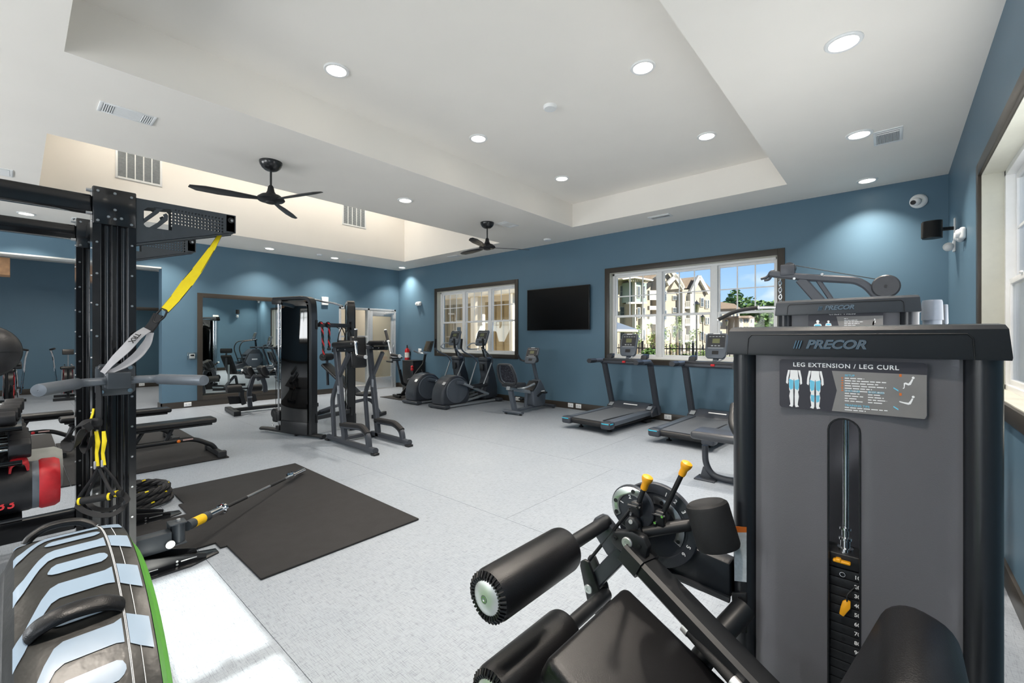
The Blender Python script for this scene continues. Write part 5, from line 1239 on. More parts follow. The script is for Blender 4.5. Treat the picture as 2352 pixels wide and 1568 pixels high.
# ================================================================== CARDIO ROW ALONG THE FAR WALL (built in local axes: y forward)
def place(t, loc, rotz): t.location = loc; t.rotation_euler = (0, 0, rotz); ORI[t.name] = Vector(loc)
M_BODY = mat('cardio_graphite', '#3b4048', 0.34, 0.1, var=0.04, nscale=50, bump=0.05, bscale=900)
M_BODYL = mat('cardio_slate', '#59616b', 0.36, 0.1, var=0.04, nscale=50)
M_BELT = mat('running_belt', '#5f646a', 0.55, var=0.1, nscale=60, bump=0.2, bscale=500)
M_LCD = mat('lcd_green', '#6d7250', 0.3, var=0.05)
M_SILVER = mat('silver_paint', '#a9b0b6', 0.3, 0.5, var=0.03)
def console(t, c, w, h, tilt, sgn=1):
    """tall rounded console panel with display, buttons and a bright top badge; faces -y"""
    n = Vector((0, -math.cos(tilt), math.sin(tilt))); u = Vector((0, math.sin(tilt), math.cos(tilt))); x = Vector((1, 0, 0)); c = Vector(c)
    pts = [(-.36,-.5),(.36,-.5),(.46,-.42),(.5,-.2),(.5,.40),(.44,.5),(-.44,.5),(-.5,.40),(-.5,-.2),(-.46,-.42)]
    b = part('console', MB().prism([c + x*a*w + u*k*h - n*.02 for a, k in pts], n*.035), M_BODYL, t, .01, 3)
    f = lambda a0, a1, k0, k1, m, nm, l=.0155: part(nm, MB().prism([c + x*a*w + u*k*h + n*l for a, k in ((a0, k0), (a1, k0), (a1, k1), (a0, k1))], n*.0012), m, b)
    f(-.42, .42, -.06, .44, M_CHAR, 'display_panel'); f(-.17, .17, .10, .28, M_LCD, 'display', .0168)
    f(-.16, .16, .465, .497, M_PRINTW, 'badge'); f(-.36, .36, -.10, -.075, M_SILVER, 'trim_line')
    kb = MB()
    for i in range(5): kb.prism([c + x*a*w + u*k*h + n*.0165 for a, k in ((-.34 + .15*i, .35), (-.24 + .15*i, .35), (-.24 + .15*i, .38), (-.34 + .15*i, .38))], n*.002)
    for i in range(3): kb.prism([c + x*a*w + u*k*h + n*.0165 for a, k in ((-.22 + .16*i, -.02), (-.12 + .16*i, -.02), (-.12 + .16*i, .02), (-.22 + .16*i, .02))], n*.002)
    part('buttons', kb, M_SILVER, b)
    f(-.15, .15, -.34, -.2, M_BLACK, 'tray_slot')
    return b
def treadmill(label):
    t = thing('treadmill', label, 'treadmill', (0, 0, 0), 'treadmills')
    for s in (-1, 1):
        part('side_rail', MB().prism([(s*.275, .03, .105), (s*.385, .03, .105), (s*.385, .03, .165), (s*.275, .03, .175)], (0, 1.36, .02)), M_BODYL, t, .008)
        cap = part('rear_cap', MB().rbox((s*.325, .05, .125), (.15, .15, .10), .028, seg=4), M_BODY, t)
        part('cyan_strip', MB().rbox((s*.33, -.022, .150), (.11, .012, .012), .004).rbox((s*.402, .03, .150), (.010, .07, .012), .004), M_CYAN, cap)
        part('level_foot', MB().lathe((s*.24, .24, 0), (0, 0, 1), [(.034, 0), (.034, .012), (.014, .02), (.014, .10)], 16), M_BLACK, t)
        part('upright', MB().bar(fillet([(s*.395, 1.37, .12), (s*.395, 1.34, .24), (s*.40, 1.12, .90), (s*.40, 1.05, .93)], .06), .055, .095, up=(1, 0, 0), ch=.016), M_BODY, t)
        part('hand_rail', MB().bar(fillet([(s*.40, 1.15, .90), (s*.40, 1.09, .945), (s*.40, .80, .945)], .05), .075, .062, up=(0, 0, 1), ch=.02), M_BODYL, t)
        part('rail_grip', MB().bar([(s*.40, .84, .946), (s*.40, .68, .945)], .082, .068, up=(0, 0, 1), ch=.024), M_CHAR, t)
        part('accessory_cup', MB().prism([(s*.30 - .05, 1.09, .97), (s*.30 + .05, 1.09, .97), (s*.30 + .045, 1.11, 1.035), (s*.30 - .045, 1.11, 1.035)], (0, .10, .02)), M_CHAR, t, .01)
    part('deck', MB().box((-.28, .04, .085), (.28, 1.40, .145)), M_BLACK, t, .004)
    part('belt', MB().prism([(-.262, .05, .145), (.262, .05, .145), (.262, .05, .165), (-.262, .05, .165)], (0, 1.18, .015)), M_BELT, t)
    part('rear_roller', MB().cyl((-.26, .05, .128), (.26, .05, .128), .036, n=18), M_BLACK, t)
    part('underframe', MB().box((-.30, .30, .05), (.30, 1.35, .085)).box((-.33, 1.15, .0), (-.25, 1.3, .05)).box((.25, 1.15, .0), (.33, 1.3, .05)), M_BLACK, t, .006)
    hp = [(y + .14, z) for y, z in [(1.03, .175), (1.07, .215), (1.14, .262), (1.22, .275), (1.32, .255), (1.345, .18), (1.345, .10), (1.03, .10)]]
    hd = part('motor_hood', MB().prism([(-.30, y, z) for y, z in hp], (.60, 0, 0)), M_BODY, t, .018, 3)
    part('hood_side', MB().prism([(-.41, y, z*.94) for y, z in hp], (.11, 0, 0)), M_BODY, t, .02, 3); part('hood_side', MB().prism([(.30, y, z*.94) for y, z in hp], (.11, 0, 0)), M_BODY, t, .02, 3)
    part('hood_badge', MB().prism([(-.12, 1.240, .238), (.12, 1.240, .238), (.12, 1.255, .248), (-.12, 1.255, .248)], (0, -.002, .003)), M_PRINTW, hd)
    part('hood_vent', MB().prism([(.30, 1.19, .20), (.37, 1.19, .20), (.37, 1.26, .245), (.30, 1.26, .245)], (0, -.003, .004)).prism([(-.37, 1.19, .20), (-.30, 1.19, .20), (-.30, 1.26, .245), (-.37, 1.26, .245)], (0, -.003, .004)), M_SILVER, hd)
    part('belt_print', MB().box((.225, .09, .1655), (.245, .9, .178)), M_PRINTW if False else M_CHAR, t)
    part('dash_tray', MB().rbox((0, 1.10, .955), (.74, .15, .045), .015), M_CHAR, t)
    part('cross_bar', MB().bar([(-.37, 1.04, .918), (.37, 1.04, .918)], .05, .05, ch=.015), M_BODY, t)
    part('stop_clip', MB().rbox((.02, 1.01, .93), (.05, .03, .03), .006), M_RED, t)
    part('console_neck', MB().bar([(0, 1.17, .95), (0, 1.21, 1.06)], .07, .05, ch=.01), M_BODYL, t)
    console(t, (0, 1.20, 1.19), .285, .36, math.radians(14))
    part('neck_tube', MB().tube(fillet([(.13, 1.20, 1.10), (.12, 1.18, 1.02), (.03, 1.15, .975)], .05), .009, 8), M_SILVER, t)
    return t
t1 = treadmill('treadmill with raised console under the large window, nearer the television'); place(t1, (-3.225, 5.22, 0), math.radians(-3))
t2 = dup(t1, (-1.92, 5.22, 0), 'treadmill partly hidden behind the right-hand machine tower', math.radians(-3))
def elliptical(label):
    t = thing('elliptical', label, 'elliptical trainer', (0, 0, 0), 'elliptical trainers')
    # rear drive drum: side profile in (y,z), extruded across
    pr = [(.02,.05),(.0,.18),(.02,.34),(.09,.48),(.20,.57),(.34,.60),(.47,.57),(.58,.46),(.63,.30),(.62,.16),(.58,.05)]
    dr = part('drive_housing', MB().prism([(-.155, y, z) for y, z in pr], (.31, 0, 0)), M_BODY, t, .05, 4)
    for s in (-1, 1):
        part('drive_disc', MB().lathe((s*.150, .325, .315), (s, 0, 0), [(.0, .014), (.19, .014), (.20, .012), (.215, .016), (.225, .014), (.235, .004), (.24, -.004)], 44), M_BODYL, dr)
        part('crank_arm', MB().oval([(s*.185, .325 - s*.04, .315 + s*.16), (s*.205, .48, .315 + s*.12)], .06, .03, up=(1, 0, 0)), M_BODYL, t)
        zc = .30 + s*.10
        part('ramp_arm', MB().oval(fillet([(s*.205, .42, zc + s*.04), (s*.20, .72, .26 + s*.05), (s*.19, 1.02, .18)], .1), .05, .05), M_SILVER, t)
        pd = part('pedal', MB().rbox((s*.185, .80, .30 + s*.05), (.13, .36, .03), .012, seg=3), M_CHAR, t)
        part('pedal_lip', MB().tube(fillet([(s*.125, .64, .33 + s*.05), (s*.125, .97, .34 + s*.05), (s*.245, .97, .34 + s*.05), (s*.245, .64, .33 + s*.05)], .04), .012, 8), M_CHAR, pd)
        part('foot_rail', MB().bar([(s*.10, .35, .06), (s*.10, 1.05, .16)], .045, .03), M_SILVER, t)
        lo = part('swing_link', MB().cyl((s*.175, .86, .25), (s*.20, 1.10, .80), .013, n=10), M_SILVER, t)
        part('swing_arm', MB().tube(fillet([(s*.20, 1.12, .78), (s*.24, 1.08, .90), (s*.31, .86, 1.02), (s*.30, .80, 1.10), (s*.28, .80, 1.28)], .07), .015, 10), M_BODYL, t)
        part('arm_grip', MB().tube([(s*.302, .80, 1.09), (s*.28, .80, 1.285)], .021, 12), M_FOAM, t)
        part('fixed_grip', MB().tube(fillet([(s*.05, 1.02, 1.08), (s*.20, .93, 1.07), (s*.22, .86, 1.12), (s*.16, .93, 1.20), (s*.10, 1.0, 1.19)], .05), .013, 8), M_SILVER, t)
        part('floor_bar', MB().bar([(s*.13, .05, .035), (s*.13, 1.30, .035)], .05, .035), M_SILVER if s > 0 else M_BODY, t)
    part('rear_foot', MB().rbox((0, .06, .04), (.46, .12, .06), .02).lathe((.19, .05, 0), (0, 0, 1), [(.03, 0), (.03, .01), (.012, .014), (.012, .04)], 12).lathe((-.19, .05, 0), (0, 0, 1), [(.03, 0), (.03, .01), (.012, .014), (.012, .04)], 12), M_BODY, t)
    cp = [(1.02, .12), (1.04, .30), (1.10, .50), (1.06, .72), (1.05, .82), (1.09, .88), (1.17, .88), (1.22, .78), (1.30, .55), (1.36, .30), (1.36, .08), (1.02, .06)]
    col = part('front_tower', MB().prism([(-.11, y, z) for y, z in cp], (.22, 0, 0)), M_BODY, t, .035, 4)
    part('tower_cap', MB().rbox((0, 1.12, .86), (.25, .16, .10), .045, seg=5), M_BODY, col)
    part('tower_window', MB().rbox((0, 1.038, .70), (.09, .02, .13), .006), M_BLACK, col)
    part('tower_foot', MB().rbox((0, 1.30, .04), (.50, .12, .06), .02), M_BODY, t)
    part('neck', MB().bar([(0, 1.15, .86), (0, 1.07, 1.13)], .055, .04, ch=.01), M_SILVER, t); part('neck_face', MB().bar([(0, 1.125, .88), (0, 1.048, 1.12)], .034, .02), M_BLACK, t)
    console(t, (0, 1.05, 1.30), .29, .33, math.radians(18))
    part('maker_plate', MB().prism([(.156, .05, .44), (.156, .09, .485), (.10, .085, .492), (.10, .045, .45)], (0, -.006, .004)), M_SILVER, dr)
    return t
e1 = elliptical('elliptical trainer below the left window, the nearer and right-hand one'); place(e1, (-6.33, 5.10, 0), 0.0); e1.scale = (1.08, 1.13, 1)
e2 = dup(e1, (-7.17, 5.10, 0), 'elliptical trainer below the left window, next to the exercise bike', 0.0)
# ---- recumbent bike
rb = thing('recumbent_bike', 'recumbent exercise bike with mesh backrest below the television', 'exercise bike', (0, 0, 0))
part('rear_foot', MB().bar([(-.20, 0, .045), (.20, 0, .045)], .07, .04, ch=.01), M_BODYL, rb)
part('foot_pad', MB().cyl((-.16, 0, 0), (-.16, 0, .03), .022, n=12).cyl((.16, 0, 0), (.16, 0, .03), .022, n=12), M_BLACK, rb)
part('floor_beam', MB().bar([(0, 0, .055), (0, .80, .075)], .07, .045, ch=.008), M_BODYL, rb)
part('front_foot', MB().bar([(-.20, .86, .045), (.20, .86, .045)], .07, .045, ch=.01).cyl((-.17, .86, 0), (-.17, .86, .03), .022, n=12).cyl((.17, .86, 0), (.17, .86, .03), .022, n=12), M_BODY, rb)
part('seat_post', MB().bar(fillet([(0, .04, .06), (0, .0, .20), (0, -.06, .42)], .08), .07, .08, up=(1, 0, 0), ch=.01), M_BODYL, rb)
part('front_strut', MB().bar([(0, .30, .08), (0, .33, .36)], .045, .045, ch=.008), M_BODYL, rb)
part('seat_rail', MB().bar([(0, -.12, .46), (0, .44, .33)], .075, .06, ch=.008), M_SILVER, rb)
part('seat_cushion', MB().rbox((0, .02, .505), (.33, .26, .07), .03, seg=4), M_CHAR, rb)
bd_ = Vector((0, -.32, 1)).normalized(); nn_ = Vector((0, 1, .32)).normalized()
bc_ = Vector((0, -.13, .70)); ol = [(-.10,-.17),(.10,-.17),(.165,-.12),(.165,.02),(.12,.17),(-.12,.17),(-.165,.02),(-.165,-.12)]
part('backrest_frame', MB().tube(fillet([bc_ + Vector((1, 0, 0))*a + bd_*b for a, b in ol + [ol[0]]], .05), .018, 10), M_BODYL, rb)
bm_ = bpy.data.materials.new('mesh_fabric'); bm_.use_nodes = True
_t = bm_.node_tree; _b = _t.nodes['Principled BSDF']; _v = _t.nodes.new('ShaderNodeTexVoronoi'); _v.inputs['Scale'].default_value = 45; _c = _t.nodes.new('ShaderNodeTexCoord'); _r = _t.nodes.new('ShaderNodeValToRGB')
_r.color_ramp.elements[0].color = (.10, .11, .14, 1); _r.color_ramp.elements[0].position = .1; _r.color_ramp.elements[1].color = (.012, .013, .022, 1); _r.color_ramp.elements[1].position = .45
_t.links.new(_c.outputs['Object'], _v.inputs['Vector']); _t.links.new(_v.outputs['Distance'], _r.inputs[0]); _t.links.new(_r.outputs[0], _b.inputs['Base Color']); _b.inputs['Roughness'].default_value = .7
part('backrest_mesh', MB().prism([bc_ + Vector((1, 0, 0))*a*.97 + bd_*b*.97 for a, b in ol], nn_*.012), bm_, rb)
part('backrest_edge', MB().tube(fillet([bc_ - nn_*.03 + Vector((1, 0, 0))*a*1.06 + bd_*b*1.04 for a, b in ol + [ol[0]]], .05), .020, 10), M_CHAR, rb)
for s in (-1, 1): part('side_grip', MB().tube(fillet([(s*.10, .0, .46), (s*.22, .02, .46), (s*.23, .20, .50)], .05), .014, 8).cyl((s*.23, .16, .492), (s*.23, .26, .512), .019, n=12), M_SILVER, rb)
bp_ = [(.42,.10),(.40,.36),(.46,.40),(.55,.52),(.60,.56),(.68,.46),(.76,.32),(.74,.12),(.68,.07),(.46,.07)]
dv = part('drive_body', MB().prism([(-.09, y, z) for y, z in bp_], (.18, 0, 0)), M_BODYL, rb, .03, 3)
part('drive_badge', MB().rbox((.092, .66, .33), (.006, .09, .03), .0028).rbox((-.092, .66, .33), (.006, .09, .03), .0028), M_PRINTW, dv)
for s in (-1, 1): part('crank', MB().bar([(s*.11, .50, .26), (s*.12, .50 + s*.10, .26 + s*.06)], .03, .02).rbox((s*.165, .50 + s*.10, .26 + s*.06), (.09, .08, .03), .01), M_BLACK, rb)
part('foot_guard', MB().prism([(-.10, .385, .36), (.10, .385, .36), (.10, .53, .52), (-.10, .53, .52)], (0, -.012, .012)), M_BLACK, rb, .004)
part('console_mast', MB().bar([(0, .62, .50), (0, .50, .88)], .06, .05, ch=.01), M_BODYL, rb)
console(rb, (0, .47, .985), .26, .30, math.radians(20))
part('console_arms', MB().tube(fillet([(-.20, .34, 1.0), (-.20, .40, .90), (-.10, .46, .875), (.10, .46, .875), (.20, .40, .90), (.20, .34, 1.0)], .06), .017, 10), M_CHAR, rb)
place(rb, (-4.87, 5.58, 0), math.radians(3)); rb.scale = (1, 1.16, 1)
# ---- upright spin bike with large screen
sb_ = thing('spin_bike', 'black spin bike with a large screen and white-edged saddle in the far corner', 'exercise bike', (0, 0, 0))
part('floor_frame', MB().bar([(-.20, 0, .03), (.20, 0, .03)], .05, .04).bar([(-.20, .80, .03), (.20, .80, .03)], .05, .04).bar([(0, 0, .05), (0, .8, .05)], .05, .05), M_BLACK, sb_)
part('main_frame', MB().bar([(0, .12, .06), (0, .45, .50), (0, .62, .70)], .05, .06).bar([(0, .06, .60), (0, .12, .30), (0, .30, .20)], .045, .06).bar([(0, .78, .06), (0, .58, .62)], .045, .05), M_BLACK, sb_)
part('flywheel', MB().cyl((-.03, .66, .30), (.03, .66, .30), .21, n=36), M_MATTE, sb_)
part('flywheel_ring', MB().tube([(.0, .66 + .212*math.cos(a), .30 + .212*math.sin(a)) for a in [2*PI*k/30 for k in range(30)]], .012, 6, closed=True), M_MATTE, sb_)
part('flywheel_decal', MB().rbox((.034, .60, .42), (.004, .10, .02), .0015), M_RED, sb_)
part('seat_post', MB().bar([(0, .06, .55), (0, .0, .80)], .035, .04).bar([(0, -.10, .81), (0, .08, .81)], .035, .035), M_DGREY, sb_)
part('saddle', MB().prism([(-.085, -.14, .835), (.085, -.14, .835), (.075, -.02, .84), (.025, .12, .84), (-.025, .12, .84), (-.075, -.02, .84)], (0, 0, .045)), M_VINYLBLK, sb_, .015, 3)
part('saddle_edge', MB().tube(fillet([(.09, -.13, .875), (.078, -.02, .878), (.026, .12, .878)], .04), .008, 6), M_PRINTW, sb_)
part('weight_holder', MB().bar([(-.16, -.16, .78), (.16, -.16, .78)], .04, .03), M_BLACK, sb_)
part('handlebar_post', MB().bar([(0, .60, .62), (0, .66, .92)], .04, .045), M_BLACK, sb_)
part('handlebar', MB().tube(fillet([(-.20, .46, 1.0), (-.20, .60, .94), (-.05, .68, .94), (.05, .68, .94), (.20, .60, .94), (.20, .46, 1.0)], .07), .017, 10), M_SILVER, sb_)
part('screen', MB().rbox((0, .74, 1.10), (.40, .022, .25), .008, (Vector((1, 0, 0)), Vector((0, 1, -.3)), Vector((0, .3, 1)))), M_BLACK, sb_)
part('screen_glass', MB().rbox(Vector((0, .74, 1.10)) - Vector((0, 1, -.3)).normalized()*.0115, (.375, .002, .228), .0008, (Vector((1, 0, 0)), Vector((0, 1, -.3)), Vector((0, .3, 1)))), M_SCREEN, sb_)
part('resistance_knob', MB().sphere((0, .53, .60), .022, 12, 8), M_RED, sb_)
part('pedals', MB().bar([(.05, .36, .28), (.13, .36, .28)], .02, .02).rbox((.16, .36, .28), (.08, .09, .03), .008).rbox((-.16, .36, .36), (.08, .09, .03), .008).bar([(-.05, .36, .30), (-.13, .36, .36)], .02, .02), M_DGREY, sb_)
place(sb_, (-8.12, 5.46, .0135), math.radians(-14))
solo('rubber_mat', MB().prism([(-8.50, 5.28, .0005), (-7.50, 5.28, .0005), (-7.50, 6.6, .0005), (-8.50, 6.6, .0005)], (0, 0, .012)), M_RUBBER, 'black rubber mat under the spin bike in the far corner', 'mat', (-8.2, 5.9, 0), 'rubber floor mats', .005)
# ---- stepper by the right end of the treadmills (shows only in the mirror) and fan bikes in the alcove
am = thing('stair_climber', 'grey stair climber with curved black rails in the far right corner, seen in the mirror', 'gym machine', (0, 0, 0))
part('body', MB().prism([(-.28, y, z) for y, z in [(0,.04),(0,.22),(.30,.36),(.42,.66),(.62,.86),(.86,.86),(1.0,.62),(1.0,.04)]], (.56, 0, 0)), M_BODY, am, .02)
part('side_panel', MB().prism([(-.30, y, z) for y, z in [(.36,.36),(.50,.68),(.86,.68),(.98,.40),(.80,.16),(.50,.16)]], (.60, 0, 0)), M_BODYL, am, .01)
part('badge', MB().rbox((-.302, .68, .46), (.006, .2, .05), .0025), M_PRINTW, am)
for k in range(4): part('stair', MB().box((-.24, .02 + .11*k, .20 + .14*k), (.24, .16 + .11*k, .23 + .14*k)), M_BLACK, am, .004)
for s in (-1, 1): part('rail', MB().tube(fillet([(s*.30, .30, .30), (s*.31, .12, .90), (s*.31, .22, 1.16), (s*.28, .78, 1.24)], .12), .018, 10), M_BLACK, am)
part('mast', MB().bar([(0, .84, .84), (0, .80, 1.22)], .07, .05), M_BLACK, am)
console(am, (0, .76, 1.36), .27, .34, math.radians(18))
place(am, (-.42, 5.6, 0), 0)
def fan_bike(label):
    t = thing('fan_bike', label, 'exercise bike', (0, 0, 0), 'fan bikes in the alcove')
    part('feet', MB().bar([(-.22, .0, .03), (.22, .0, .03)], .05, .05).bar([(-.22, .80, .03), (.22, .80, .03)], .05, .05).bar([(0, 0, .05), (0, .8, .05)], .05, .05), M_BLACK, t)
    part('fan_cage', MB().cyl((-.06, .62, .36), (.06, .62, .36), .27, n=36), M_BLACK, t)
    sp2 = MB()
    for k in range(8):
        a = 2*PI*k/8
        for s in (-.065, .065): sp2.tube([(s, .62, .36), (s, .62 + .27*math.cos(a), .36 + .27*math.sin(a))], .004, 5)
    part('cage_spokes', sp2, M_RED, t)
    for s in (-1, 1):
        part('frame_hoop', MB().tube(fillet([(s*.10, .98, .06), (s*.09, .92, .40), (s*.08, .75, .68), (s*.05, .60, .72)], .1), .017, 8), M_CHROME, t)
        part('swing_handle', MB().tube(fillet([(s*.16, .40, .20), (s*.20, .46, .62), (s*.22, .40, .90), (s*.26, .26, 1.06)], .1), .016, 8), M_CHROME, t)
        part('hand_grip', MB().cyl((s*.26, .26, 1.06), (s*.20, .14, 1.08), .02, n=10), M_FOAM, t)
        part('pedal', MB().rbox((s*.15, .42 + s*.08, .26 + s*.05), (.09, .08, .03), .008), M_BLACK, t)
    part('seat_post', MB().cyl((0, .14, .06), (0, .06, .66), .02, n=10), M_BLACK, t); part('seat', MB().rbox((0, .03, .68), (.24, .26, .06), .025, seg=4), M_VINYLBLK, t)
    part('main_tube', MB().bar([(0, .14, .25), (0, .50, .45)], .05, .05), M_BLACK, t)
    part('meter_mast', MB().cyl((0, .55, .62), (0, .50, .96), .014, n=8), M_CHROME, t); part('meter', MB().rbox((0, .49, 1.0), (.18, .03, .12), .01, (Vector((1, 0, 0)), Vector((0, 1, -.4)), Vector((0, .4, 1)))), M_BLACK, t)
    return t
fb1 = fan_bike('chrome and black fan bike against the alcove wall, left of the rig post'); place(fb1, (-12.95, .72, 0), math.radians(87))
fb2 = dup(fb1, (-12.6, -.12, 0), 'chrome and black fan bike at the left edge behind the dumbbells', math.radians(87))
# ================================================================== THINGS ON WALLS AND CEILING
def vent(label, x0, x1, y0, y1, kind, z=ZC):
    t = thing('ceiling_vent', label, 'vent', ((x0+x1)/2, (y0+y1)/2, z), 'ceiling air vents')
    b = .022
    m = MB().box((x0, y0, z - .008), (x1, y0 + b, z + .001)).box((x0, y1 - b, z - .008), (x1, y1, z + .001)).box((x0, y0 + b, z - .008), (x0 + b, y1 - b, z + .001)).box((x1 - b, y0 + b, z - .008), (x1, y1 - b, z + .001))
    part('frame', m, M_WHITE, t, .003)
    part('backing', MB().box((x0 + b, y0 + b, z - .001), (x1 - b, y1 - b, z + .001)), mat('vent_dark', '#3a3d3f', .7), t)
    sl = MB()
    lx, ly = x1 - x0 - 2*b, y1 - y0 - 2*b
    if kind == 'ends':
        part('centre_plate', MB().box((x0 + b, y0 + b + ly*.22, z - .006), (x1 - b, y1 - b - ly*.22, z)), M_WHITE, t)
        for e in (0, .78):
            for k in range(5):
                y = y0 + b + ly*(e + .22*(k + .5)/5); sl.cbox(((x0+x1)/2, y, z - .004), (lx, .005, .010), (Vector((1, 0, 0)), Vector((0, 1, .6)), Vector((0, -.6, 1))))
    else:
        for k in range(16):
            x = x0 + b + lx*(k + .5)/16; sl.cbox((x, y0 + b + ly*.64, z - .004), (.004, ly*.70, .010), (Vector((1, 0, .6)), Vector((0, 1, 0)), Vector((-.6, 0, 1))))
        for k in range(2):
            y = y0 + b + ly*(.08 + .13*k); sl.cbox(((x0+x1)/2, y, z - .004), (lx, .006, .010), (Vector((1, 0, 0)), Vector((0, 1, .6)), Vector((0, -.6, 1))))
    part('slats', sl, M_WHITE, t, kind='stuff')
vent('white ceiling vent near the left edge above the rig, with slats at both ends', -4.72, -4.52, .42, .76, 'ends')
vent('white square vent beside the right-hand downlights', -.14, .06, 4.95, 5.30, 'grid')
vent('white ceiling vent beside the far black fan', -4.70, -4.50, 4.97, 5.30, 'ends')
vent('small ceiling vent above the left window', -7.42, -7.10, 6.28, 6.44, 'grid')
vent('small ceiling vent above the large window', -2.76, -2.44, 6.20, 6.38, 'grid')
vent('small ceiling vent above the cable trainer and mirror', -9.43, -9.26, 5.0, 5.32, 'ends')
vent('white ceiling vent cut by the left edge beyond the tall tray', -7.40, -7.10, -.34, -.02, 'grid')
vent('ceiling vent above the mirror wall, glimpsed past the rig post', -9.45, -9.2, .55, .85, 'grid')
def grille(label, y0, y1, z0, z1, x):
    t = thing('wall_grille', label, 'vent', (x, (y0+y1)/2, z0), 'return air grilles')
    b = .028; m = MB().box((x, y0, z0), (x + .012, y0 + b, z1)).box((x, y1 - b, z0), (x + .012, y1, z1)).box((x, y0 + b, z0), (x + .012, y1 - b, z0 + b)).box((x, y0 + b, z1 - b), (x + .012, y1 - b, z1))
    part('frame', m, M_WHITE, t, .002)
    part('backing', MB().box((x + .0005, y0 + b, z0 + b), (x + .002, y1 - b, z1 - b)), mat('grille_shadow', '#8a9296', .7), t)
    for k in range(1, 5):
        c = y0 + b + (y1 - y0 - 2*b)*k/5; part('mullion', MB().box((x + .001, c - .007, z0 + b), (x + .012, c + .007, z1 - b)), M_WHITE, t)
    sl = MB(); n = int((z1 - z0 - 2*b)/.019)
    for k in range(n): sl.cbox((x + .006, (y0+y1)/2, z0 + b + (k + .5)*.019), (.014, y1 - y0 - 2*b, .0025), (Vector((1, 0, -.8)), Vector((0, 1, 0)), Vector((.8, 0, 1))))
    part('louvres', sl, mat('louvre_grey', '#c3c9cc', .5), t)
grille('large white return grille high in the tall tray behind the rig', .97, 1.52, 3.68, 4.14, T2[0])
grille('white return grille in the tall tray right of the near fan', 4.50, 5.04, 3.68, 4.14, T2[0])
def fan(label, x, y, a0):
    t = thing('ceiling_fan', label, 'ceiling fan', (x, y, ZC), 'black ceiling fans')
    part('canopy', MB().lathe((x, y, ZC), (0, 0, -1), [(.106, 0), (.106, .012), (.100, .035), (.083, .062), (.055, .085), (.02, .094), (0, .095)], 30), M_SATIN, t)
    part('down_rod', MB().cyl((x, y, ZC - .09), (x, y, 2.84), .0105, n=12), M_SATIN, t)
    part('motor', MB().lathe((x, y, 2.86), (0, 0, -1), [(.016, 0), (.026, .015), (.034, .06), (.05, .09), (.09, .102), (.122, .128), (.130, .146), (.115, .160), (.055, .172), (.05, .182), (.02, .19), (0, .19)], 34), M_BLACK, t)
    for k in range(3):
        a = a0 + 2*PI*k/3; u = Vector((math.cos(a), math.sin(a), 0)); s = Vector((-u.y, u.x, 0)); c = Vector((x, y, 2.715))
        pts = [(.10, -.025), (.25, -.055), (.45, -.070), (.62, -.060), (.68, -.02), (.67, .02), (.55, .045), (.35, .045), (.10, .025)]
        part('blade', MB().prism([c + u*p + s*q + UZ*(q*.22) for p, q in pts], (0, 0, -.008)), mat('fan_blade', '#2a2b2d', .4, var=.05), t, .002)
fan('black three-blade ceiling fan nearest the rig', -4.79, 1.72, math.radians(20)); fan('black three-blade ceiling fan near the left window', -4.77, 4.85, math.radians(55))
def smoke(label, x, y, z, r):
    solo('smoke_detector', MB().lathe((x, y, z), (0, 0, -1), [(r, -.001), (r, .014), (r*.86, .028), (r*.3, .030), (0, .030)], 26), M_WHITE, label, 'smoke detector', (x, y, z), 'smoke detectors')
smoke('round white smoke detector on the raised tray ceiling', -2.42, 3.30, T1[4], .065); smoke('round white smoke detector on the ceiling above the television', -4.74, 6.38, ZC, .07); smoke('small white sensor on the soffit above the mirror wall', -9.28, 4.31, ZC, .06)
# ---- television
tv = thing('television', 'large black flat-screen television on the blue wall between the windows', 'television', (-4.75, YB, 1.45))
part('housing', MB().box((-5.46, YB - .075, 1.45), (-4.04, YB - .045, 2.25)), M_BLACK, tv, .004)
part('screen', MB().box((-5.448, YB - .0765, 1.462), (-4.052, YB - .0748, 2.238)), mat('tv_screen', '#020202', .22, var=0.0, spec=.3), tv)
part('wall_mount', MB().box((-4.95, YB - .046, 1.7), (-4.55, YB - .001, 2.0)), M_BLACK, tv)
# ---- wall items, far wall
def emergency(label, o, n, r):
    """two-lamp emergency light; o on wall, n out of wall, r along wall"""
    o, n, r = Vector(o), Vector(n), Vector(r); t = thing('emergency_light', label, 'emergency light', tuple(o), 'emergency lights')
    part('body', MB().rbox(o + n*.022, (.20, .10, .044) , .02, (r, UZ, n), 4), M_WHITE, t)
    for s in (-1, 1): part('lamp_head', MB().lathe(o + n*.03 + r*s*.062, n, [(.036, 0), (.038, .02), (.030, .034), (.012, .036), (0, .034)], 18), M_WHITE, t)
emergency('white twin-head emergency light left of the left window', (-9.05, YB, 2.17), (0, -1, 0), (1, 0, 0))
emergency('white twin-head emergency light on the right wall, seen in the mirror', (XR, 5.25, 2.17), (-1, 0, 0), (0, 1, 0))
def outlet(label, o, n, r, w=.115, h=.075):
    o, n, r = Vector(o), Vector(n), Vector(r); t = thing('wall_outlet', label, 'outlet', tuple(o), 'white wall outlets')
    part('plate', MB().rbox(o + n*.004, (w, h, .008), .003, (r, UZ, n)), M_WHITE, t)
    part('sockets', MB().rbox(o + n*.0085 + r*w*.2, (w*.28, h*.42, .002), .0008, (r, UZ, n)).rbox(o + n*.0085 - r*w*.2, (w*.28, h*.42, .002), .0008, (r, UZ, n)), mat('socket_grey', '#cfd2d4', .4), t)
fw_ = lambda x, z: (x, YB - BT, z)
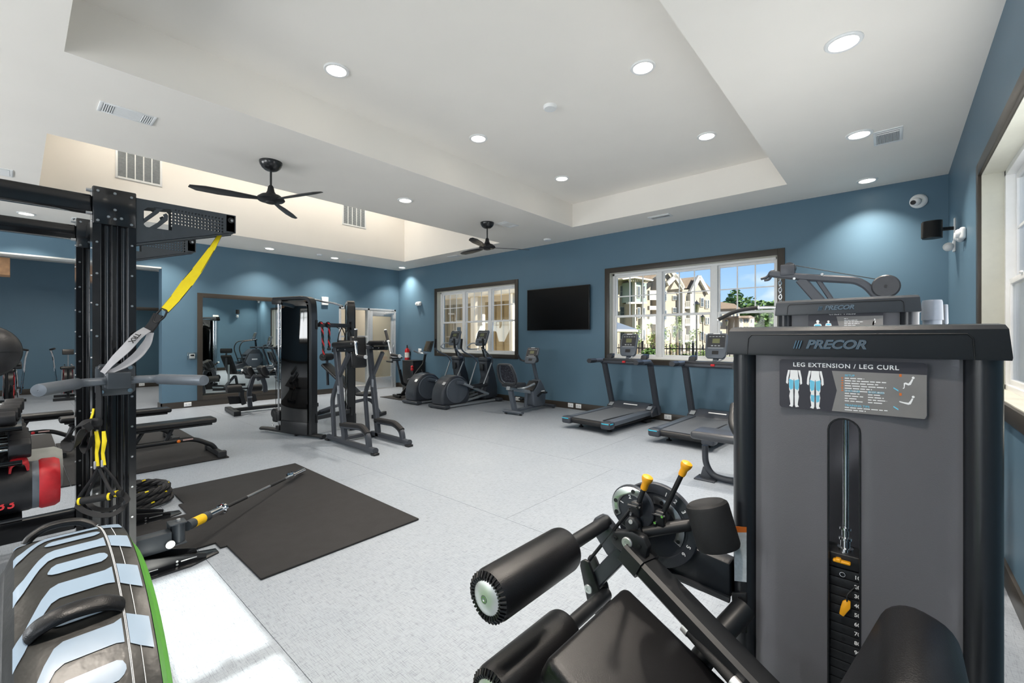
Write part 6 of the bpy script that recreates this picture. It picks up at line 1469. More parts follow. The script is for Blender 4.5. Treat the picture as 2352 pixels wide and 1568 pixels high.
outlet('white outlet in the brown baseboard right of the recumbent bike, left of a pair', fw_(-4.47, .066), (0, -1, 0), (1, 0, 0)); outlet('white outlet in the brown baseboard below the television, right of a pair', fw_(-4.30, .066), (0, -1, 0), (1, 0, 0))
outlet('white outlet in the baseboard just right of the near treadmill', fw_(-2.66, .066), (0, -1, 0), (1, 0, 0)); outlet('white outlet in the baseboard behind the second treadmill', fw_(-2.30, .066), (0, -1, 0), (1, 0, 0))
outlet('white outlet in the baseboard behind the elliptical trainer', fw_(-5.75, .066), (0, -1, 0), (1, 0, 0))
outlet('white outlet in the baseboard left of the framed mirror', (XM + BT, 2.12, .062), (1, 0, 0), (0, 1, 0)); outlet('white outlet in the alcove baseboard behind the rig post', (XA + BT, 2.2, .07), (1, 0, 0), (0, 1, 0))
outlet('tall white outlet on the right wall, seen in the mirror', (XR, 5.7, .5), (-1, 0, 0), (0, 1, 0), .07, .11)
sw = thing('light_switch', 'white switch plate on the far wall beside the fire extinguisher', 'switch', (-9.02, YB, .97)); part('plate', MB().rbox((-9.02, YB - .004, .97), (.13, .008, .13), .003), M_WHITE, sw); part('rockers', MB().rbox((-9.05, YB - .009, .97), (.035, .004, .07), .001).rbox((-8.99, YB - .009, .97), (.035, .004, .07), .001), MATS['socket_grey'], sw)
ex = thing('fire_extinguisher', 'small red fire extinguisher hung on the far wall by the glass door', 'fire extinguisher', (-9.45, YB - .09, .70))
part('cylinder', MB().lathe((-9.45, YB - .085, .70), (0, 0, 1), [(.03, 0), (.06, .01), (.062, .03), (.062, .27), (.05, .31), (.022, .335), (.02, .35)], 24), mat('extinguisher_red', '#b3161c', .3, var=.03), ex)
part('valve', MB().cyl((-9.45, YB - .085, 1.04), (-9.45, YB - .085, 1.10), .016, n=12).bar([(-9.45, YB - .085, 1.09), (-9.40, YB - .12, 1.12)], .022, .012).bar([(-9.45, YB - .085, 1.075), (-9.39, YB - .11, 1.065)], .02, .01), M_BLACK, ex)
part('label', MB().lathe((-9.45, YB - .085, .80), (0, 0, 1), [(.0624, 0), (.0624, .13)], 24), mat('extinguisher_label', '#d9d3cc', .5, var=.3, nscale=60), ex); part('bracket', MB().box((-9.48, YB - .03, .85), (-9.42, YB, .95)), M_BLACK, ex)
bn = thing('waste_bin', 'black square waste bin standing against the far wall behind the spin bike', 'bin', (-8.95, 6.55, 0)); part('body', MB().prism([(-9.22, 6.36, 0), (-8.78, 6.36, 0), (-8.78, 6.72, 0), (-9.22, 6.72, 0)], (0, 0, .72)), M_BLACK, bn, .01); part('lid', MB().rbox((-9.0, 6.54, .735), (.45, .37, .03), .01), M_BLACK, bn); part('bag_tie', MB().sphere((-8.80, 6.35, .60), .035, 10, 8).sphere((-8.80, 6.35, .54), .04, 10, 8), M_RED, bn)
sc = thing('security_camera', 'white dome security camera high on the far wall in the right corner', 'security camera', (.21, YB, 2.85)); part('base', MB().lathe((.21, YB, 2.85), (0, -1, 0), [(.078, 0), (.078, .014), (.066, .03), (.05, .04), (0, .04)], 26), M_WHITE, sc); part('eyeball', MB().sphere((.19, YB - .045, 2.84), .045, 18, 12), M_WHITE, sc); part('lens', MB().lathe((.165, YB - .078, 2.828), (-.5, -1, -.2), [(.024, 0), (.024, .012), (0, .013)], 18), M_BLACK, sc)
# ---- right wall: speaker, motion sensor
spk = thing('wall_speaker', 'small black speaker on a white bracket on the right wall corner', 'speaker', (XR, 6.02, 2.38)); part('mount_plate', MB().rbox((XR - .006, 6.02, 2.385), (.012, .05, .16), .004), M_WHITE, spk); part('arm', MB().cyl((XR - .01, 6.02, 2.37), (XR - .09, 6.0, 2.37), .018, n=12), M_BLACK, spk)
part('cabinet', MB().oval([(XR - .165, 5.98, 2.285), (XR - .165, 5.98, 2.455)], .15, .13, up=(0, 1, 0), n=24), M_BLACK, spk); part('grille', MB().oval([(XR - .172, 5.972, 2.295), (XR - .172, 5.972, 2.445)], .15, .128, up=(0, 1, 0), n=24), mat('speaker_mesh', '#0d0d0e', .7, bump=.6, bscale=1200), spk)
ms = thing('motion_sensor', 'small white motion sensor on the right wall under the speaker', 'sensor', (XR, 6.02, 2.19)); part('plate', MB().rbox((XR - .01, 6.02, 2.195), (.02, .07, .11), .006), M_WHITE, ms); part('dome', MB().sphere((XR - .05, 6.0, 2.19), .042, 18, 12), M_WHITE, ms)
# ---- left wall: thermostat in clear guard, fire alarm strobe
th_ = thing('thermostat', 'white thermostat inside a clear guard box left of the framed mirror', 'thermostat', (XM, 2.19, .96)); part('unit', MB().rbox((XM + .012, 2.19, .96), (.024, .085, .085), .004), M_WHITE, th_); part('display', MB().box((XM + .0242, 2.16, .96), (XM + .025, 2.22, .99)), M_SCREEN, th_); part('guard', MB().rbox((XM + .022, 2.19, .96), (.044, .155, .135), .008), glass_mat('guard_plastic', (.80, .82, .82), .12, rough=.05), th_)
fa = thing('fire_alarm', 'white fire alarm strobe high on the left wall above the trainer', 'fire alarm', (XM, 4.73, 2.16)); part('box', MB().rbox((XM + .025, 4.73, 2.16), (.05, .15, .19), .012), M_WHITE, fa); part('strobe', MB().rbox((XM + .052, 4.73, 2.18), (.01, .06, .06), .004), mat('strobe_lens', '#dfe4e6', .1), fa)
wb = thing('wood_sign', 'plain light wooden block under the header at the left edge of the alcove', 'sign', (-10.5, -.2, 2.42)); part('board', MB().box((-10.75, -.62, 2.28), (-10.35, -.06, 2.55)), mat('pale_wood', '#b98f6a', .6, var=.15, nscale=14), wb, .006); part('hanger', MB().cyl((-10.55, -.34, 2.55), (-10.55, -.34, 3.1), .006, n=6), M_BLACK, wb)
# ================================================================== MACHINES BEHIND THE LEG EXTENSION
CYF = 2.55
cx0, cx1 = atY(1783, 700, CYF).x, atY(2113, 700, CYF).x
cp_ = thing('chest_press_machine', 'grey chest press weight tower just behind the black leg extension tower', 'gym machine', ((cx0+cx1)/2, CYF + .15, 0))
M_CAP = mat('cap_slate', '#2c3137', 0.33, var=0.03, nscale=90, bump=0.12, bscale=1400)
sl_ = ((cx0+cx1)/2 - .02, .07, 1.12)
capf2, bow2, _ = tower(cp_, cx0, cx1, CYF, 1.4135, 1.488, 'x', -0.07, 0, logo_w=.135, slot=sl_)
pa, pb = atY(1857, 790, CYF), atY(2029, 790, CYF); pt = atY(1857, 716, CYF)
placard(cp_, bow2, pa.x, pb.x, pt.z - .13, pt.z, 'CHEST PRESS', False)
part('weight_stack', MB().box((cx0 + .16, CYF + .05, .1), (cx0 + .36, CYF + .17, .9)), M_MATTE, cp_, .003)
part('press_arm', MB().tube(fillet([(cx0 - .02, CYF + .2, .5), (cx0 - .3, CYF + .35, .75), (cx0 - .35, CYF + .6, .85)], .1), .025, 12), M_MATTE, cp_)
part('seat', MB().rbox((cx0 - .15, CYF + .6, .40), (.3, .3, .07), .03), M_VINYLBLK, cp_); part('seat_frame', MB().bar([(cx0 - .15, CYF + .6, .36), (cx0 - .12, CYF + .55, .03), (cx0 + .2, CYF + .2, .03)], .06, .05, ch=.006), M_MATTE, cp_)
# ---- tower of the next machine, turned sideways
st_ = thing('row_machine_tower', 'grey machine tower end peeping out right of the chest press tower', 'gym machine', (.24, 3.45, 0))
for (xa, xb, yy, zt, dz) in ((2118, 2168, 3.3, 689, 0), (2163, 2180, 3.55, 699, 0)):
    a, b = atY(xa, 700, yy), atY(xb, 700, yy); z1 = atY(xa, zt, yy).z
    part('tower_post', MB().oval([((a.x+b.x)/2, yy + .06, .02), ((a.x+b.x)/2, yy + .06, z1 - .10)], (b.x - a.x)*.92, .12, up=(0, 1, 0), n=24), M_BODYL, st_)
    part('tower_cap', MB().oval([((a.x+b.x)/2, yy + .06, z1 - .11), ((a.x+b.x)/2, yy + .06, z1 - .012), ((a.x+b.x)/2, yy + .06, z1)], (b.x - a.x)*1.04, .14, up=(0, 1, 0), n=28, scale=[1.03, .97, .90]), M_BODYL, st_)
part('base', MB().box((.10, 3.28, 0), (.40, 3.75, .05)), M_POST, st_, .006)
# ---- lat pulldown: overhead arm, pulleys, cable, chain, bar, seat
YL = 4.25
lat = thing('lat_pulldown_machine', 'lat pulldown machine with curved overhead arm, pulley and hanging bar behind the towers', 'gym machine', (-.5, YL, 0))
def z8(x, y, Y=YL): return atY(1660 + x/3.136, 560 + y/3.136, Y)
part('overhead_arm', MB().bar(fillet([z8(345, 215), z8(560, 240), z8(960, 262), z8(1035, 300), z8(1115, 385), z8(1180, 480)], .12, 7), .055, .065, up=(0, 1, 0), ch=.012), M_DGREY, lat)
part('arm_end_hook', MB().tube(fillet([z8(375, 195), z8(345, 200), z8(325, 240), z8(275, 252)], .03), .012, 10).tube(fillet([z8(375, 212), z8(352, 225), z8(335, 258), z8(300, 262)], .03), .011, 10), M_DGREY, lat)
part('front_pulley', MB().cyl(z8(482, 175) - Vector((0, .03, 0)), z8(482, 175) + Vector((0, .03, 0)), .045, n=22), M_CHAR, lat); part('pulley_bracket', MB().cbox(z8(470, 190), (.10, .075, .09)), M_DGREY, lat, .006)
part('rear_pulley', MB().lathe(z8(1175, 308) - Vector((0, .05, 0)), (0, 1, 0), [(0, 0), (.075, .0), (.084, .012), (.084, .055), (.07, .065), (0, .065)], 32), M_CHAR, lat)
part('pulley_hub', MB().cyl(z8(1175, 308) - Vector((0, .054, 0)), z8(1175, 308) - Vector((0, .05, 0)), .010, n=12), M_BLACK, lat)
part('cable', MB().cyl(z8(490, 150), z8(1130, 258), .0032, n=6), M_BLACK, lat)
part('arm_strut', MB().bar([z8(560, 255), z8(690, 400), z8(760, 480)], .075, .055, up=(0, 1, 0), ch=.008).bar([z8(690, 265), z8(775, 390), z8(830, 480)], .035, .04, up=(0, 1, 0), ch=.006), M_DGREY, lat)
part('arm_bolt', bolts([z8(515, 250, YL - .03), z8(716, 220, YL - .03)], (0, -1, 0), .012, .006), M_STEEL, lat)
cy0 = z8(412, 245); cy1 = z8(415, 420); N = 7
for k in range(N):
    c = cy0.lerp(cy1, (k + .5)/N); a = .5 if k % 2 else 0
    u = Vector((1, 0, 0)) if k % 2 else Vector((.35, .93, 0))
    part('chain_link', MB().tube([c + u*.011*math.cos(w) + UZ*.021*math.sin(w) for w in [2*PI*q/12 for q in range(12)]], .0035, 6, closed=True), M_CHROME, lat)
bar_ = [z8(-30, 545), z8(95, 480), z8(300, 455), z8(480, 460), z8(640, 480)]
part('pull_bar', MB().tube(fillet(bar_, .08), .013, 12), M_CHROME, lat)
part('bar_grip', MB().tube(fillet([z8(-30, 545), z8(95, 480), z8(255, 458)], .08), .017, 12), M_FOAM, lat); part('bar_collar', MB().cyl(z8(255, 458), z8(268, 457), .0185, n=12), M_CHROME, lat); part('bar_end', MB().cyl(z8(-36, 549), z8(-28, 544), .018, n=12), M_CHROME, lat)
def zb(x, y, Y): return atY(1480 + x/4.127, 740 + y/4.127, Y)
sA = zb(437, 1085, 4.05)
part('seat_pad', MB().rbox((sA.x + .32, 4.20, zb(600, 1090, 4.05).z), (.66, .30, .075), .032, seg=4), mat('seat_sheen_grey', '#3c3f44', .32, var=.05, bump=.2, bscale=420), lat)  # lighter than the other pads: sheen put into the colour
part('seat_leg', MB().tube(fillet([zb(575, 1165, 4.2), zb(578, 1330, 4.2), zb(640, 1450, 4.2), zb(800, 1500, 4.2), zb(1000, 1510, 4.2)], .14), .028, 14), M_DGREY, lat)
part('leg_plate', MB().prism([zb(555, 1365, 4.2), zb(590, 1380, 4.2), zb(670, 1500, 4.2), zb(505, 1478, 4.2), zb(530, 1450, 4.2)], (0, .012, 0)), M_DGREY, lat, .003)
fp = zb(590, 1488, 4.2); part('floor_plate', MB().rbox((fp.x, 4.2, .007), (.18, .16, .014), .004), M_DGREY, lat)
part('mast', MB().bar([(.0, YL + .02, .0), (-.02, YL + .02, 1.60)], .07, .09, ch=.01).box((-.1, YL - .15, 0), (.1, YL + .35, .05)), M_DGREY, lat)
part('weight_tower', MB().box((-.22, YL + .16, .05), (.12, YL + .40, 1.35)), M_POST, lat, .02)
le_ = zb(900, 1506, 4.2); ae_ = z8(1170, 465)
part('floor_beam', MB().bar([(le_.x - .05, 4.2, .035), (-.02, 4.25, .035)], .06, .05, ch=.008), M_DGREY, lat)
part('seat_support', MB().bar([(sA.x + .60, 4.2, .03), (sA.x + .60, 4.2, .36)], .06, .05, up=(0, 1, 0), ch=.008), M_DGREY, lat)
part('arm_joint', MB().bar([ae_, (-.02, YL + .02, 1.45)], .06, .07, up=(0, 1, 0), ch=.01), M_DGREY, lat)
# ================================================================== OUTSIDE THE WINDOWS
M_SID = mat('siding_cream', '#93897a', 0.7, var=0.05, nscale=3)
M_SIDT = mat('siding_sage', '#7b8984', 0.7, var=0.05, nscale=3)
M_SIDW = mat('trim_offwhite', '#a9a59b', 0.6, var=0.02)
M_ROOF = mat('shingle_brown', '#685a4d', 0.85, var=0.25, nscale=9)
M_WINO = mat('far_window_glass', '#4c5257', 0.12, var=0.2, nscale=4)
M_TAN = mat('siding_tan', '#b3a381', 0.75, var=0.06, nscale=2)
M_POSTC = mat('porch_cream', '#f1e7d3', 0.6, var=0.03)
M_IRON = mat('black_iron', '#1c1c1e', 0.5)
M_GRASS = mat('lawn', '#808a40', 0.9, var=0.3, nscale=6)
M_LEAF = mat('leaf_green', '#4d6a30', 0.6, var=0.4, nscale=1.5); M_LEAFY = mat('leaf_pale', '#75874a', 0.6, var=0.4, nscale=2.5); M_BARK = mat('bark', '#6a5a48', 0.85, var=0.2)
GZ = -.25
struct('floor_ground', MB().box((-70, 7.05, GZ - .2), (45, 130, GZ)).box((.75, -60, GZ - .2), (45, 7.05, GZ)).box((-70, -60, GZ - .2), (.75, -3.95, GZ)), mat('ground_paving', '#857c6e', .85, var=.12, nscale=.8), label='pale paved ground outside the gym')
# facade plane of the large building: from (near, left) to (far, right)
PA, PB = atD(1395, 776, 46), atD(1650, 776, 56)
fu = Vector((PB.x - PA.x, PB.y - PA.y, 0)).normalized(); fn = Vector((fu.y, -fu.x, 0))
if fn.dot(-PA) < 0: fn = -fn
def z5(x, y, out=0.0):
    p = atP(1380 + x/5.345, 560 + y/5.345, Vector((PA.x, PA.y, 0)) + fn*out, fn); return p
def facade(parent, nm, pts, m, out=0.0, th=.3):
    return part(nm, MB().prism([z5(x, y, out) for x, y in pts], -fn*th), m, parent)
def rect(parent, nm, x0, x1, y0, y1, m, out, th=.3): return facade(parent, nm, [(x0, y0), (x1, y0), (x1, y1), (x0, y1)], m, out, th)
bl = thing('apartment_building', 'cream three-storey apartment building with sage bay and brown roofs outside the large window', 'building', tuple(Vector((PA.x, PA.y, GZ)) + fu*8))
def zbot(x): # ground in this drawing
    return z5_ground.get(x, 1330)
z5_ground = {}
GB = 1330
rect(bl, 'wall', 60, 345, 425, GB, M_SID, 0.0, 6); rect(bl, 'wall', 345, 700, 470, GB, M_SID, -.8, 5); rect(bl, 'wall', 690, 1010, 560, GB, M_SID, 0.0, 6); rect(bl, 'wall', 1000, 1400, 560, GB, M_SID, .3, 6)
facade(bl, 'gable', [(690, 560), (700, 420), (845, 310), (1005, 560)], M_SID, .02, 6); facade(bl, 'gable', [(1110, 600), (1210, 405), (1310, 600)], M_SID, .35, 6); facade(bl, 'gable', [(855, 560), (935, 395), (1000, 545)], M_SID, .5, 3)
for a, b, c in (((690, 425), (845, 305), None), ((845, 305), (1010, 550), None), ((1205, 400), (1320, 605), None), ((1205, 400), (1105, 600), None), ((815, 495), (925, 385), None), ((925, 385), (1005, 535), None)):
    p, q = z5(*a, .6), z5(*b, .6); part('barge_board', MB().bar([p, q], .5, .28, up=tuple(fn)), M_SIDW, bl)
facade(bl, 'roof', [(960, 425), (1212, 398), (1150, 545), (975, 545)], M_ROOF, -.2, 8); facade(bl, 'roof', [(60, 415), (330, 355), (700, 315), (760, 330), (690, 470), (60, 440)], M_ROOF, -1.0, 6); facade(bl, 'roof', [(825, 490), (920, 390), (890, 490)], M_ROOF, .3, 1)
facade(bl, 'roof', [(1300, 600), (1210, 400), (1400, 590), (1400, 640)], M_ROOF, -1.5, 5)
# sage bay tower with bracketed eave
rect(bl, 'bay_panel', 360, 425, 470, 715, M_SIDT, 1.2, 1.4); rect(bl, 'bay_panel', 430, 512, 470, 720, M_SIDT, 1.5, 1.6); rect(bl, 'bay_panel', 518, 562, 480, 720, M_SIDT, 1.0, 1.2); rect(bl, 'bay_wall', 380, 560, 725, GB, M_SID, 1.2, 1.6)
rect(bl, 'bay_corner', 420, 434, 455, GB, M_SIDW, 1.7, .4); rect(bl, 'bay_corner', 508, 520, 455, GB, M_SIDW, 1.65, .4); rect(bl, 'bay_band', 345, 570, 712, 735, M_SIDW, 1.75, .4)
facade(bl, 'bay_eave', [(262, 425), (420, 398), (650, 440), (640, 455), (420, 418), (275, 438)], M_SIDW, 2.2, 2.4)
br_ = MB()
for x in (375, 400, 425, 452, 480, 520, 545): br_.prism([z5(x - 7, 430, 1.9), z5(x + 7, 430, 1.9), z5(x + 2, 462, 1.9)], -fn*.4)
part('eave_bracket', br_, M_SIDW, bl)
def win(x0, x1, y0, y1, out, cols=2, rows=2):
    fr = part('window', MB().prism([z5(a, b, out + .06) for a, b in ((x0 - 5, y0 - 5), (x1 + 5, y0 - 5), (x1 + 5, y1 + 5), (x0 - 5, y1 + 5))], -fn*.10), M_SIDW, bl)
    for i in range(cols):
        for j in range(rows):
            a0, a1 = x0 + (x1-x0)*i/cols + 1.5, x0 + (x1-x0)*(i+1)/cols - 1.5; b0, b1 = y0 + (y1-y0)*j/rows + 1.5, y0 + (y1-y0)*(j+1)/rows - 1.5
            part('pane', MB().prism([z5(a, b, out + .09) for a, b in ((a0, b0), (a1, b0), (a1, b1), (a0, b1))], -fn*.05), M_WINO, fr)
for y0, y1 in ((515, 655), (775, 905), (1040, 1170)): win(240, 305, y0, y1, .0); win(455, 482, y0 + 8, y1 + 5, 1.52, 1, 2); win(526, 542, y0 + 10, y1 + 10, 1.22, 1, 2)
for y0, y1 in ((585, 695), (815, 930), (1045, 1165)): win(784, 808, y0, y1, .05, 1, 2)
for y0, y1 in ((640, 685), (785, 840), (1010, 1140)): win(888, 935, y0, y1, .05)
for y0, y1 in ((665, 768), (880, 965), (1080, 1180)): win(1230, 1264, y0, y1, .36); win(1288, 1303, y0 + 25, y1 + 20, .36, 1, 2); win(1314, 1330, y0 + 25, y1 + 20, .36, 1, 2)
# balconies
for k, y in enumerate((570, 760, 880)): rect(bl, 'balcony_front', 598, 692, y, y + 118 if k == 0 else y + 50, M_SIDW, .6, .3)
rect(bl, 'porch_recess', 565, 650, 1030, 1215, M_TAN, -.7, .2); rect(bl, 'porch_beam', 535, 700, 925, 985, M_SIDW, .7, .4)
for x0, x1 in ((1003, 1030), (1098, 1160)): rect(bl, 'white_column', x0, x1, 610, GB, M_SIDW, .8, .8)
for y in (620, 830, 1030):
    rect(bl, 'balcony_opening', 1042, 1098, y, y + 110, mat('balcony_shade_wall', '#b9ab94', .8), .32, .1); ral = MB()
    for x in range(1042, 1100, 7): ral.prism([z5(a, b, .75) for a, b in ((x, y + 85), (x + 2.5, y + 85), (x + 2.5, y + 150), (x, y + 150))], -fn*.05)
    ral.prism([z5(a, b, .75) for a, b in ((1040, y + 82), (1100, y + 82), (1100, y + 88), (1040, y + 88))], -fn*.08); part('balcony_railing', ral, M_SIDW, bl)
    rect(bl, 'balcony_floor', 1036, 1102, y + 150, y + 175, M_SIDW, .75, .6); rect(bl, 'balcony_door', 1052, 1086, y + 22, y + 110, M_WINO, .34, .05)
# lower building beyond, right sash
PC = atD(1700, 776, 85); PD = Vector((PC.x, PC.y, 0))
def z6(x, y, out=0.0): return atP(1380 + x/5.345, 560 + y/5.345, PD + fn*out, fn)
b2 = thing('apartment_building', 'lower pale apartment block farther away before the trees', 'building', (PC.x, PC.y, GZ))
def r6(nm, x0, x1, y0, y1, m, out, th=.3): return part(nm, MB().prism([z6(x, y, out) for x, y in ((x0, y0), (x1, y0), (x1, y1), (x0, y1))], -fn*th), m, b2)
r6('wall', 1380, 1705, 790, 1290, M_SID, 0, 8); r6('wall', 1700, 1885, 900, 1290, M_SID, 2, 8); part('roof', MB().prism([z6(x, y, .8) for x, y in ((1380, 740), (1480, 712), (1640, 735), (1715, 790), (1380, 800))], -fn*8), M_ROOF, b2); part('roof', MB().prism([z6(x, y, 3) for x, y in ((1690, 885), (1840, 878), (1895, 912), (1690, 905))], -fn*8), M_ROOF, b2)
def w6(x0, x1, y0, y1, out):
    f_ = r6('window', x0 - 4, x1 + 4, y0 - 4, y1 + 4, M_SIDW, out + .06, .1); xm = (x0 + x1)/2
    for a, b in ((x0, xm - 1.5), (xm + 1.5, x1)): part('pane', MB().prism([z6(x, y, out + .1) for x, y in ((a, y0), (b, y0), (b, y1), (a, y1))], -fn*.05), M_WINO, f_)
for x in (1470, 1585, 1625, 1670):
    for y in (850, 960, 1070): w6(x, x + 18, y, y + 45, 0)
for x in (1720, 1765, 1795, 1845):
    for y in (925, 1015): w6(x, x + 14, y, y + 42, 2)
# ---- trees
def tree(label, base, h, rx, n, m, seed, trunk=True, ry=None, low=.25, leaf=.5, cat='tree', name='tree', group='trees outside'):
    rnd = random.Random(seed); base = Vector(base); t = thing(name, label, cat, tuple(base), group)
    mb = MB(); blobs = [(rnd.uniform(-.6, .6)*rx, rnd.uniform(-.6, .6)*(ry or rx), h*rnd.uniform(low + .1, .88), rnd.uniform(.35, .6)) for _ in range(9)]
    for i in range(n):
        bx, by, bz, br = rnd.choice(blobs)
        u = Vector((rnd.gauss(0, 1), rnd.gauss(0, 1), rnd.gauss(0, 1))).normalized()*rnd.uniform(.55, 1.0)
        c = base + Vector((bx + u.x*br*rx, by + u.y*br*(ry or rx), bz + u.z*br*h*.28))
        a, b, _ = frame_of(Vector((rnd.gauss(0, 1), rnd.gauss(0, 1), rnd.gauss(0, 1)))); s = leaf*rnd.uniform(.6, 1.3)
        mb.add([c - a*s, c + b*s*.5, c + a*s, c - b*s*.5], [(0, 1, 2, 3)])
    part('foliage', mb, m, t, kind='stuff')
    part('trunk', MB().tube([base, base + Vector((rx*.03, 0, h*.4)), base + Vector((0, rx*.04, h*.75))], h*.022 + .02, 8, scale=[1.2, .9, .4]), M_BARK, t)
    return t
for i, (px, D, h, rx) in enumerate(((1690, 150, 19, 5.5), (1735, 104, 11.0, 5.5), (1765, 116, 12.5, 5.5), (1800, 128, 12.5, 5.5), (1840, 140, 13, 5.5))):
    p = atD(px, 776, D); tree('broad green tree on the skyline behind the lower block, number %s from the left' % ('one', 'two', 'three', 'four', 'five')[i], (p.x, p.y, GZ), h, rx, 1500, M_LEAF, 11 + i, leaf=.75)
for i, (px, D, h) in enumerate(((1505, 26, 2.6), (1540, 24, 2.4), (1555, 27, 3.1), (1592, 26, 2.2), (1462, 28, 2.7))):
    p = atD(px, 776, D); tree('slender young tree with pale leaves before the apartment building, %s from the left' % ('second', 'third', 'fourth', 'rightmost', 'leftmost')[i], (p.x, p.y, GZ + .021), h, .42, 260, M_LEAFY, 31 + i, leaf=.06, name='young_tree', group='young trees outside')
for i, (px, D, h, rx) in enumerate(((1492, 13.2, 1.25, .4), (1555, 12.5, 1.2, .42), (1592, 13.3, 1.2, .4), (1475, 22, .7, .8), (1620, 30, .8, 1.5))):
    p = atD(px, 776, D); tree('low green shrub by the iron fence, %s' % ('under the first pane', 'left of the second pane middle', 'right of the second pane middle', 'beyond the fence at left', 'by the far building')[i], (p.x, p.y, GZ if i < 3 else GZ + .021), h, rx, 500, M_LEAF if i < 3 else M_LEAFY, 51 + i, low=.0, leaf=.07, cat='shrub', name='shrub', group='shrubs outside')
for i, (x, y, h) in enumerate(((-3, -11, 8), (-9.5, -12, 9), (-16, -10, 8), (3.5, -12, 8))): tree('leafy tree behind the gym, seen only in reflections, %s' % ('first', 'second', 'third', 'fourth')[i], (x, y, GZ), h, 2.6, 1600, M_LEAF, 71 + i, leaf=.28)
solo('lawn', MB().box((-25, 16, GZ), (12, 40, GZ + .02)), M_GRASS, 'yellow-green lawn strip beyond the iron fence', 'lawn', (-6, 28, GZ), kind='stuff')
# ---- iron fence: posts, rails and every picket
fe = thing('iron_fence', 'black iron picket fence across the lawn outside the large window', 'fence', (-6, 14.5, GZ))
FY = 14.5
for z in (.10, 1.18): part('rail', MB().box((-10.5, FY - .015, GZ + z), (-.8, FY + .015, GZ + z + .035)), M_IRON, fe)
pk_me = None
for i in range(88):
    x = -10.4 + .11*i
    if pk_me is None:
        o = part('picket', MB().box((x - .009, FY - .009, GZ + .06), (x + .009, FY + .009, GZ + 1.34)), M_IRON, fe); pk_me = o
    else:
        o = pk_me.copy(); COL.objects.link(o); o.location = (x + 10.4, 0, 0)
for x in (-10.2, -8.0, -6.63, -4.9, -3.2, -1.4): part('post', MB().box((x - .03, FY - .03, GZ), (x + .03, FY + .03, GZ + 1.45)), M_IRON, fe)
# ---- lamp posts
def lamp(px, D, ytop, label):
    b = atD(px, 776, D); zt = atD(px, ytop, D).z; k = (zt - GZ)/4.0
    t = thing('lamp_post', label, 'lamp post', (b.x, b.y, GZ), 'street lamps outside')
    part('base', MB().lathe((b.x, b.y, GZ), UZ, [(.16*k, 0), (.16*k, .25*k), (.10*k, .35*k), (.09*k, 1.0*k), (.05*k, 1.1*k)], 12), M_IRON, t); part('pole', MB().cyl((b.x, b.y, GZ + .8*k), (b.x, b.y, GZ + 3.3*k), .045*k, n=10), M_IRON, t)
    part('lantern', MB().lathe((b.x, b.y, GZ + 3.25*k), UZ, [(.05*k, 0), (.11*k, .12*k), (.17*k, .50*k), (.19*k, .52*k)], 8), mat('lantern_glass', '#6d6a60', .2), t); part('lantern_cap', MB().lathe((b.x, b.y, GZ + 3.77*k), UZ, [(.21*k, 0), (.10*k, .14*k), (.02*k, .2*k), (.015*k, .26*k), (0, .28*k)], 8), M_IRON, t)
lamp(1600, 21, 690, 'tall black lamp post in the middle pane, the nearest'); lamp(1614, 34, 722, 'black lamp post right of the tallest one'); lamp(1561, 36, 726, 'thin black lamp post left of the tallest one'); lamp(1669, 40, 733, 'black lamp post in the right-hand pane before the low block')
# ---- patio umbrella
ub_ = atD(1428, 776, 16); pu_ = thing('patio_umbrella', 'grey patio umbrella with white underside at the lower left of the large window', 'umbrella', (ub_.x - .6, ub_.y, GZ))
zc_ = atD(1428, 737, 16).z; part('canopy', MB().lathe((ub_.x - .6, ub_.y, zc_ - .32), UZ, [(1.2, 0), (1.15, .03), (.6, .22), (.05, .40), (0, .42)], 8), mat('umbrella_grey', '#5d6570', .7), pu_); part('valance', MB().lathe((ub_.x - .6, ub_.y, zc_ - .40), UZ, [(1.2, 0), (1.2, .08)], 8), M_SIDW, pu_); part('pole', MB().cyl((ub_.x - .6, ub_.y, GZ), (ub_.x - .6, ub_.y, zc_), .025, n=8), M_IRON, pu_)
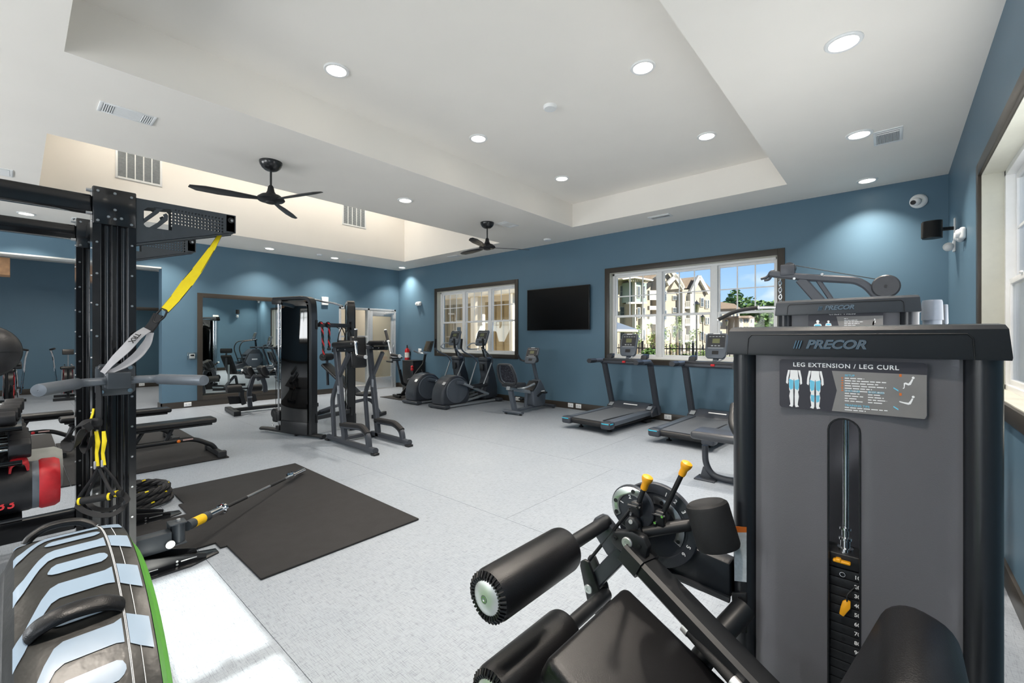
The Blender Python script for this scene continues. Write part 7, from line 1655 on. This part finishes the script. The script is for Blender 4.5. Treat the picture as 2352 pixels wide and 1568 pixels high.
# ---- covered porch outside the left window
po = thing('porch', 'covered porch with cream posts, rafters and tan board siding outside the left window', 'porch', (-12, 11, GZ))
part('slab', MB().box((-22, 7.2, GZ), (-8.6, 13, GZ + .12)), mat('porch_slab', '#b3a68f', .8), po)
part('back_wall', MB().box((-24, 12.6, GZ), (-8.6, 12.9, 4.2)), M_TAN, po)
x = -22.0
bt = None
while x < -8.7:
    if bt is None: bt = part('batten', MB().box((x - .03, 12.56, GZ), (x + .03, 12.61, 3.0)), mat('batten_tan', '#9b8c6d', .75), po); bx0 = x
    else: o = bt.copy(); COL.objects.link(o); o.location = (x - bx0, 0, 0)
    x += .42
def zp(px, py, Y): return atY(980 + px/5.88, 640 + py/5.88, Y)
for a, b in ((590, 690), (1112, 1165), (190, 215)):
    p, q = zp(a, 500, 10.4), zp(b, 500, 10.4); part('porch_post', MB().box((p.x, 10.4, GZ), (q.x, 10.4 + (q.x - p.x), 3.25)), M_POSTC, po, .02)
part('porch_beam', MB().box((-22, 10.35, 2.72), (-8.6, 10.6, 3.3)), M_POSTC, po, .01); part('wall_frieze', MB().box((-24, 12.45, 2.75), (-8.6, 12.62, 3.4)), M_POSTC, po)
rf0 = None
for i in range(19):
    x = -21.5 + .7*i
    if rf0 is None: rf0 = part('rafter', MB().box((x - .05, 7.2, 3.32), (x + .05, 12.7, 3.52)), M_POSTC, po)
    else: o = rf0.copy(); COL.objects.link(o); o.location = (.7*i, 0, 0)
part('porch_roof', MB().box((-24, 10.3, 3.52), (-8.6, 13, 3.66)), M_POSTC, po)
for a, b, y0 in ((710, 838, 590), (392, 490, 560)):
    p, q, t_ = zp(a, 930, 12.5), zp(b, 930, 12.5), zp(a, y0, 12.5)
    fr = part('porch_door', MB().box((p.x, 12.50, GZ + .12), (q.x, 12.60, t_.z)), M_POSTC, po, .01); w_ = q.x - p.x
    part('door_glass', MB().box((p.x + w_*.2, 12.49, .15), (q.x - w_*.28, 12.51, t_.z - .3)), M_WINO, fr)
c = zp(1020, 990, 9.6); part('planter', MB().rbox((c.x, 9.6, GZ + .45), (1.0, .5, .66), .05), M_POSTC, po)
# ---- added building wing beyond the right wall: keeps the sun off that side
nb_ = thing('sun_block_wing', 'made-up pale two-storey wing that shades the right-hand window', 'building', (9, 6, GZ))
part('wall', MB().box((7.0, 1.05, GZ), (13, 13, 8.2)), M_SID, nb_)
part('roof', MB().prism([(6.6, .8, 8.2), (13.4, .8, 8.2), (10, .8, 10.5)], (0, 12.6, 0)), M_ROOF, nb_)
for y in (2.6, 5.2, 7.8, 10.4):
    for z in (.9, 4.4):
        f_ = part('window', MB().box((6.95, y - .55, z - .05), (7.02, y + .55, z + 1.55)), M_SIDW, nb_); part('pane', MB().box((6.94, y - .48, z + .02), (6.96, y - .03, z + 1.48)), M_WINO, f_); part('pane', MB().box((6.94, y + .03, z + .02), (6.96, y + .48, z + 1.48)), M_WINO, f_)
